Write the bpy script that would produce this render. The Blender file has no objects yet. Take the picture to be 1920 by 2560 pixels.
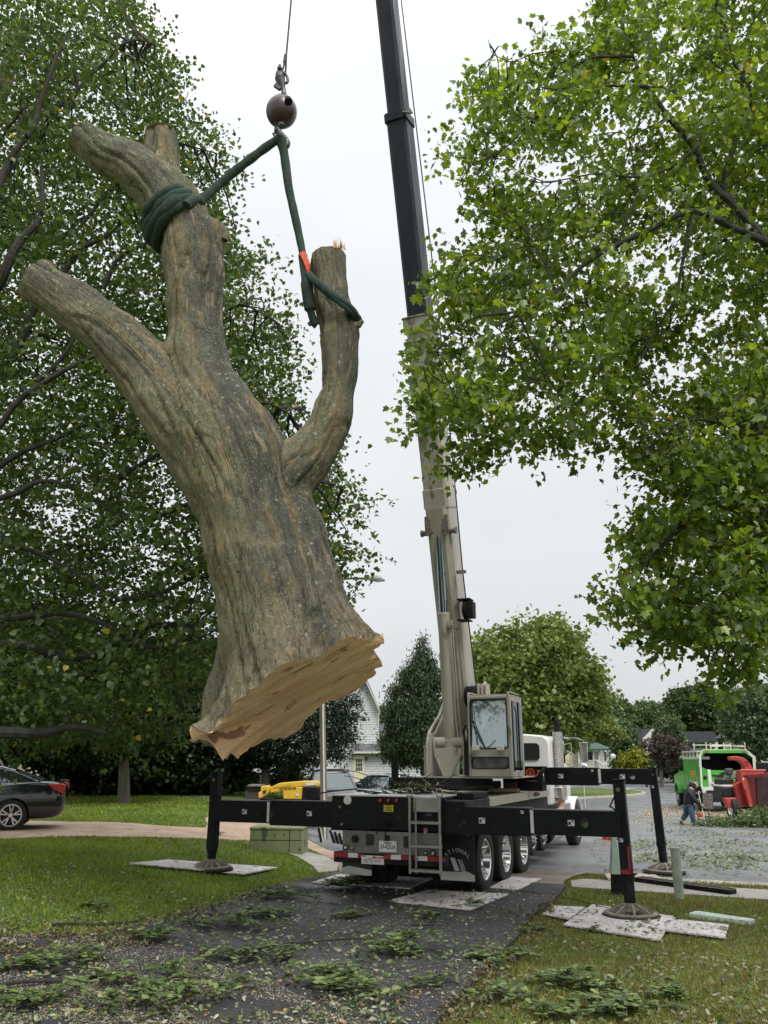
import bpy, bmesh, math, random
import numpy as np
from math import sin, cos, pi, radians, sqrt, atan2
from mathutils import Vector, Matrix, geometry, noise
random.seed(11); rng = np.random.default_rng(11)
SC = bpy.context.scene; COL = SC.collection
# ---------------------------------------------------------------- camera
F, H, P = 2078.0, 2.2, 0.289
cd = bpy.data.cameras.new('camera'); cam = bpy.data.objects.new('camera', cd); COL.objects.link(cam)
cam.location = (0, 0, H); cam.rotation_euler = (pi/2 + P, 0, 0)
cd.sensor_fit = 'HORIZONTAL'; cd.sensor_width = 36; cd.lens = 36*F/1920
cd.clip_start = .1; cd.clip_end = 2000
SC.camera = cam
# ---------------------------------------------------------------- overcast sky
W = bpy.data.worlds.new('World'); SC.world = W; W.use_nodes = True
nt = W.node_tree; nt.nodes.clear(); N = nt.nodes.new; L = nt.links.new
SUN_EL, SUN_AZ = radians(52), radians(150)      # azimuth from +Y (north) clockwise
sky = N('ShaderNodeTexSky'); sky.sky_type = 'NISHITA'; sky.sun_disc = False
sky.sun_elevation = SUN_EL; sky.sun_rotation = SUN_AZ; sky.dust_density = 6; sky.air_density = 1.5
tc = N('ShaderNodeTexCoord'); mp = N('ShaderNodeMapping'); mp.inputs['Scale'].default_value = (1, 1, 2.6)
L(tc.outputs['Generated'], mp.inputs[0])
nz = N('ShaderNodeTexNoise'); nz.inputs['Scale'].default_value = 1.7; nz.inputs['Detail'].default_value = 4; nz.inputs['Roughness'].default_value = .45
L(mp.outputs[0], nz.inputs[0])
sx = N('ShaderNodeSeparateXYZ'); L(tc.outputs['Generated'], sx.inputs[0])
el = N('ShaderNodeMath'); el.operation = 'MULTIPLY_ADD'; el.inputs[1].default_value = .85; L(sx.outputs[2], el.inputs[0])
nm_ = N('ShaderNodeMath'); nm_.operation = 'MULTIPLY_ADD'; nm_.inputs[1].default_value = .55; nm_.inputs[2].default_value = -.275; L(nz.outputs[0], nm_.inputs[0]); L(nm_.outputs[0], el.inputs[2])
cr = N('ShaderNodeValToRGB'); e_ = cr.color_ramp.elements; e_[0].position = 0.; e_[0].color = (.47, .485, .495, 1); e_[1].position = .62; e_[1].color = (.70, .725, .75, 1)
x_ = e_.new(.28); x_.color = (.57, .585, .60, 1); x_ = e_.new(1.); x_.color = (2.1, 2.1, 2.07, 1)
L(el.outputs[0], cr.inputs[0])
b1 = N('ShaderNodeBackground'); b1.inputs[1].default_value = .06; L(sky.outputs[0], b1.inputs[0])
b2 = N('ShaderNodeBackground'); b2.inputs[1].default_value = 1.0; L(cr.outputs[0], b2.inputs[0])
mx = N('ShaderNodeMixShader'); mx.inputs[0].default_value = .93; L(b1.outputs[0], mx.inputs[1]); L(b2.outputs[0], mx.inputs[2])
wo = N('ShaderNodeOutputWorld'); L(mx.outputs[0], wo.inputs[0])
sd = bpy.data.lights.new('sun', 'SUN'); sd.energy = 1.5; sd.angle = radians(25); sd.color = (1, .97, .92)
so = bpy.data.objects.new('sun', sd); COL.objects.link(so)
sv = Vector((sin(SUN_AZ)*cos(SUN_EL), cos(SUN_AZ)*cos(SUN_EL), sin(SUN_EL)))
so.rotation_euler = sv.to_track_quat('Z', 'Y').to_euler(); so.location = (0, 0, 30)
SC.view_settings.view_transform = 'Standard'; SC.view_settings.look = 'None'
SC.view_settings.exposure = 0.6; SC.view_settings.gamma = 1; SC.view_settings.use_curve_mapping = False
SC.cycles.max_bounces = 6; SC.cycles.transparent_max_bounces = 12; SC.cycles.diffuse_bounces = 3
# ---------------------------------------------------------------- geometry helpers
CP, SP = cos(P), sin(P)
def at(px, py, Y):
    """world point seen at photo pixel px,py at distance Y in front of the camera"""
    u = (px-960)/F; v = (1280-py)/F; k = Y/(CP - v*SP)
    return Vector((u*k, Y, H + (SP + v*CP)*k))
def zc(p): return p[1]*CP + (p[2]-H)*SP
def ss(t): t = np.clip(t, 0, 1); return t*t*(3-2*t)
def g(x, y):
    return .62*ss((-x-.8)/6.5)*ss((y-6)/8) + 1.0*ss((y-60)/40.)
def gp(px, py, dz=0.):
    z = 0.
    for _ in range(12):
        a = at(px, py, 1.); k = (z+dz-H)/(a.z-H); x, y = a.x*k, k
        z = float(g(x, y))
    return Vector((x, y, z+dz))
TX, TY, TH = .7, 16.06, .399
def onloc(px, py, axis, val):
    """point in the crane truck's own frame: ray through pixel meets plane axis=val"""
    def tl(p): dx, dy = p.x-TX, p.y-TY; return Vector((dx*cos(TH)-dy*sin(TH), dx*sin(TH)+dy*cos(TH), p.z))
    A = tl(Vector((0, 0, H))); D = tl(at(px, py, 1.))-A
    return A + D*((val-A[axis])/D[axis])
def tw(x, y, z=0.): return Vector((TX+x*cos(TH)+y*sin(TH), TY-x*sin(TH)+y*cos(TH), z))
def inpoly(x, y, poly):
    x = np.asarray(x, float); y = np.asarray(y, float); r = np.zeros(x.shape, bool); n = len(poly)
    for i in range(n):
        x0, y0 = poly[i][0], poly[i][1]; x1, y1 = poly[(i+1) % n][0], poly[(i+1) % n][1]
        if y0 == y1: continue
        c = ((y0 > y) != (y1 > y)) & (x < (x1-x0)*(y-y0)/(y1-y0)+x0); r ^= c
    return r
def tag(o, label=None, cat=None, group=None, kind=None):
    if label: o['label'] = label
    if cat: o['category'] = cat
    if group: o['group'] = group
    if kind: o['kind'] = kind
    return o
def thing(name, label, cat, loc=(0, 0, 0), rz=0., group=None):
    o = bpy.data.objects.new(name, None); COL.objects.link(o); o.location = loc; o.rotation_euler = (0, 0, rz)
    o.empty_display_size = .2
    return tag(o, label, cat, group)
def mw(o):
    m = Matrix.Translation(o.location) @ o.rotation_euler.to_matrix().to_4x4()
    if o.parent: m = mw(o.parent) @ o.matrix_parent_inverse @ m
    return m
def link(me, name, mat, parent=None, world=False, smooth=True, angle=38, bevel=0):
    o = bpy.data.objects.new(name, me); COL.objects.link(o)
    if mat is not None: me.materials.append(mat)
    if smooth and len(me.polygons):
        me.polygons.foreach_set('use_smooth', [True]*len(me.polygons))
        if angle: me.set_sharp_from_angle(angle=radians(angle))
    if parent is not None:
        o.parent = parent
        if world: o.matrix_parent_inverse = mw(parent).inverted()
    if bevel:
        b = o.modifiers.new('bevel', 'BEVEL'); b.width = bevel; b.segments = 2; b.limit_method = 'ANGLE'; b.angle_limit = radians(40)
    return o
def npmesh(name, V, Fl, nper, mat, parent=None, world=True, col=None, smooth=False):
    """fast mesh: V (n,3), Fl (m*nper) indices of m faces with nper corners"""
    me = bpy.data.meshes.new(name); V = np.asarray(V, np.float32); Fl = np.asarray(Fl, np.int32).ravel(); m = len(Fl)//nper
    me.vertices.add(len(V)); me.vertices.foreach_set('co', V.ravel())
    me.loops.add(len(Fl)); me.loops.foreach_set('vertex_index', Fl)
    me.polygons.add(m); me.polygons.foreach_set('loop_start', np.arange(m, dtype=np.int32)*nper)
    me.update(calc_edges=True)
    if col is not None:
        a = me.color_attributes.new('tint', 'FLOAT_COLOR', 'POINT')
        c = np.ones((len(V), 4), np.float32); c[:, :3] = col; a.data.foreach_set('color', c.ravel())
    return link(me, name, mat, parent, world, smooth, angle=0)
def frame(d):
    d = Vector(d).normalized(); a = Vector((0, 0, 1)) if abs(d.z) < .9 else Vector((1, 0, 0))
    x = a.cross(d).normalized(); return x, d.cross(x)
class MB:
    def __init__(s): s.v = []; s.f = []
    def add(s, v, f):
        o = len(s.v); s.v += [tuple(p) for p in v]; s.f += [tuple(i+o for i in q) for q in f]; return s
    def box(s, x0, x1, y0, y1, z0, z1):
        return s.add([(x, y, z) for z in (z0, z1) for y in (y0, y1) for x in (x0, x1)],
              [(0, 2, 3, 1), (4, 5, 7, 6), (0, 1, 5, 4), (2, 6, 7, 3), (0, 4, 6, 2), (1, 3, 7, 5)])
    def bar(s, a, b, w, h, up=None):
        a, b = Vector(a), Vector(b); d = (b-a).normalized()
        if up is None: x, y = frame(d)
        else: x = d.cross(Vector(up)).normalized(); y = x.cross(d)
        v = [c + x*sx*w/2 + y*sy*h/2 for c in (a, b) for sx, sy in ((-1, -1), (1, -1), (1, 1), (-1, 1))]
        return s.add(v, [(3, 2, 1, 0), (4, 5, 6, 7), (0, 1, 5, 4), (1, 2, 6, 5), (2, 3, 7, 6), (3, 0, 4, 7)])
    def cyl(s, a, b, r0, r1=None, n=20, cap=True):
        r1 = r0 if r1 is None else r1; a, b = Vector(a), Vector(b); x, y = frame(b-a); v = []
        for c, r in ((a, r0), (b, r1)):
            v += [c + x*cos(2*pi*i/n)*r + y*sin(2*pi*i/n)*r for i in range(n)]
        f = [(i, (i+1) % n, n+(i+1) % n, n+i) for i in range(n)]
        if cap: f += [tuple(range(n))[::-1], tuple(range(n, 2*n))]
        return s.add(v, f)
    def tube(s, pts, rad, n=8, cap=True):
        pts = [Vector(p) for p in pts]; m = len(pts)
        if not hasattr(rad, '__len__'): rad = [rad]*m
        x = None; v = []
        for i, p in enumerate(pts):
            d = (pts[min(i+1, m-1)]-pts[max(i-1, 0)]).normalized()
            if x is None: x, y = frame(d)
            else:
                x = x - d*x.dot(d)
                x = x.normalized() if x.length > 1e-6 else frame(d)[0]
                y = d.cross(x)
            v += [p + (x*cos(2*pi*k/n)+y*sin(2*pi*k/n))*rad[i] for k in range(n)]
        f = [(i*n+k, i*n+(k+1) % n, (i+1)*n+(k+1) % n, (i+1)*n+k) for i in range(m-1) for k in range(n)]
        if cap: f += [tuple(range(n))[::-1], tuple(range((m-1)*n, m*n))]
        return s.add(v, f)
    def lathe(s, prof, c, ax, n=28, closed=False):
        """prof: (radius, offset along axis)"""
        c = Vector(c); d = Vector(ax).normalized(); x, y = frame(d); m = len(prof); v = []
        for r, h in prof: v += [c + d*h + (x*cos(2*pi*k/n)+y*sin(2*pi*k/n))*max(r, 1e-4) for k in range(n)]
        f = [(i*n+k, i*n+(k+1) % n, (i+1)*n+(k+1) % n, (i+1)*n+k) for i in range(m-1) for k in range(n)]
        if closed: f += [((m-1)*n+k, (m-1)*n+(k+1) % n, (k+1) % n, k) for k in range(n)]
        return s.add(v, f)
    def sphere(s, c, r, n=16, m=10, sc=(1, 1, 1)):
        v = [(c[0], c[1], c[2]-r*sc[2])]; f = []
        for i in range(1, m):
            t = -pi/2 + pi*i/m
            v += [(c[0]+r*sc[0]*cos(t)*cos(2*pi*k/n), c[1]+r*sc[1]*cos(t)*sin(2*pi*k/n), c[2]+r*sc[2]*sin(t)) for k in range(n)]
        v.append((c[0], c[1], c[2]+r*sc[2]))
        f += [(0, 1+(k+1) % n, 1+k) for k in range(n)]
        for i in range(m-2): f += [(1+i*n+k, 1+i*n+(k+1) % n, 1+(i+1)*n+(k+1) % n, 1+(i+1)*n+k) for k in range(n)]
        e = len(v)-1; b = 1+(m-2)*n; f += [(e, b+k, b+(k+1) % n) for k in range(n)]
        return s.add(v, f)
    def prism(s, poly, axis, a, b):
        def q(p, t): return (t, p[0], p[1]) if axis == 0 else (p[0], t, p[1]) if axis == 1 else (p[0], p[1], t)
        n = len(poly); v = [q(p, a) for p in poly]+[q(p, b) for p in poly]
        return s.add(v, [tuple(range(n)), tuple(range(n, 2*n))[::-1]]+[(i, n+i, n+(i+1) % n, (i+1) % n) for i in range(n)])
    def pxp(s, poly, Y, th):
        """a slab facing the viewer: outline given in photo pixels, placed at distance Y, th metres thick"""
        q = [at(px, py, Y) for px, py in poly]; n = len(q)
        v = q + [p+Vector((0, th, 0)) for p in q]
        return s.add(v, [tuple(range(n)), tuple(range(n, 2*n))[::-1]]+[(i, n+i, n+(i+1) % n, (i+1) % n) for i in range(n)])
    def build(s, name, mat, parent=None, world=False, bevel=0, smooth=True, angle=38):
        me = bpy.data.meshes.new(name); me.from_pydata(s.v, [], s.f)
        bm = bmesh.new(); bm.from_mesh(me); bmesh.ops.recalc_face_normals(bm, faces=bm.faces); bm.to_mesh(me); bm.free()
        return link(me, name, mat, parent, world, smooth, angle, bevel)
def catmull(P, k=6):
    P = [Vector(p) for p in P]; n = len(P); out = []
    for i in range(n-1):
        a, b, c, d = P[max(i-1, 0)], P[i], P[i+1], P[min(i+2, n-1)]
        for j in range(k):
            t = j/k; out.append(.5*((2*b)+(c-a)*t+(2*a-5*b+4*c-d)*t*t+(3*b-a-3*c+d)*t**3))
    return out+[P[-1]]
def textobj(body, size, mat, parent, mtx, name='lettering', world=False, sx=1., ext=.002):
    cu = bpy.data.curves.new('t', 'FONT'); cu.body = body; cu.size = size; cu.align_x = 'CENTER'; cu.align_y = 'CENTER'; cu.extrude = ext; cu.offset = size*.012
    to = bpy.data.objects.new('t', cu); COL.objects.link(to)
    me = bpy.data.meshes.new_from_object(to.evaluated_get(bpy.context.evaluated_depsgraph_get())); bpy.data.objects.remove(to); bpy.data.curves.remove(cu)
    me.materials.clear(); me.transform(mtx @ Matrix.Diagonal((sx, 1, 1, 1)))
    return link(me, name, mat, parent, world, smooth=False)
# ---------------------------------------------------------------- materials
def M(name, c, c2=None, scale=4., rough=.6, metal=0., bump=0., bscale=30., detail=6, lo=.35, hi=.65, c3=None, s3=20., t3=.62, rv=.0, stretch=(1, 1, 1), coat=0., spec=None, vor=False):
    m = bpy.data.materials.new(name); m.use_nodes = True; t = m.node_tree; n = t.nodes; b = n['Principled BSDF']
    b.inputs['Roughness'].default_value = rough; b.inputs['Metallic'].default_value = metal
    if coat: b.inputs['Coat Weight'].default_value = coat
    if spec is not None: b.inputs['Specular IOR Level'].default_value = spec
    co = n.new('ShaderNodeTexCoord'); ma = n.new('ShaderNodeMapping'); ma.inputs['Scale'].default_value = stretch; t.links.new(co.outputs['Object'], ma.inputs[0])
    out = None
    if c2 is not None:
        x = n.new('ShaderNodeTexNoise'); x.inputs['Scale'].default_value = scale; x.inputs['Detail'].default_value = detail; t.links.new(ma.outputs[0], x.inputs[0])
        r = n.new('ShaderNodeMapRange'); r.inputs[1].default_value = lo; r.inputs[2].default_value = hi; t.links.new(x.outputs[0], r.inputs[0])
        q = n.new('ShaderNodeMix'); q.data_type = 'RGBA'; q.inputs[6].default_value = (*c, 1); q.inputs[7].default_value = (*c2, 1); t.links.new(r.outputs[0], q.inputs[0]); out = q.outputs[2]
        if rv:
            rr = n.new('ShaderNodeMapRange'); rr.inputs[1].default_value = lo; rr.inputs[2].default_value = hi; rr.inputs[3].default_value = rough-rv; rr.inputs[4].default_value = rough+rv
            t.links.new(x.outputs[0], rr.inputs[0]); t.links.new(rr.outputs[0], b.inputs['Roughness'])
    if c3 is not None:
        x = n.new('ShaderNodeTexNoise'); x.inputs['Scale'].default_value = s3; x.inputs['Detail'].default_value = 5; t.links.new(ma.outputs[0], x.inputs[0])
        r = n.new('ShaderNodeMapRange'); r.inputs[1].default_value = t3; r.inputs[2].default_value = t3+.06; t.links.new(x.outputs[0], r.inputs[0])
        q = n.new('ShaderNodeMix'); q.data_type = 'RGBA'; q.inputs[7].default_value = (*c3, 1); t.links.new(r.outputs[0], q.inputs[0])
        if out: t.links.new(out, q.inputs[6])
        else: q.inputs[6].default_value = (*c, 1)
        out = q.outputs[2]
    if out: t.links.new(out, b.inputs['Base Color'])
    else: b.inputs['Base Color'].default_value = (*c, 1)
    if bump:
        x = n.new('ShaderNodeTexVoronoi' if vor else 'ShaderNodeTexNoise'); x.inputs['Scale'].default_value = bscale
        if not vor: x.inputs['Detail'].default_value = 8
        t.links.new(ma.outputs[0], x.inputs[0])
        u = n.new('ShaderNodeBump'); u.inputs['Strength'].default_value = bump; u.inputs['Distance'].default_value = .02
        t.links.new(x.outputs[0], u.inputs['Height']); t.links.new(u.outputs[0], b.inputs['Normal'])
    return m
def M_leaf(name, trans=.45, gl=.06, k=1.):
    m = bpy.data.materials.new(name); m.use_nodes = True; t = m.node_tree; n = t.nodes; n.clear(); l = t.links.new
    a = n.new('ShaderNodeAttribute'); a.attribute_name = 'tint'
    d = n.new('ShaderNodeBsdfDiffuse'); l(a.outputs['Color'], d.inputs[0])
    hs = n.new('ShaderNodeHueSaturation'); hs.inputs['Hue'].default_value = .485; hs.inputs['Saturation'].default_value = 1.15; hs.inputs['Value'].default_value = 1.5*k; l(a.outputs['Color'], hs.inputs['Color'])
    tr = n.new('ShaderNodeBsdfTranslucent'); l(hs.outputs[0], tr.inputs[0])
    x = n.new('ShaderNodeMixShader'); x.inputs[0].default_value = trans; l(d.outputs[0], x.inputs[1]); l(tr.outputs[0], x.inputs[2])
    gg = n.new('ShaderNodeBsdfGlossy'); gg.inputs['Roughness'].default_value = .42
    x2 = n.new('ShaderNodeMixShader'); x2.inputs[0].default_value = gl; l(x.outputs[0], x2.inputs[1]); l(gg.outputs[0], x2.inputs[2])
    o = n.new('ShaderNodeOutputMaterial'); l(x2.outputs[0], o.inputs[0]); return m
def M_glass(name, tint, refl=.3, op=.3, body=(.2, .24, .25)):
    m = bpy.data.materials.new(name); m.use_nodes = True; t = m.node_tree; n = t.nodes; n.clear(); l = t.links.new
    tp = n.new('ShaderNodeBsdfTransparent'); tp.inputs[0].default_value = (*tint, 1)
    df = n.new('ShaderNodeBsdfDiffuse'); df.inputs[0].default_value = (*body, 1)
    x = n.new('ShaderNodeMixShader'); x.inputs[0].default_value = op; l(tp.outputs[0], x.inputs[1]); l(df.outputs[0], x.inputs[2])
    gg = n.new('ShaderNodeBsdfGlossy'); gg.inputs['Roughness'].default_value = .04; gg.inputs[0].default_value = (.85, .95, .97, 1)
    lw = n.new('ShaderNodeLayerWeight'); lw.inputs[0].default_value = .25
    ad = n.new('ShaderNodeMath'); ad.operation = 'ADD'; ad.inputs[1].default_value = refl; ad.use_clamp = True; l(lw.outputs[0], ad.inputs[0])
    x2 = n.new('ShaderNodeMixShader'); l(ad.outputs[0], x2.inputs[0]); l(x.outputs[0], x2.inputs[1]); l(gg.outputs[0], x2.inputs[2])
    o = n.new('ShaderNodeOutputMaterial'); l(x2.outputs[0], o.inputs[0]); return m
def M_siding(name, c, pitch=.2, axis=2):
    m = M(name, c, tuple(v*.86 for v in c), scale=2.5, rough=.65); t = m.node_tree; n = t.nodes; b = n['Principled BSDF']; l = t.links.new
    co = n.new('ShaderNodeTexCoord'); sp = n.new('ShaderNodeSeparateXYZ'); l(co.outputs['Object'], sp.inputs[0])
    d = n.new('ShaderNodeMath'); d.operation = 'DIVIDE'; d.inputs[1].default_value = pitch; l(sp.outputs[axis], d.inputs[0])
    fr = n.new('ShaderNodeMath'); fr.operation = 'FRACT'; l(d.outputs[0], fr.inputs[0])
    u = n.new('ShaderNodeBump'); u.invert = True; u.inputs['Strength'].default_value = 1; u.inputs['Distance'].default_value = .05; l(fr.outputs[0], u.inputs['Height']); l(u.outputs[0], b.inputs['Normal'])
    lt = n.new('ShaderNodeMath'); lt.operation = 'LESS_THAN'; lt.inputs[1].default_value = .13; l(fr.outputs[0], lt.inputs[0])
    q = n.new('ShaderNodeMix'); q.data_type = 'RGBA'; q.inputs[7].default_value = (*[v*.45 for v in c], 1); l(lt.outputs[0], q.inputs[0])
    l(b.inputs['Base Color'].links[0].from_socket, q.inputs[6]); l(q.outputs[2], b.inputs['Base Color']); return m
m_black = M('black_paint', (.005, .006, .008), (.010, .011, .013), 3, .5, spec=.22, bump=.05, bscale=60, rv=.1, c3=(.06, .052, .042), s3=7, t3=.66)
m_blackd = M('black_dull', (.007, .007, .008), (.018, .018, .018), 6, .65, spec=.2, bump=.15)
m_under = M('underbody_black', (.008, .008, .008), (.016, .015, .014), 5, .75)
m_beige = M('crane_beige', (.35, .325, .27), (.45, .425, .36), 2.2, .45, bump=.06, bscale=8, c3=(.20, .165, .115), s3=3.5, t3=.62, stretch=(1, 1, .4))
m_boomblk = M('boom_dark', (.008, .011, .017), (.02, .024, .033), 1.2, .4, spec=.3, bump=.06, bscale=6, c3=(.16, .17, .19), s3=9, t3=.72, stretch=(3, 3, .35), rv=.1)
m_chrome = M('chrome', (.62, .62, .62), (.8, .8, .8), 3, .12, 1., rv=.04)
m_rod = M('chrome_rod', (.30, .34, .37), None, rough=.15, metal=1.)
m_alu = M('aluminium', (.5, .49, .46), (.66, .65, .62), 4, .35, .9, bump=.08, bscale=40, rv=.1)
m_rub = M('rubber', (.012, .012, .012), (.028, .027, .025), 9, .8, bump=.4, bscale=55)
m_mudf = M('mudflap_rubber', (.010, .011, .012), (.03, .03, .03), 3, .5)
m_white = M('white_paint', (.72, .72, .70), (.80, .80, .79), 2, .28, coat=.3)
m_plain = M('white_plastic', (.74, .74, .72), (.62, .61, .57), 9, .5)
m_red = M('red_lens', (.45, .012, .015), None, rough=.25, coat=.4)
m_redt = M('red_tape', (.34, .015, .02), (.25, .01, .015), 12, .4)
m_yel = M('yellow_sticker', (.75, .55, .03), None, rough=.5)
m_oran = M('orange_paint', (.62, .10, .02), None, rough=.5)
m_ink = M('black_ink', (.012, .012, .014), None, rough=.5)
m_inkw = M('white_ink', (.7, .7, .68), None, rough=.5)
m_lens = M('clear_lens', (.75, .75, .7), (.5, .5, .45), 60, .15, bump=.4, bscale=120)
m_steel = M('worn_steel', (.13, .12, .105), (.27, .25, .22), 14, .5, .5, bump=.3, bscale=40)
m_float = M('float_casting', (.20, .175, .14), (.33, .29, .23), 11, .6, .1, bump=.35, bscale=30)
m_rust = M('rust', (.22, .10, .06), (.34, .20, .15), 12, .7)
m_cabgl = M_glass('cab_glass', (.62, .70, .70), .30, .42, (.42, .52, .54))  # pale diffuse body colour stands in for sky reflected in the windshield
m_dkgl = M_glass('dark_glass', (.10, .12, .12), .06, .55, (.015, .02, .02))
m_cargl = M_glass('car_glass', (.16, .19, .20), .13, .4, (.03, .04, .04))
def diamond(name, base):
    m = M(name, base, tuple(v*.7 for v in base), 5, .38, .85); t = m.node_tree; n = t.nodes; b = n['Principled BSDF']; l = t.links.new
    co = n.new('ShaderNodeTexCoord'); hs = []
    for r in (45, -45):
        ma = n.new('ShaderNodeMapping'); ma.inputs['Rotation'].default_value = (radians(90) if name == 'tread_wall' else 0, 0, 0)
        m2 = n.new('ShaderNodeMapping'); m2.inputs['Rotation'].default_value = (0, 0, radians(r)); m2.inputs['Scale'].default_value = (22, 55, 1)
        l(co.outputs['Object'], ma.inputs[0]); l(ma.outputs[0], m2.inputs[0])
        c = n.new('ShaderNodeTexVoronoi'); c.inputs['Scale'].default_value = 1; c.inputs['Randomness'].default_value = 0; l(m2.outputs[0], c.inputs[0]); hs.append(c)
    mm = n.new('ShaderNodeMath'); mm.operation = 'MINIMUM'; l(hs[0].outputs[0], mm.inputs[0]); l(hs[1].outputs[0], mm.inputs[1])
    u = n.new('ShaderNodeBump'); u.invert = True; u.inputs['Strength'].default_value = 1; u.inputs['Distance'].default_value = .02; l(mm.outputs[0], u.inputs['Height']); l(u.outputs[0], b.inputs['Normal']); return m
m_tread = diamond('tread_wall', (.36, .34, .31)); m_deck = diamond('tread_deck', (.36, .35, .32))
# ================================================================ ground, driveway, street
def sheet(name, poly, off, mat, sp=.7, skirt=0., kind='structure'):
    poly = [(p[0], p[1]) for p in poly]
    # resample the boundary
    B = []
    for i, a in enumerate(poly):
        b = poly[(i+1) % len(poly)]; d = math.hypot(b[0]-a[0], b[1]-a[1]); k = max(1, int(d/sp))
        B += [(a[0]+(b[0]-a[0])*j/k, a[1]+(b[1]-a[1])*j/k) for j in range(k)]
    xs = [p[0] for p in B]; ys = [p[1] for p in B]
    X, Y = np.meshgrid(np.arange(min(xs), max(xs), sp), np.arange(min(ys), max(ys), sp)); X = X.ravel(); Y = Y.ravel()
    X = X+rng.uniform(-.1, .1, X.shape)*sp; Y = Y+rng.uniform(-.1, .1, Y.shape)*sp
    k = inpoly(X, Y, B); pts = [Vector(p) for p in B]+[Vector((a, b)) for a, b in zip(X[k], Y[k])]
    n = len(B); r = geometry.delaunay_2d_cdt(pts, [(i, (i+1) % n) for i in range(n)], [], 1, 1e-5)
    vs, es, fs = r[0], r[1], r[2]
    V = [(p.x, p.y, float(g(p.x, p.y))+off) for p in vs]; Fs = [tuple(q) for q in fs]
    if skirt:
        cnt = {}
        for q in Fs:
            for a, b in zip(q, q[1:]+q[:1]): cnt[(a, b)] = cnt.get((a, b), 0)+1
        o = {}
        for (a, b) in [e for e in cnt if (e[1], e[0]) not in cnt]:
            for q in (a, b):
                if q not in o: o[q] = len(V); V.append((V[q][0], V[q][1], V[q][2]-skirt))
            Fs.append((b, a, o[a], o[b]))
    mb = MB(); mb.add(V, Fs); ob = mb.build(name, mat, smooth=False); ob['kind'] = kind
    return ob
def M_ground(name, ramp, scale=.35, fine=9., bump=.6, rough=.95):
    m = bpy.data.materials.new(name); m.use_nodes = True; t = m.node_tree; n = t.nodes; l = t.links.new; b = n['Principled BSDF']
    b.inputs['Roughness'].default_value = rough; co = n.new('ShaderNodeTexCoord')
    a = n.new('ShaderNodeTexNoise'); a.inputs['Scale'].default_value = scale; a.inputs['Detail'].default_value = 5; l(co.outputs['Object'], a.inputs[0])
    f = n.new('ShaderNodeTexNoise'); f.inputs['Scale'].default_value = fine; f.inputs['Detail'].default_value = 8; f.inputs['Roughness'].default_value = .75; l(co.outputs['Object'], f.inputs[0])
    q = n.new('ShaderNodeMath'); q.operation = 'MULTIPLY_ADD'; q.inputs[1].default_value = .5; l(f.outputs[0], q.inputs[0]); hf = n.new('ShaderNodeMath'); hf.operation = 'MULTIPLY'; hf.inputs[1].default_value = .5; l(a.outputs[0], hf.inputs[0]); l(hf.outputs[0], q.inputs[2])
    c = n.new('ShaderNodeValToRGB'); e = c.color_ramp.elements; e[0].position = .33; e[0].color = (*ramp[0], 1); e[1].position = .68; e[1].color = (*ramp[-1], 1)
    for i, r in enumerate(ramp[1:-1]): x = e.new(.33+.35*(i+1)/(len(ramp)-1)); x.color = (*r, 1)
    l(q.outputs[0], c.inputs[0]); l(c.outputs[0], b.inputs['Base Color'])
    u = n.new('ShaderNodeBump'); u.inputs['Strength'].default_value = bump; u.inputs['Distance'].default_value = .04; l(f.outputs[0], u.inputs['Height']); l(u.outputs[0], b.inputs['Normal']); return m
m_lawn = M_ground('lawn_soil', [(.05, .055, .015), (.085, .125, .022), (.10, .15, .028), (.12, .13, .04)])
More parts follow.
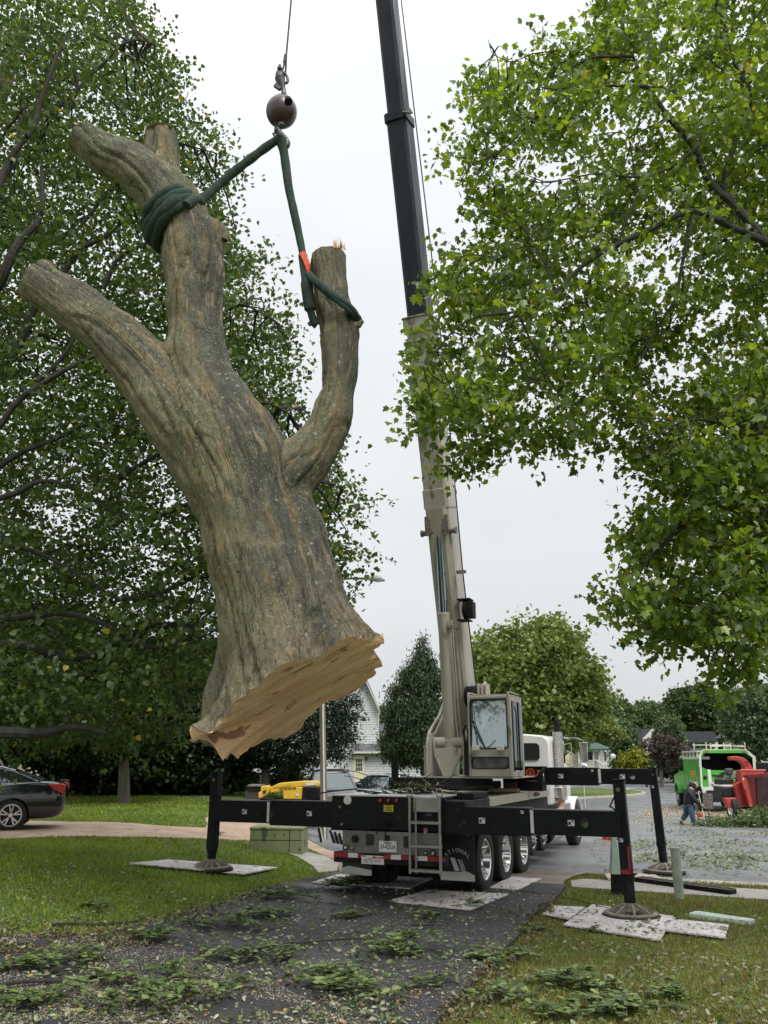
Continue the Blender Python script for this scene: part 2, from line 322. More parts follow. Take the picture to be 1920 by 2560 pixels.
def M_asphalt(name, lo, hi, wet=.35, puddle=.2, scale=220., cracks=True):
    m = bpy.data.materials.new(name); m.use_nodes = True; t = m.node_tree; n = t.nodes; l = t.links.new; b = n['Principled BSDF']; co = n.new('ShaderNodeTexCoord')
    f = n.new('ShaderNodeTexVoronoi'); f.inputs['Scale'].default_value = scale; l(co.outputs['Object'], f.inputs[0])
    a = n.new('ShaderNodeTexNoise'); a.inputs['Scale'].default_value = .5; a.inputs['Detail'].default_value = 7; a.inputs['Roughness'].default_value = .62; l(co.outputs['Object'], a.inputs[0])
    q = n.new('ShaderNodeMix'); q.data_type = 'RGBA'; q.inputs[6].default_value = (*lo, 1); q.inputs[7].default_value = (*hi, 1)
    r = n.new('ShaderNodeMapRange'); r.inputs[1].default_value = .35; r.inputs[2].default_value = .68; l(a.outputs[0], r.inputs[0]); l(r.outputs[0], q.inputs[0])
    rc = n.new('ShaderNodeValToRGB'); rc.color_ramp.elements[0].color = (.55, .55, .55, 1); rc.color_ramp.elements[1].color = (1.7, 1.7, 1.7, 1); l(f.outputs['Color'], rc.inputs[0])
    mu = n.new('ShaderNodeMix'); mu.data_type = 'RGBA'; mu.blend_type = 'MULTIPLY'; mu.inputs[0].default_value = 1; l(q.outputs[2], mu.inputs[6]); l(rc.outputs[0], mu.inputs[7]); out = mu.outputs[2]
    if cracks:
        w = n.new('ShaderNodeTexNoise'); w.inputs['Scale'].default_value = 1.3; w.inputs['Detail'].default_value = 5; l(co.outputs['Object'], w.inputs[0])
        wm = n.new('ShaderNodeVectorMath'); wm.operation = 'MULTIPLY_ADD'; wm.inputs[1].default_value = (1.6, 1.6, 0); l(w.outputs['Color'], wm.inputs[0]); l(co.outputs['Object'], wm.inputs[2])
        k = n.new('ShaderNodeTexVoronoi'); k.feature = 'DISTANCE_TO_EDGE'; k.inputs['Scale'].default_value = .28; l(wm.outputs[0], k.inputs[0])
        lt = n.new('ShaderNodeMapRange'); lt.inputs[1].default_value = .002; lt.inputs[2].default_value = .009; lt.inputs[3].default_value = .35; lt.inputs[4].default_value = 1; l(k.outputs[0], lt.inputs[0])
        m3 = n.new('ShaderNodeMix'); m3.data_type = 'RGBA'; m3.blend_type = 'MULTIPLY'; m3.inputs[0].default_value = .8; l(out, m3.inputs[6]); l(lt.outputs[0], m3.inputs[7]); out = m3.outputs[2]
    l(out, b.inputs['Base Color'])
    r2 = n.new('ShaderNodeMapRange'); r2.inputs[1].default_value = .4; r2.inputs[2].default_value = .6; r2.inputs[3].default_value = wet-puddle; r2.inputs[4].default_value = wet+.25
    a2 = n.new('ShaderNodeTexNoise'); a2.inputs['Scale'].default_value = .8; a2.inputs['Detail'].default_value = 6; l(co.outputs['Object'], a2.inputs[0]); l(a2.outputs[0], r2.inputs[0]); l(r2.outputs[0], b.inputs['Roughness'])
    u = n.new('ShaderNodeBump'); u.inputs['Strength'].default_value = .55; u.inputs['Distance'].default_value = .008; l(f.outputs[0], u.inputs['Height']); l(u.outputs[0], b.inputs['Normal']); return m
m_drive = M_asphalt('driveway_asphalt', (.022, .022, .024), (.042, .042, .044), .62, .2, 48, False)
m_street = M_asphalt('street_asphalt', (.115, .118, .124), (.175, .178, .182), .42, .2, 70)
m_conc = M('pink_concrete', (.36, .25, .17), (.46, .35, .26), 1.2, .8, bump=.25, bscale=70, c3=(.26, .20, .15), s3=3, t3=.6)
m_concg = M('grey_concrete', (.33, .31, .27), (.43, .41, .37), 1.5, .8, bump=.25, bscale=70, c3=(.2, .17, .13), s3=5, t3=.62)
m_apron = M('stained_concrete', (.17, .135, .10), (.27, .22, .17), 1.1, .6, bump=.25, bscale=60, c3=(.10, .08, .06), s3=2.5, t3=.58)
def gridmesh():
    xs = np.concatenate([np.linspace(-400, -60, 8)[:-1], np.linspace(-60, -14, 16)[:-1], np.arange(-14, 14, .5), np.linspace(14, 60, 16), np.linspace(60, 400, 8)[1:]])
    ys = np.concatenate([np.linspace(-60, -2, 8)[:-1], np.arange(-2, 50, .5), np.linspace(50, 110, 50), np.linspace(110, 800, 14)[1:]])
    X, Y = np.meshgrid(xs, ys); Z = g(X, Y); V = np.stack([X, Y, Z], -1).reshape(-1, 3); nx = len(xs); ny = len(ys)
    i, j = np.meshgrid(np.arange(nx-1), np.arange(ny-1)); a = (j*nx+i).ravel()
    return V, np.stack([a, a+1, a+nx+1, a+nx], -1)
V, Fq = gridmesh(); o = npmesh('ground', V, Fq, 4, m_lawn); o['kind'] = 'structure'
drive_poly = [(3.26, 16.2), (3.0, 15.3), (2.62, 14.2), (2.15, 13.2), (1.75, 11.8), (1.27, 10.5), (.8, 9.1), (.45, 8.1), (.15, 6.5), (-.2, 3), (-.3, -3), (-9, -3), (-8.4, 6)]+[tuple(gp(x, y))[:2] for x, y in [(-300, 2400), (-60, 2362), (110, 2342), (240, 2345), (360, 2322), (430, 2300), (540, 2268), (640, 2232), (730, 2210), (850, 2186)]]+[(-.86, 17.7), (1.2, 17.0)]
street_poly = [(90, -24), (40, .2), (12, 13.9), (6.97, 16.35), (5.3, 17.15), (4.3, 17.9), (3.2, 18.2), (.6, 19.5), (-.7, 20.8), (-1.35, 22.2), (-1.9, 24), (-2.5, 26), (-3.3, 29), (-4.6, 33), (-9, 39), (2, 43), (7, 46.5), (11, 50), (9, 75), (14, 82), (30, 84), (60, 78), (120, 60), (140, -24)]
apron_poly = [(3.22, 16.25), (3.4, 16.9), (3.7, 17.5), (4.1, 18.0), (3.2, 18.28), (.6, 19.6), (-.62, 20.9), (-1.1, 20.3), (-.86, 17.75), (1.2, 17.05)]
swalk_r = [(3.35, 16.1), (4.35, 15.62), (5.75, 14.95), (12, 11.75), (30, 2.5), (30, 4.0), (12, 13.2), (6.3, 15.95), (5.2, 16.5), (3.8, 17.15), (3.5, 16.9)]
ld = lambda *a: [gp(x, y) for x, y in a]
ldrive = ld((-420, 2105), (0, 2100), (300, 2094), (530, 2099), (640, 2104), (700, 2112), (760, 2118)) + [Vector((-1.1, 20.2, 0)), Vector((-.72, 20.95, 0)), Vector((-1.4, 22.25, 0)), Vector((-1.95, 24, 0)), Vector((-2.55, 26, 0)), Vector((-3.35, 29, 0)), Vector((-4.65, 33, 0)), Vector((-6.5, 36.1, 0))] + ld((540, 2030), (512, 2048), (518, 2064), (512, 2071), (400, 2066), (180, 2056), (0, 2052), (-420, 2046))
swalk_l = [(-.95, 18.3), (-1.0, 19.6), (-1.35, 20.8), (-1.9, 21.5), (-2.5, 21.2), (-1.95, 20.3), (-1.5, 18.9), (-1.3, 17.9)]
isl = [(11.2, 50.2), (13.2, 52.0), (15.2, 54.1), (16.9, 57), (17.5, 60), (17.2, 62.5), (15.6, 64.5), (12.5, 66), (9.5, 67), (8.6, 60), (9.3, 51.5)]
sheet('street', street_poly, .012, m_street, 1.6)
sheet('driveway', drive_poly, .05, m_drive, .7, skirt=.06)
sheet('driveway_apron', apron_poly, .026, m_apron, .6)
sheet('sidewalk', swalk_r, .02, m_concg, .7, skirt=.03)
sheet('concrete_driveway', ldrive, .02, m_conc, .7, skirt=.02)
sheet('sidewalk', swalk_l, .03, m_concg, .6, skirt=.03)
m_kerb = M('kerb_concrete', (.36, .33, .28), (.48, .45, .39), 3, .85, bump=.2)
def kerb(path, w=.16, h=.13, name='kerb'):
    mb = MB(); p = catmull([(q[0], q[1], 0) for q in path], 4); n = len(p); V = []; Fs = []
    for i, c in enumerate(p):
        d = (p[min(i+1, n-1)]-p[max(i-1, 0)]).normalized(); s = Vector((-d.y, d.x, 0)); z = float(g(c.x, c.y))
        for u, hh in ((-w/2, -.1), (-w/2+.01, h-.02), (-w/2+.03, h), (w/2, h), (w/2, -.1)): q = c+s*u; V.append((q.x, q.y, z+hh))
    for i in range(n-1):
        for k in range(4): Fs.append((i*5+k, i*5+k+1, (i+1)*5+k+1, (i+1)*5+k))
    mb.add(V, Fs); o = mb.build(name, m_kerb); o['kind'] = 'structure'; return o
isx = [(p[0], p[1]) for p in isl]; sheet('verge', isx, .11, m_lawn, 1.5, skirt=.1)
kerb([(2, 43), (7, 46.5)]+isl[:9]+[(9, 75), (14, 82), (30, 84), (60, 78)])
m_side2 = m_concg
path_px = [(1440, 1992), (1500, 1984), (1560, 1976), (1600, 1969), (1600, 1964), (1540, 1971), (1440, 1984)]
sheet('footpath', [gp(x, y) for x, y in path_px], .02, m_concg, 1.5)
kerb([(5.25, 17.2), (6.97, 16.4), (12, 13.95), (40, .25)], .3, .02, 'gutter')
# yellowish wood-chip dust spread over the street by the chipper
m_chipdust = M('chip_dust', (.42, .30, .14), (.58, .44, .22), 14, .9, bump=.5, bscale=40)
# ---------------------------------------------------------------- grass
nolawn = [drive_poly, street_poly, apron_poly, swalk_r, [(p.x, p.y) for p in ldrive], swalk_l]
mats_xy = {
 'B': [(2.44, 12.45), (3.23, 14.09), (4.15, 13.06), (3.44, 11.45)], 'A': [(2.3, 13.23), (2.62, 13.89), (3.05, 13.78), (2.6, 12.83)],
 'C': [(4.03, 12.86), (4.68, 12.41), (4.3, 11.57), (3.70, 12.04)], 'L': [tuple(gp(x, y))[:2] for x, y in [(323, 2166), (421, 2157), (694, 2176), (611, 2193)]],
 'D': [(-1.3, 16.2), (-.85, 17.45), (.9, 16.85), (.45, 15.55)], 'E': [(.08, 14.22), (.75, 15.33), (2.04, 14.88), (1.27, 13.4)],
 'F': [(1.83, 15.72), (2.41, 17.16), (2.95, 16.9), (2.3, 15.5)]}
def grass(name, n, rmin, rmax, amax, wk, hk, mat, c1, c2, dead, seed, keep=None):
    R = np.random.default_rng(seed)
    r = rmin*(rmax/rmin)**R.random(n); a = R.uniform(-amax, amax, n); x = r*np.sin(a); y = r*np.cos(a)
    k = np.ones(n, bool)
    for p in nolawn+list(mats_xy.values()): k &= ~inpoly(x, y, p)
    if keep: k &= keep(x, y)
    x = x[k]; y = y[k]; r = r[k]; n = len(x); z = g(x, y)
    pat = np.array([noise.noise((float(u)*.7, float(v)*.7, seed)) for u, v in zip(x, y)])
    pat2 = np.array([noise.noise((float(u)*3.1, float(v)*3.1, seed+5.)) for u, v in zip(x, y)])
    w = wk*r*(.6+.8*R.random(n)); h = hk*(.55+.8*R.random(n))*(1+.35*pat2); t = R.uniform(0, 2*pi, n); ln = R.normal(0, .5, (n, 2))*h[:, None]
    dx = np.cos(t)*w/2; dy = np.sin(t)*w/2
    V = np.empty((n, 3, 3)); V[:, 0] = np.stack([x-dx, y-dy, z-.005], -1); V[:, 1] = np.stack([x+dx, y+dy, z-.005], -1); V[:, 2] = np.stack([x+ln[:, 0], y+ln[:, 1], z+h], -1)
    m = np.clip(.5+1.1*pat+.45*R.normal(0, 1, n)*.5, 0, 1)[:, None]; c = np.array(c1)*(1-m)+np.array(c2)*m
    dm = (R.random(n) < dead*(1+2.2*pat2.clip(-.4, 1))); c[dm] = np.array((.22, .17, .08))*(.6+.6*R.random((dm.sum(), 1)))
    c = c*(.75+.5*R.random((n, 1)))
    o = npmesh(name, V.reshape(-1, 3), np.arange(n*3), 3, mat, col=np.repeat(c, 3, 0)); o['kind'] = 'stuff'; return o
m_grass = M_leaf('grass_blades', .35, .03, .9)
left = lambda x, y: x < -.2
right = lambda x, y: x >= -.2
grass('grass_left_lawn', 230000, 7.5, 60, radians(29), .0016, .055, m_grass, (.14, .215, .025), (.25, .34, .045), .04, 3, left)
grass('grass_right_lawn', 260000, 6.5, 34, radians(31), .0015, .045, m_grass, (.15, .19, .03), (.26, .27, .07), .32, 4, right)
# ================================================================ the hanging log
LOGY = 9.5
def px_limb(l):
    out = []
    for a in l:
        px, py, r = a[:3]; dy = a[3] if len(a) > 3 else 0.
        p = at(px, py, LOGY+dy); out.append((p, r*.95*zc(p)/F))
    return out
limbs = [
 # trunk and central upper limb
 [(775, 1930, 265), (752, 1850, 255), (742, 1790, 215), (724, 1700, 172), (705, 1600, 152), (682, 1500, 142), (656, 1400, 142), (634, 1300, 141), (610, 1210, 143), (572, 1120, 140), (535, 1040, 120), (505, 960, 96), (492, 890, 80), (487, 820, 72), (486, 740, 73), (482, 660, 80), (470, 590, 80), (440, 530, 77), (405, 480, 73), (368, 440, 68), (330, 415, 62), (285, 398, 55), (245, 376, 50), (205, 345, 46), (180, 325, 46)],
 [(385, 470, 60), (402, 420, 50), (403, 370, 42), (399, 330, 38), (397, 300, 37)],
 [(512, 640, 50), (528, 590, 46), (530, 560, 34)],
 # low left limb
 [(580, 1240, 110), (520, 1130, 112), (450, 1030, 104), (385, 950, 86), (325, 885, 77), (262, 828, 70), (200, 778, 66), (140, 735, 63), (95, 700, 62), (70, 680, 60)],
 # right limb
 [(650, 1250, 100), (720, 1190, 84), (772, 1140, 70), (808, 1090, 60), (832, 1030, 52), (846, 960, 49), (851, 890, 49), (848, 830, 50), (834, 770, 52), (822, 700, 46), (820, 640, 43), (822, 600, 43)],
 # root flares
 [(622, 1400, 100, -.1), (626, 1540, 84, -.12), (628, 1660, 72, -.15), (612, 1740, 62, -.15), (574, 1810, 54, -.1), (540, 1868, 48, -.05), (520, 1930, 46, 0)],
 [(690, 1240, 90), (735, 1340, 84), (775, 1440, 70), (826, 1530, 60), (890, 1600, 52), (955, 1650, 48), (1010, 1700, 50)],
 [(680, 1400, 120, -.2), (700, 1560, 110, -.32), (712, 1680, 100, -.42), (725, 1800, 110, -.5)],
 [(740, 1380, 85, .15), (800, 1520, 76, .35), (850, 1640, 76, .55), (900, 1760, 82, .7)],
 [(735, 1380, 85, -.1), (790, 1520, 70, -.25), (850, 1620, 62, -.35), (900, 1700, 66, -.45)],
 [(745, 1380, 85, .1), (810, 1530, 72, .25), (868, 1640, 70, .4), (925, 1750, 85, .5)],
 [(690, 1420, 110, .3), (660, 1600, 120, .5), (640, 1760, 140, .75), (630, 1850, 140, .9)],
]
L3 = [px_limb(l) for l in limbs]
def build_log():
    mb = MB()
    for l in L3:
        pts = catmull([p for p, r in l], 5); rr = catmull([(r, 0, 0) for p, r in l], 5); mb.tube(pts, [max(q.x, .03) for q in rr], 22)
    me = bpy.data.meshes.new('t'); me.from_pydata(mb.v, [], mb.f); bm = bmesh.new(); bm.from_mesh(me); bmesh.ops.recalc_face_normals(bm, faces=bm.faces); bm.to_mesh(me); bm.free()
    o = bpy.data.objects.new('t', me); COL.objects.link(o)
    r = o.modifiers.new('r', 'REMESH'); r.mode = 'VOXEL'; r.voxel_size = .03
    s = o.modifiers.new('s', 'SMOOTH'); s.factor = .5; s.iterations = 14
    m2 = bpy.data.meshes.new_from_object(o.evaluated_get(bpy.context.evaluated_depsgraph_get())); bpy.data.objects.remove(o); return m2
lm = build_log(); bm = bmesh.new(); bm.from_mesh(lm)
cutC = at(712, 1746, LOGY); mj = Vector((.857, 0, .515)).normalized(); ph = .235
cutN = Vector((.515*cos(ph), -sin(ph), -.857*cos(ph))).normalized(); mn = cutN.cross(mj).normalized()
def rag(p):
    """raggedness of the torn cut, along its normal"""
    u = (p-cutC).dot(mj); v = (p-cutC).dot(mn)
    h = .03*noise.noise(Vector((u*1.2, v*5, 0)))+.014*noise.noise(Vector((u*3, v*13, 3)))
    e = max(0., -u-.35); h += e*.30*(.15+1.6*noise.noise(Vector((.3, v*7.5, 7))))-.06*e
    e = max(0., u-.75); h += e*.3*noise.noise(Vector((1.3*u, v*9, 2)))
    return h
def rim(p):
    """in-plane tearing of the outline"""
    u = (p-cutC).dot(mj); v = (p-cutC).dot(mn)
    return .075*noise.noise(Vector((u*3.2, v*3.2, 9)))+.05*noise.noise(Vector((u*11, v*11, 4)))
def cap(bm, co, no, R, depth_fn=None, sp=.05):
    fs = [f for f in bm.faces if (f.calc_center_median()-co).length < R]
    gset = set(fs)
    for f in fs: gset.update(f.verts); gset.update(f.edges)
    r = bmesh.ops.bisect_plane(bm, geom=list(gset), plane_co=co, plane_no=no, clear_outer=True)
    ed = [e for e in r['geom_cut'] if isinstance(e, bmesh.types.BMEdge)]
    vs = list({v for e in ed for v in e.verts}); ax = Vector(no).normalized(); x, y = frame(ax)
    return ed, vs, x, y
ed, vs, fx, fy = cap(bm, cutC, cutN, 3.2)
ids = {v: i for i, v in enumerate(vs)}
pts2 = [Vector(((v.co-cutC).dot(mj), (v.co-cutC).dot(mn))) for v in vs]; cE = [(ids[e.verts[0]], ids[e.verts[1]]) for e in ed]
U = [p.x for p in pts2]; Vv = [p.y for p in pts2]
X, Y = np.meshgrid(np.arange(min(U), max(U), .035), np.arange(min(Vv), max(Vv), .035)); ext = [Vector((a, b)) for a, b in zip((X+rng.uniform(-.012, .012, X.shape)).ravel(), (Y+rng.uniform(-.012, .012, X.shape)).ravel())]
r = geometry.delaunay_2d_cdt(pts2+ext, cE, [], 1, 1e-6); capV = []
cen = Vector((0, 0))
for p in r[0]:
    q = cutC+mj*p.x+mn*p.y; capV.append(q)
# edge weight: how near the rim
rimset = np.array([(p.x, p.y) for p in pts2]); cv = []
for p, q in zip(r[0], capV):
    d = float(np.min(np.hypot(rimset[:, 0]-p.x, rimset[:, 1]-p.y))); w = max(0., 1-d/.22); dirn = (q-cutC).normalized()
    cv.append(tuple(q+cutN*rag(q)+dirn*rim(q)*w))
mcap = MB(); mcap.add(cv, [tuple(f) for f in r[2]])
for v in bm.verts:
    d = (cutC-v.co).dot(cutN)
    if -.01 < d < .45:
        w = 1-max(d, 0)/.45; w = w*w; q = v.co.copy(); pr = q+cutN*d
        v.co = q+cutN*rag(pr)*w+(pr-cutC).normalized()*rim(pr)*w
tops = []
for l, k, tilt in ((L3[0], -2, 0), (L3[1], -2, 0), (L3[3], -2, 0), (L3[4], -2, 0)):
    a, b = l[k-1][0], l[k][0]; n_ = (b-a).normalized(); rr = l[k][1]
    ed2, vs2, x2, y2 = cap(bm, b, n_, rr*2.1)
    if len(vs2) > 5: tops.append((b, n_, [v.co.copy() for v in vs2], rr))
# bark displacement + limb coordinates
SEG = []
for l in L3[:5]:
    P_ = catmull([p for p, r in l], 4); Rr = catmull([(r, 0, 0) for p, r in l], 4); s = 0.
    for i in range(len(P_)-1):
        SEG.append((np.array(P_[i]), np.array(P_[i+1]), s, Rr[i].x)); s += (P_[i+1]-P_[i]).length
bm.verts.ensure_lookup_table(); bm.normal_update()
VV = np.array([v.co for v in bm.verts]); NN = np.array([v.normal for v in bm.verts]); best = np.full(len(VV), 1e9); AT = np.zeros((len(VV), 3))
for a, b, s, rr in SEG:
    d = b-a; Ln = np.linalg.norm(d); d = d/Ln; t = np.clip((VV-a)@d, 0, Ln); q = VV-(a+t[:, None]*d); dist = np.linalg.norm(q, axis=1); sc = dist/rr; m_ = sc < best
    x = np.array((1., 0, 0))-d*d[0]; x /= np.linalg.norm(x); y = np.cross(d, x)
    best[m_] = sc[m_]; AT[m_] = np.stack([q@x, q@y, s+t], -1)[m_]
disp = np.zeros(len(VV)); cutn = np.array(cutN); cutc = np.array(cutC)
for i in range(len(VV)):
    a = AT[i]; n1 = noise.noise((a[0]*7, a[1]*7, a[2]*1.1)); n2 = noise.noise((VV[i][0]*13, VV[i][1]*13, VV[i][2]*6.)); n3 = noise.noise((VV[i][0]*2.2, VV[i][1]*2.2, VV[i][2]*2.2)); n4 = noise.noise((a[0]*3.2+5, a[1]*3.2, a[2]*.45))
    near = min(1., abs((VV[i]-cutc)@cutn)/.25+.15)
    disp[i] = (.014*n1+.014*n2+.05*n3-.04*max(0, .09-abs(n4))/.09-.012*max(0, .1-abs(n1))/.1)*near
VV = VV+NN*disp[:, None]
for v, c in zip(bm.verts, VV): v.co = c
me = bpy.data.meshes.new('bark'); bm.to_mesh(me); bm.free()
at_ = me.attributes.new('limb', 'FLOAT_VECTOR', 'POINT'); at_.data.foreach_set('vector', AT.astype(np.float32).ravel())
at2 = me.attributes.new('basal', 'FLOAT', 'POINT'); bd = np.clip(1-np.abs((VV-cutc)@cutn)/1.1, 0, 1); at2.data.foreach_set('value', bd.astype(np.float32))
def M_bark():
    m = bpy.data.materials.new('bark'); m.use_nodes = True; t = m.node_tree; n = t.nodes; l = t.links.new; b = n['Principled BSDF']; b.inputs['Roughness'].default_value = .85
    at = n.new('ShaderNodeAttribute'); at.attribute_name = 'limb'; bs = n.new('ShaderNodeAttribute'); bs.attribute_name = 'basal'; co = n.new('ShaderNodeTexCoord')
    def mapped(v): q = n.new('ShaderNodeMapping'); q.inputs['Scale'].default_value = v; l(at.outputs['Vector'], q.inputs[0]); return q.outputs[0]
    def nz(v, s, d=8, r=.6, dist=0.): q = n.new('ShaderNodeTexNoise'); q.inputs['Scale'].default_value = s; q.inputs['Detail'].default_value = d; q.inputs['Roughness'].default_value = r; q.inputs['Distortion'].default_value = dist; l(v, q.inputs[0]); return q.outputs[0]
    def mr(v, a, c, x=0., y=1.): q = n.new('ShaderNodeMapRange'); q.inputs[1].default_value = a; q.inputs[2].default_value = c; q.inputs[3].default_value = x; q.inputs[4].default_value = y; l(v, q.inputs[0]); return q.outputs[0]
    def mix(f, a, c, bt='MIX'):
        q = n.new('ShaderNodeMix'); q.data_type = 'RGBA'; q.blend_type = bt
        for s, i in ((f, 0), (a, 6), (c, 7)):
            if isinstance(s, tuple): q.inputs[i].default_value = (*s, 1)
            elif isinstance(s, float): q.inputs[i].default_value = s
            else: l(s, q.inputs[i])
        return q.outputs[2]
    def mul(a, c):
        q = n.new('ShaderNodeMath'); q.operation = 'MULTIPLY'; l(a, q.inputs[0])
        if isinstance(c, float): q.inputs[1].default_value = c
        else: l(c, q.inputs[1])
        return q.outputs[0]
    s1 = mapped((1, 1, .16)); mo = n.new('ShaderNodeMapping'); mo.inputs['Rotation'].default_value = (0, .33, 0); mo.inputs['Scale'].default_value = (1, 1, .42); l(co.outputs['Object'], mo.inputs[0]); s2 = mo.outputs[0]; s3 = mapped((1, 1, .10)); ob = co.outputs['Object']
    sx = n.new('ShaderNodeSeparateXYZ'); l(at.outputs['Vector'], sx.inputs[0])
    sd_ = n.new('ShaderNodeMath'); sd_.operation = 'MULTIPLY_ADD'; sd_.inputs[1].default_value = -1.1; l(sx.outputs[0], sd_.inputs[0]); l(nz(ob, .9, 5), sd_.inputs[2])
    c = mix(mr(sd_.outputs[0], .28, .80), (.125, .13, .105), (.34, .305, .165))                   # grey side, olive tan side
    c = mix(mul(mr(nz(ob, 6, 6, .65), .45, .60), .5), c, (.20, .185, .14))
    c = mix(mul(mr(nz(ob, .8, 4), .50, .62), .55), c, (.24, .26, .12))                           # moss
    c = mix(mul(mr(nz(s3, 3.2, 6, .55), .55, .60), .65), c, (.33, .26, .13))                     # long tan runs
    st = mr(nz(s1, 13, 6, .6), .56, .62)
    c = mix(mul(mul(st, mr(nz(ob, 1.5, 3), .42, .55)), .85), c, (.52, .39, .23))
    red = mul(mr(nz(s3, 5.5, 5, .6, .5), .665, .68), mr(nz(ob, 1.1, 2), .52, .58)); c = mix(mul(red, .7), c, (.42, .21, .12))
    c = mix(mul(bs.outputs['Fac'], mr(nz(ob, 2.6, 7, .65), .40, .56)), c, (.40, .32, .22))
    fz = nz(s3, 4.2, 5, .6, .5); ab = n.new('ShaderNodeMath'); ab.operation = 'SUBTRACT'; ab.inputs[1].default_value = .5; l(fz, ab.inputs[0]); ab2 = n.new('ShaderNodeMath'); ab2.operation = 'ABSOLUTE'; l(ab.outputs[0], ab2.inputs[0])
    crack = mul(mr(ab2.outputs[0], .016, .0), mr(nz(ob, 1.4, 3), .42, .55)); c = mix(mul(crack, .8), c, (.035, .028, .02))
    c = mix(mul(mr(nz(s2, 24, 8, .78), .56, .42), .45), c, (.035, .03, .022), 'MIX')
    vo = n.new('ShaderNodeTexVoronoi'); vo.inputs['Scale'].default_value = 26; l(ob, vo.inputs[0])
    li = mul(mr(vo.outputs[0], .30, .2), mr(nz(ob, 1.7, 4), .42, .54)); c = mix(mul(li, .6), c, (.40, .44, .31))  # lichen
    v3 = n.new('ShaderNodeTexVoronoi'); v3.inputs['Scale'].default_value = 9; l(ob, v3.inputs[0])
    nn_ = nz(ob, 40, 4); ad = n.new('ShaderNodeMath'); ad.operation = 'MULTIPLY_ADD'; ad.inputs[1].default_value = .35; l(nn_, ad.inputs[0]); l(v3.outputs[0], ad.inputs[2])
    c = mix(mul(mr(ad.outputs[0], .36, .33), mr(nz(ob, 1.6, 2), .46, .56)), c, (.36, .38, .29))
    v2 = n.new('ShaderNodeTexVoronoi'); v2.inputs['Scale'].default_value = 60; l(ob, v2.inputs[0]); fl = mul(mr(v2.outputs[0], .22, .15), mr(nz(ob, 3, 3), .48, .58)); c = mix(fl, c, (.55, .47, .34))
    l(c, b.inputs['Base Color'])
    hh = n.new('ShaderNodeMath'); hh.operation = 'ADD'; l(nz(s2, 30, 9, .72), hh.inputs[0]); l(mul(nz(ob, 75, 5, .7), .6), hh.inputs[1])
    h2 = n.new('ShaderNodeMath'); h2.operation = 'ADD'; l(hh.outputs[0], h2.inputs[0]); l(mul(mr(ab2.outputs[0], .0, .07), .42), h2.inputs[1])
    u = n.new('ShaderNodeBump'); u.inputs['Strength'].default_value = 1.; u.inputs['Distance'].default_value = .045; l(h2.outputs[0], u.inputs['Height']); l(u.outputs[0], b.inputs['Normal']); return m
m_bark = M_bark()
def M_wood(name, c1, c2, cd):
    m = M(name, c1, c2, 2.2, .8, bump=.5, bscale=26, stretch=(1, 2.4, 1), detail=8, lo=.3, hi=.7); t = m.node_tree; n = t.nodes; l = t.links.new; b = n['Principled BSDF']
    co = n.new('ShaderNodeTexCoord'); ma = n.new('ShaderNodeMapping'); ma.inputs['Scale'].default_value = (.9, 4, 2.2); ma.inputs['Rotation'].default_value = (0, -.5, 0); l(co.outputs['Object'], ma.inputs[0])
    x = n.new('ShaderNodeTexNoise'); x.inputs['Scale'].default_value = 1.6; x.inputs['Detail'].default_value = 9; x.inputs['Roughness'].default_value = .62; x.inputs['Distortion'].default_value = .8; l(ma.outputs[0], x.inputs[0])
    r = n.new('ShaderNodeMapRange'); r.inputs[1].default_value = .61; r.inputs[2].default_value = .635; r.inputs[4].default_value = .85; l(x.outputs[0], r.inputs[0])
    q = n.new('ShaderNodeMix'); q.data_type = 'RGBA'; q.inputs[7].default_value = (*cd, 1); l(r.outputs[0], q.inputs[0]); l(b.inputs['Base Color'].links[0].from_socket, q.inputs[6]); l(q.outputs[2], b.inputs['Base Color'])
    if name == 'fresh_cut_wood':
        vm = n.new('ShaderNodeVectorMath'); vm.operation = 'DISTANCE'; vm.inputs[1].default_value = tuple(cutC+mj*.15); l(co.outputs['Object'], vm.inputs[0])
        dn = n.new('ShaderNodeTexNoise'); dn.inputs['Scale'].default_value = 1.8; dn.inputs['Detail'].default_value = 3; l(co.outputs['Object'], dn.inputs[0])
        m1_ = n.new('ShaderNodeMath'); m1_.operation = 'MULTIPLY_ADD'; m1_.inputs[1].default_value = .35; l(dn.outputs[0], m1_.inputs[0]); l(vm.outputs['Value'], m1_.inputs[2])
        m2_ = n.new('ShaderNodeMath'); m2_.operation = 'MULTIPLY'; m2_.inputs[1].default_value = 120; l(m1_.outputs[0], m2_.inputs[0]); m3_ = n.new('ShaderNodeMath'); m3_.operation = 'SINE'; l(m2_.outputs[0], m3_.inputs[0])
        r3 = n.new('ShaderNodeMapRange'); r3.inputs[1].default_value = .2; r3.inputs[2].default_value = 1; r3.inputs[4].default_value = .16; l(m3_.outputs[0], r3.inputs[0])
        ht = n.new('ShaderNodeMapRange'); ht.inputs[1].default_value = .75; ht.inputs[2].default_value = .15; ht.inputs[4].default_value = .22; l(m1_.outputs[0], ht.inputs[0])
        for fac_, cc_ in ((ht, (.46, .22, .11)), (r3, (.42, .20, .10))):
            qq = n.new('ShaderNodeMix'); qq.data_type = 'RGBA'; qq.inputs[7].default_value = (*cc_, 1); l(fac_.outputs[0], qq.inputs[0]); l(b.inputs['Base Color'].links[0].from_socket, qq.inputs[6]); l(qq.outputs[2], b.inputs['Base Color'])
    bu = b.inputs['Normal'].links[0].from_node; u = n.new('ShaderNodeBump'); u.inputs['Strength'].default_value = .8; u.inputs['Distance'].default_value = .05; l(x.outputs[0], u.inputs['Height']); l(bu.outputs[0], u.inputs['Normal']); l(u.outputs[0], b.inputs['Normal']); return m
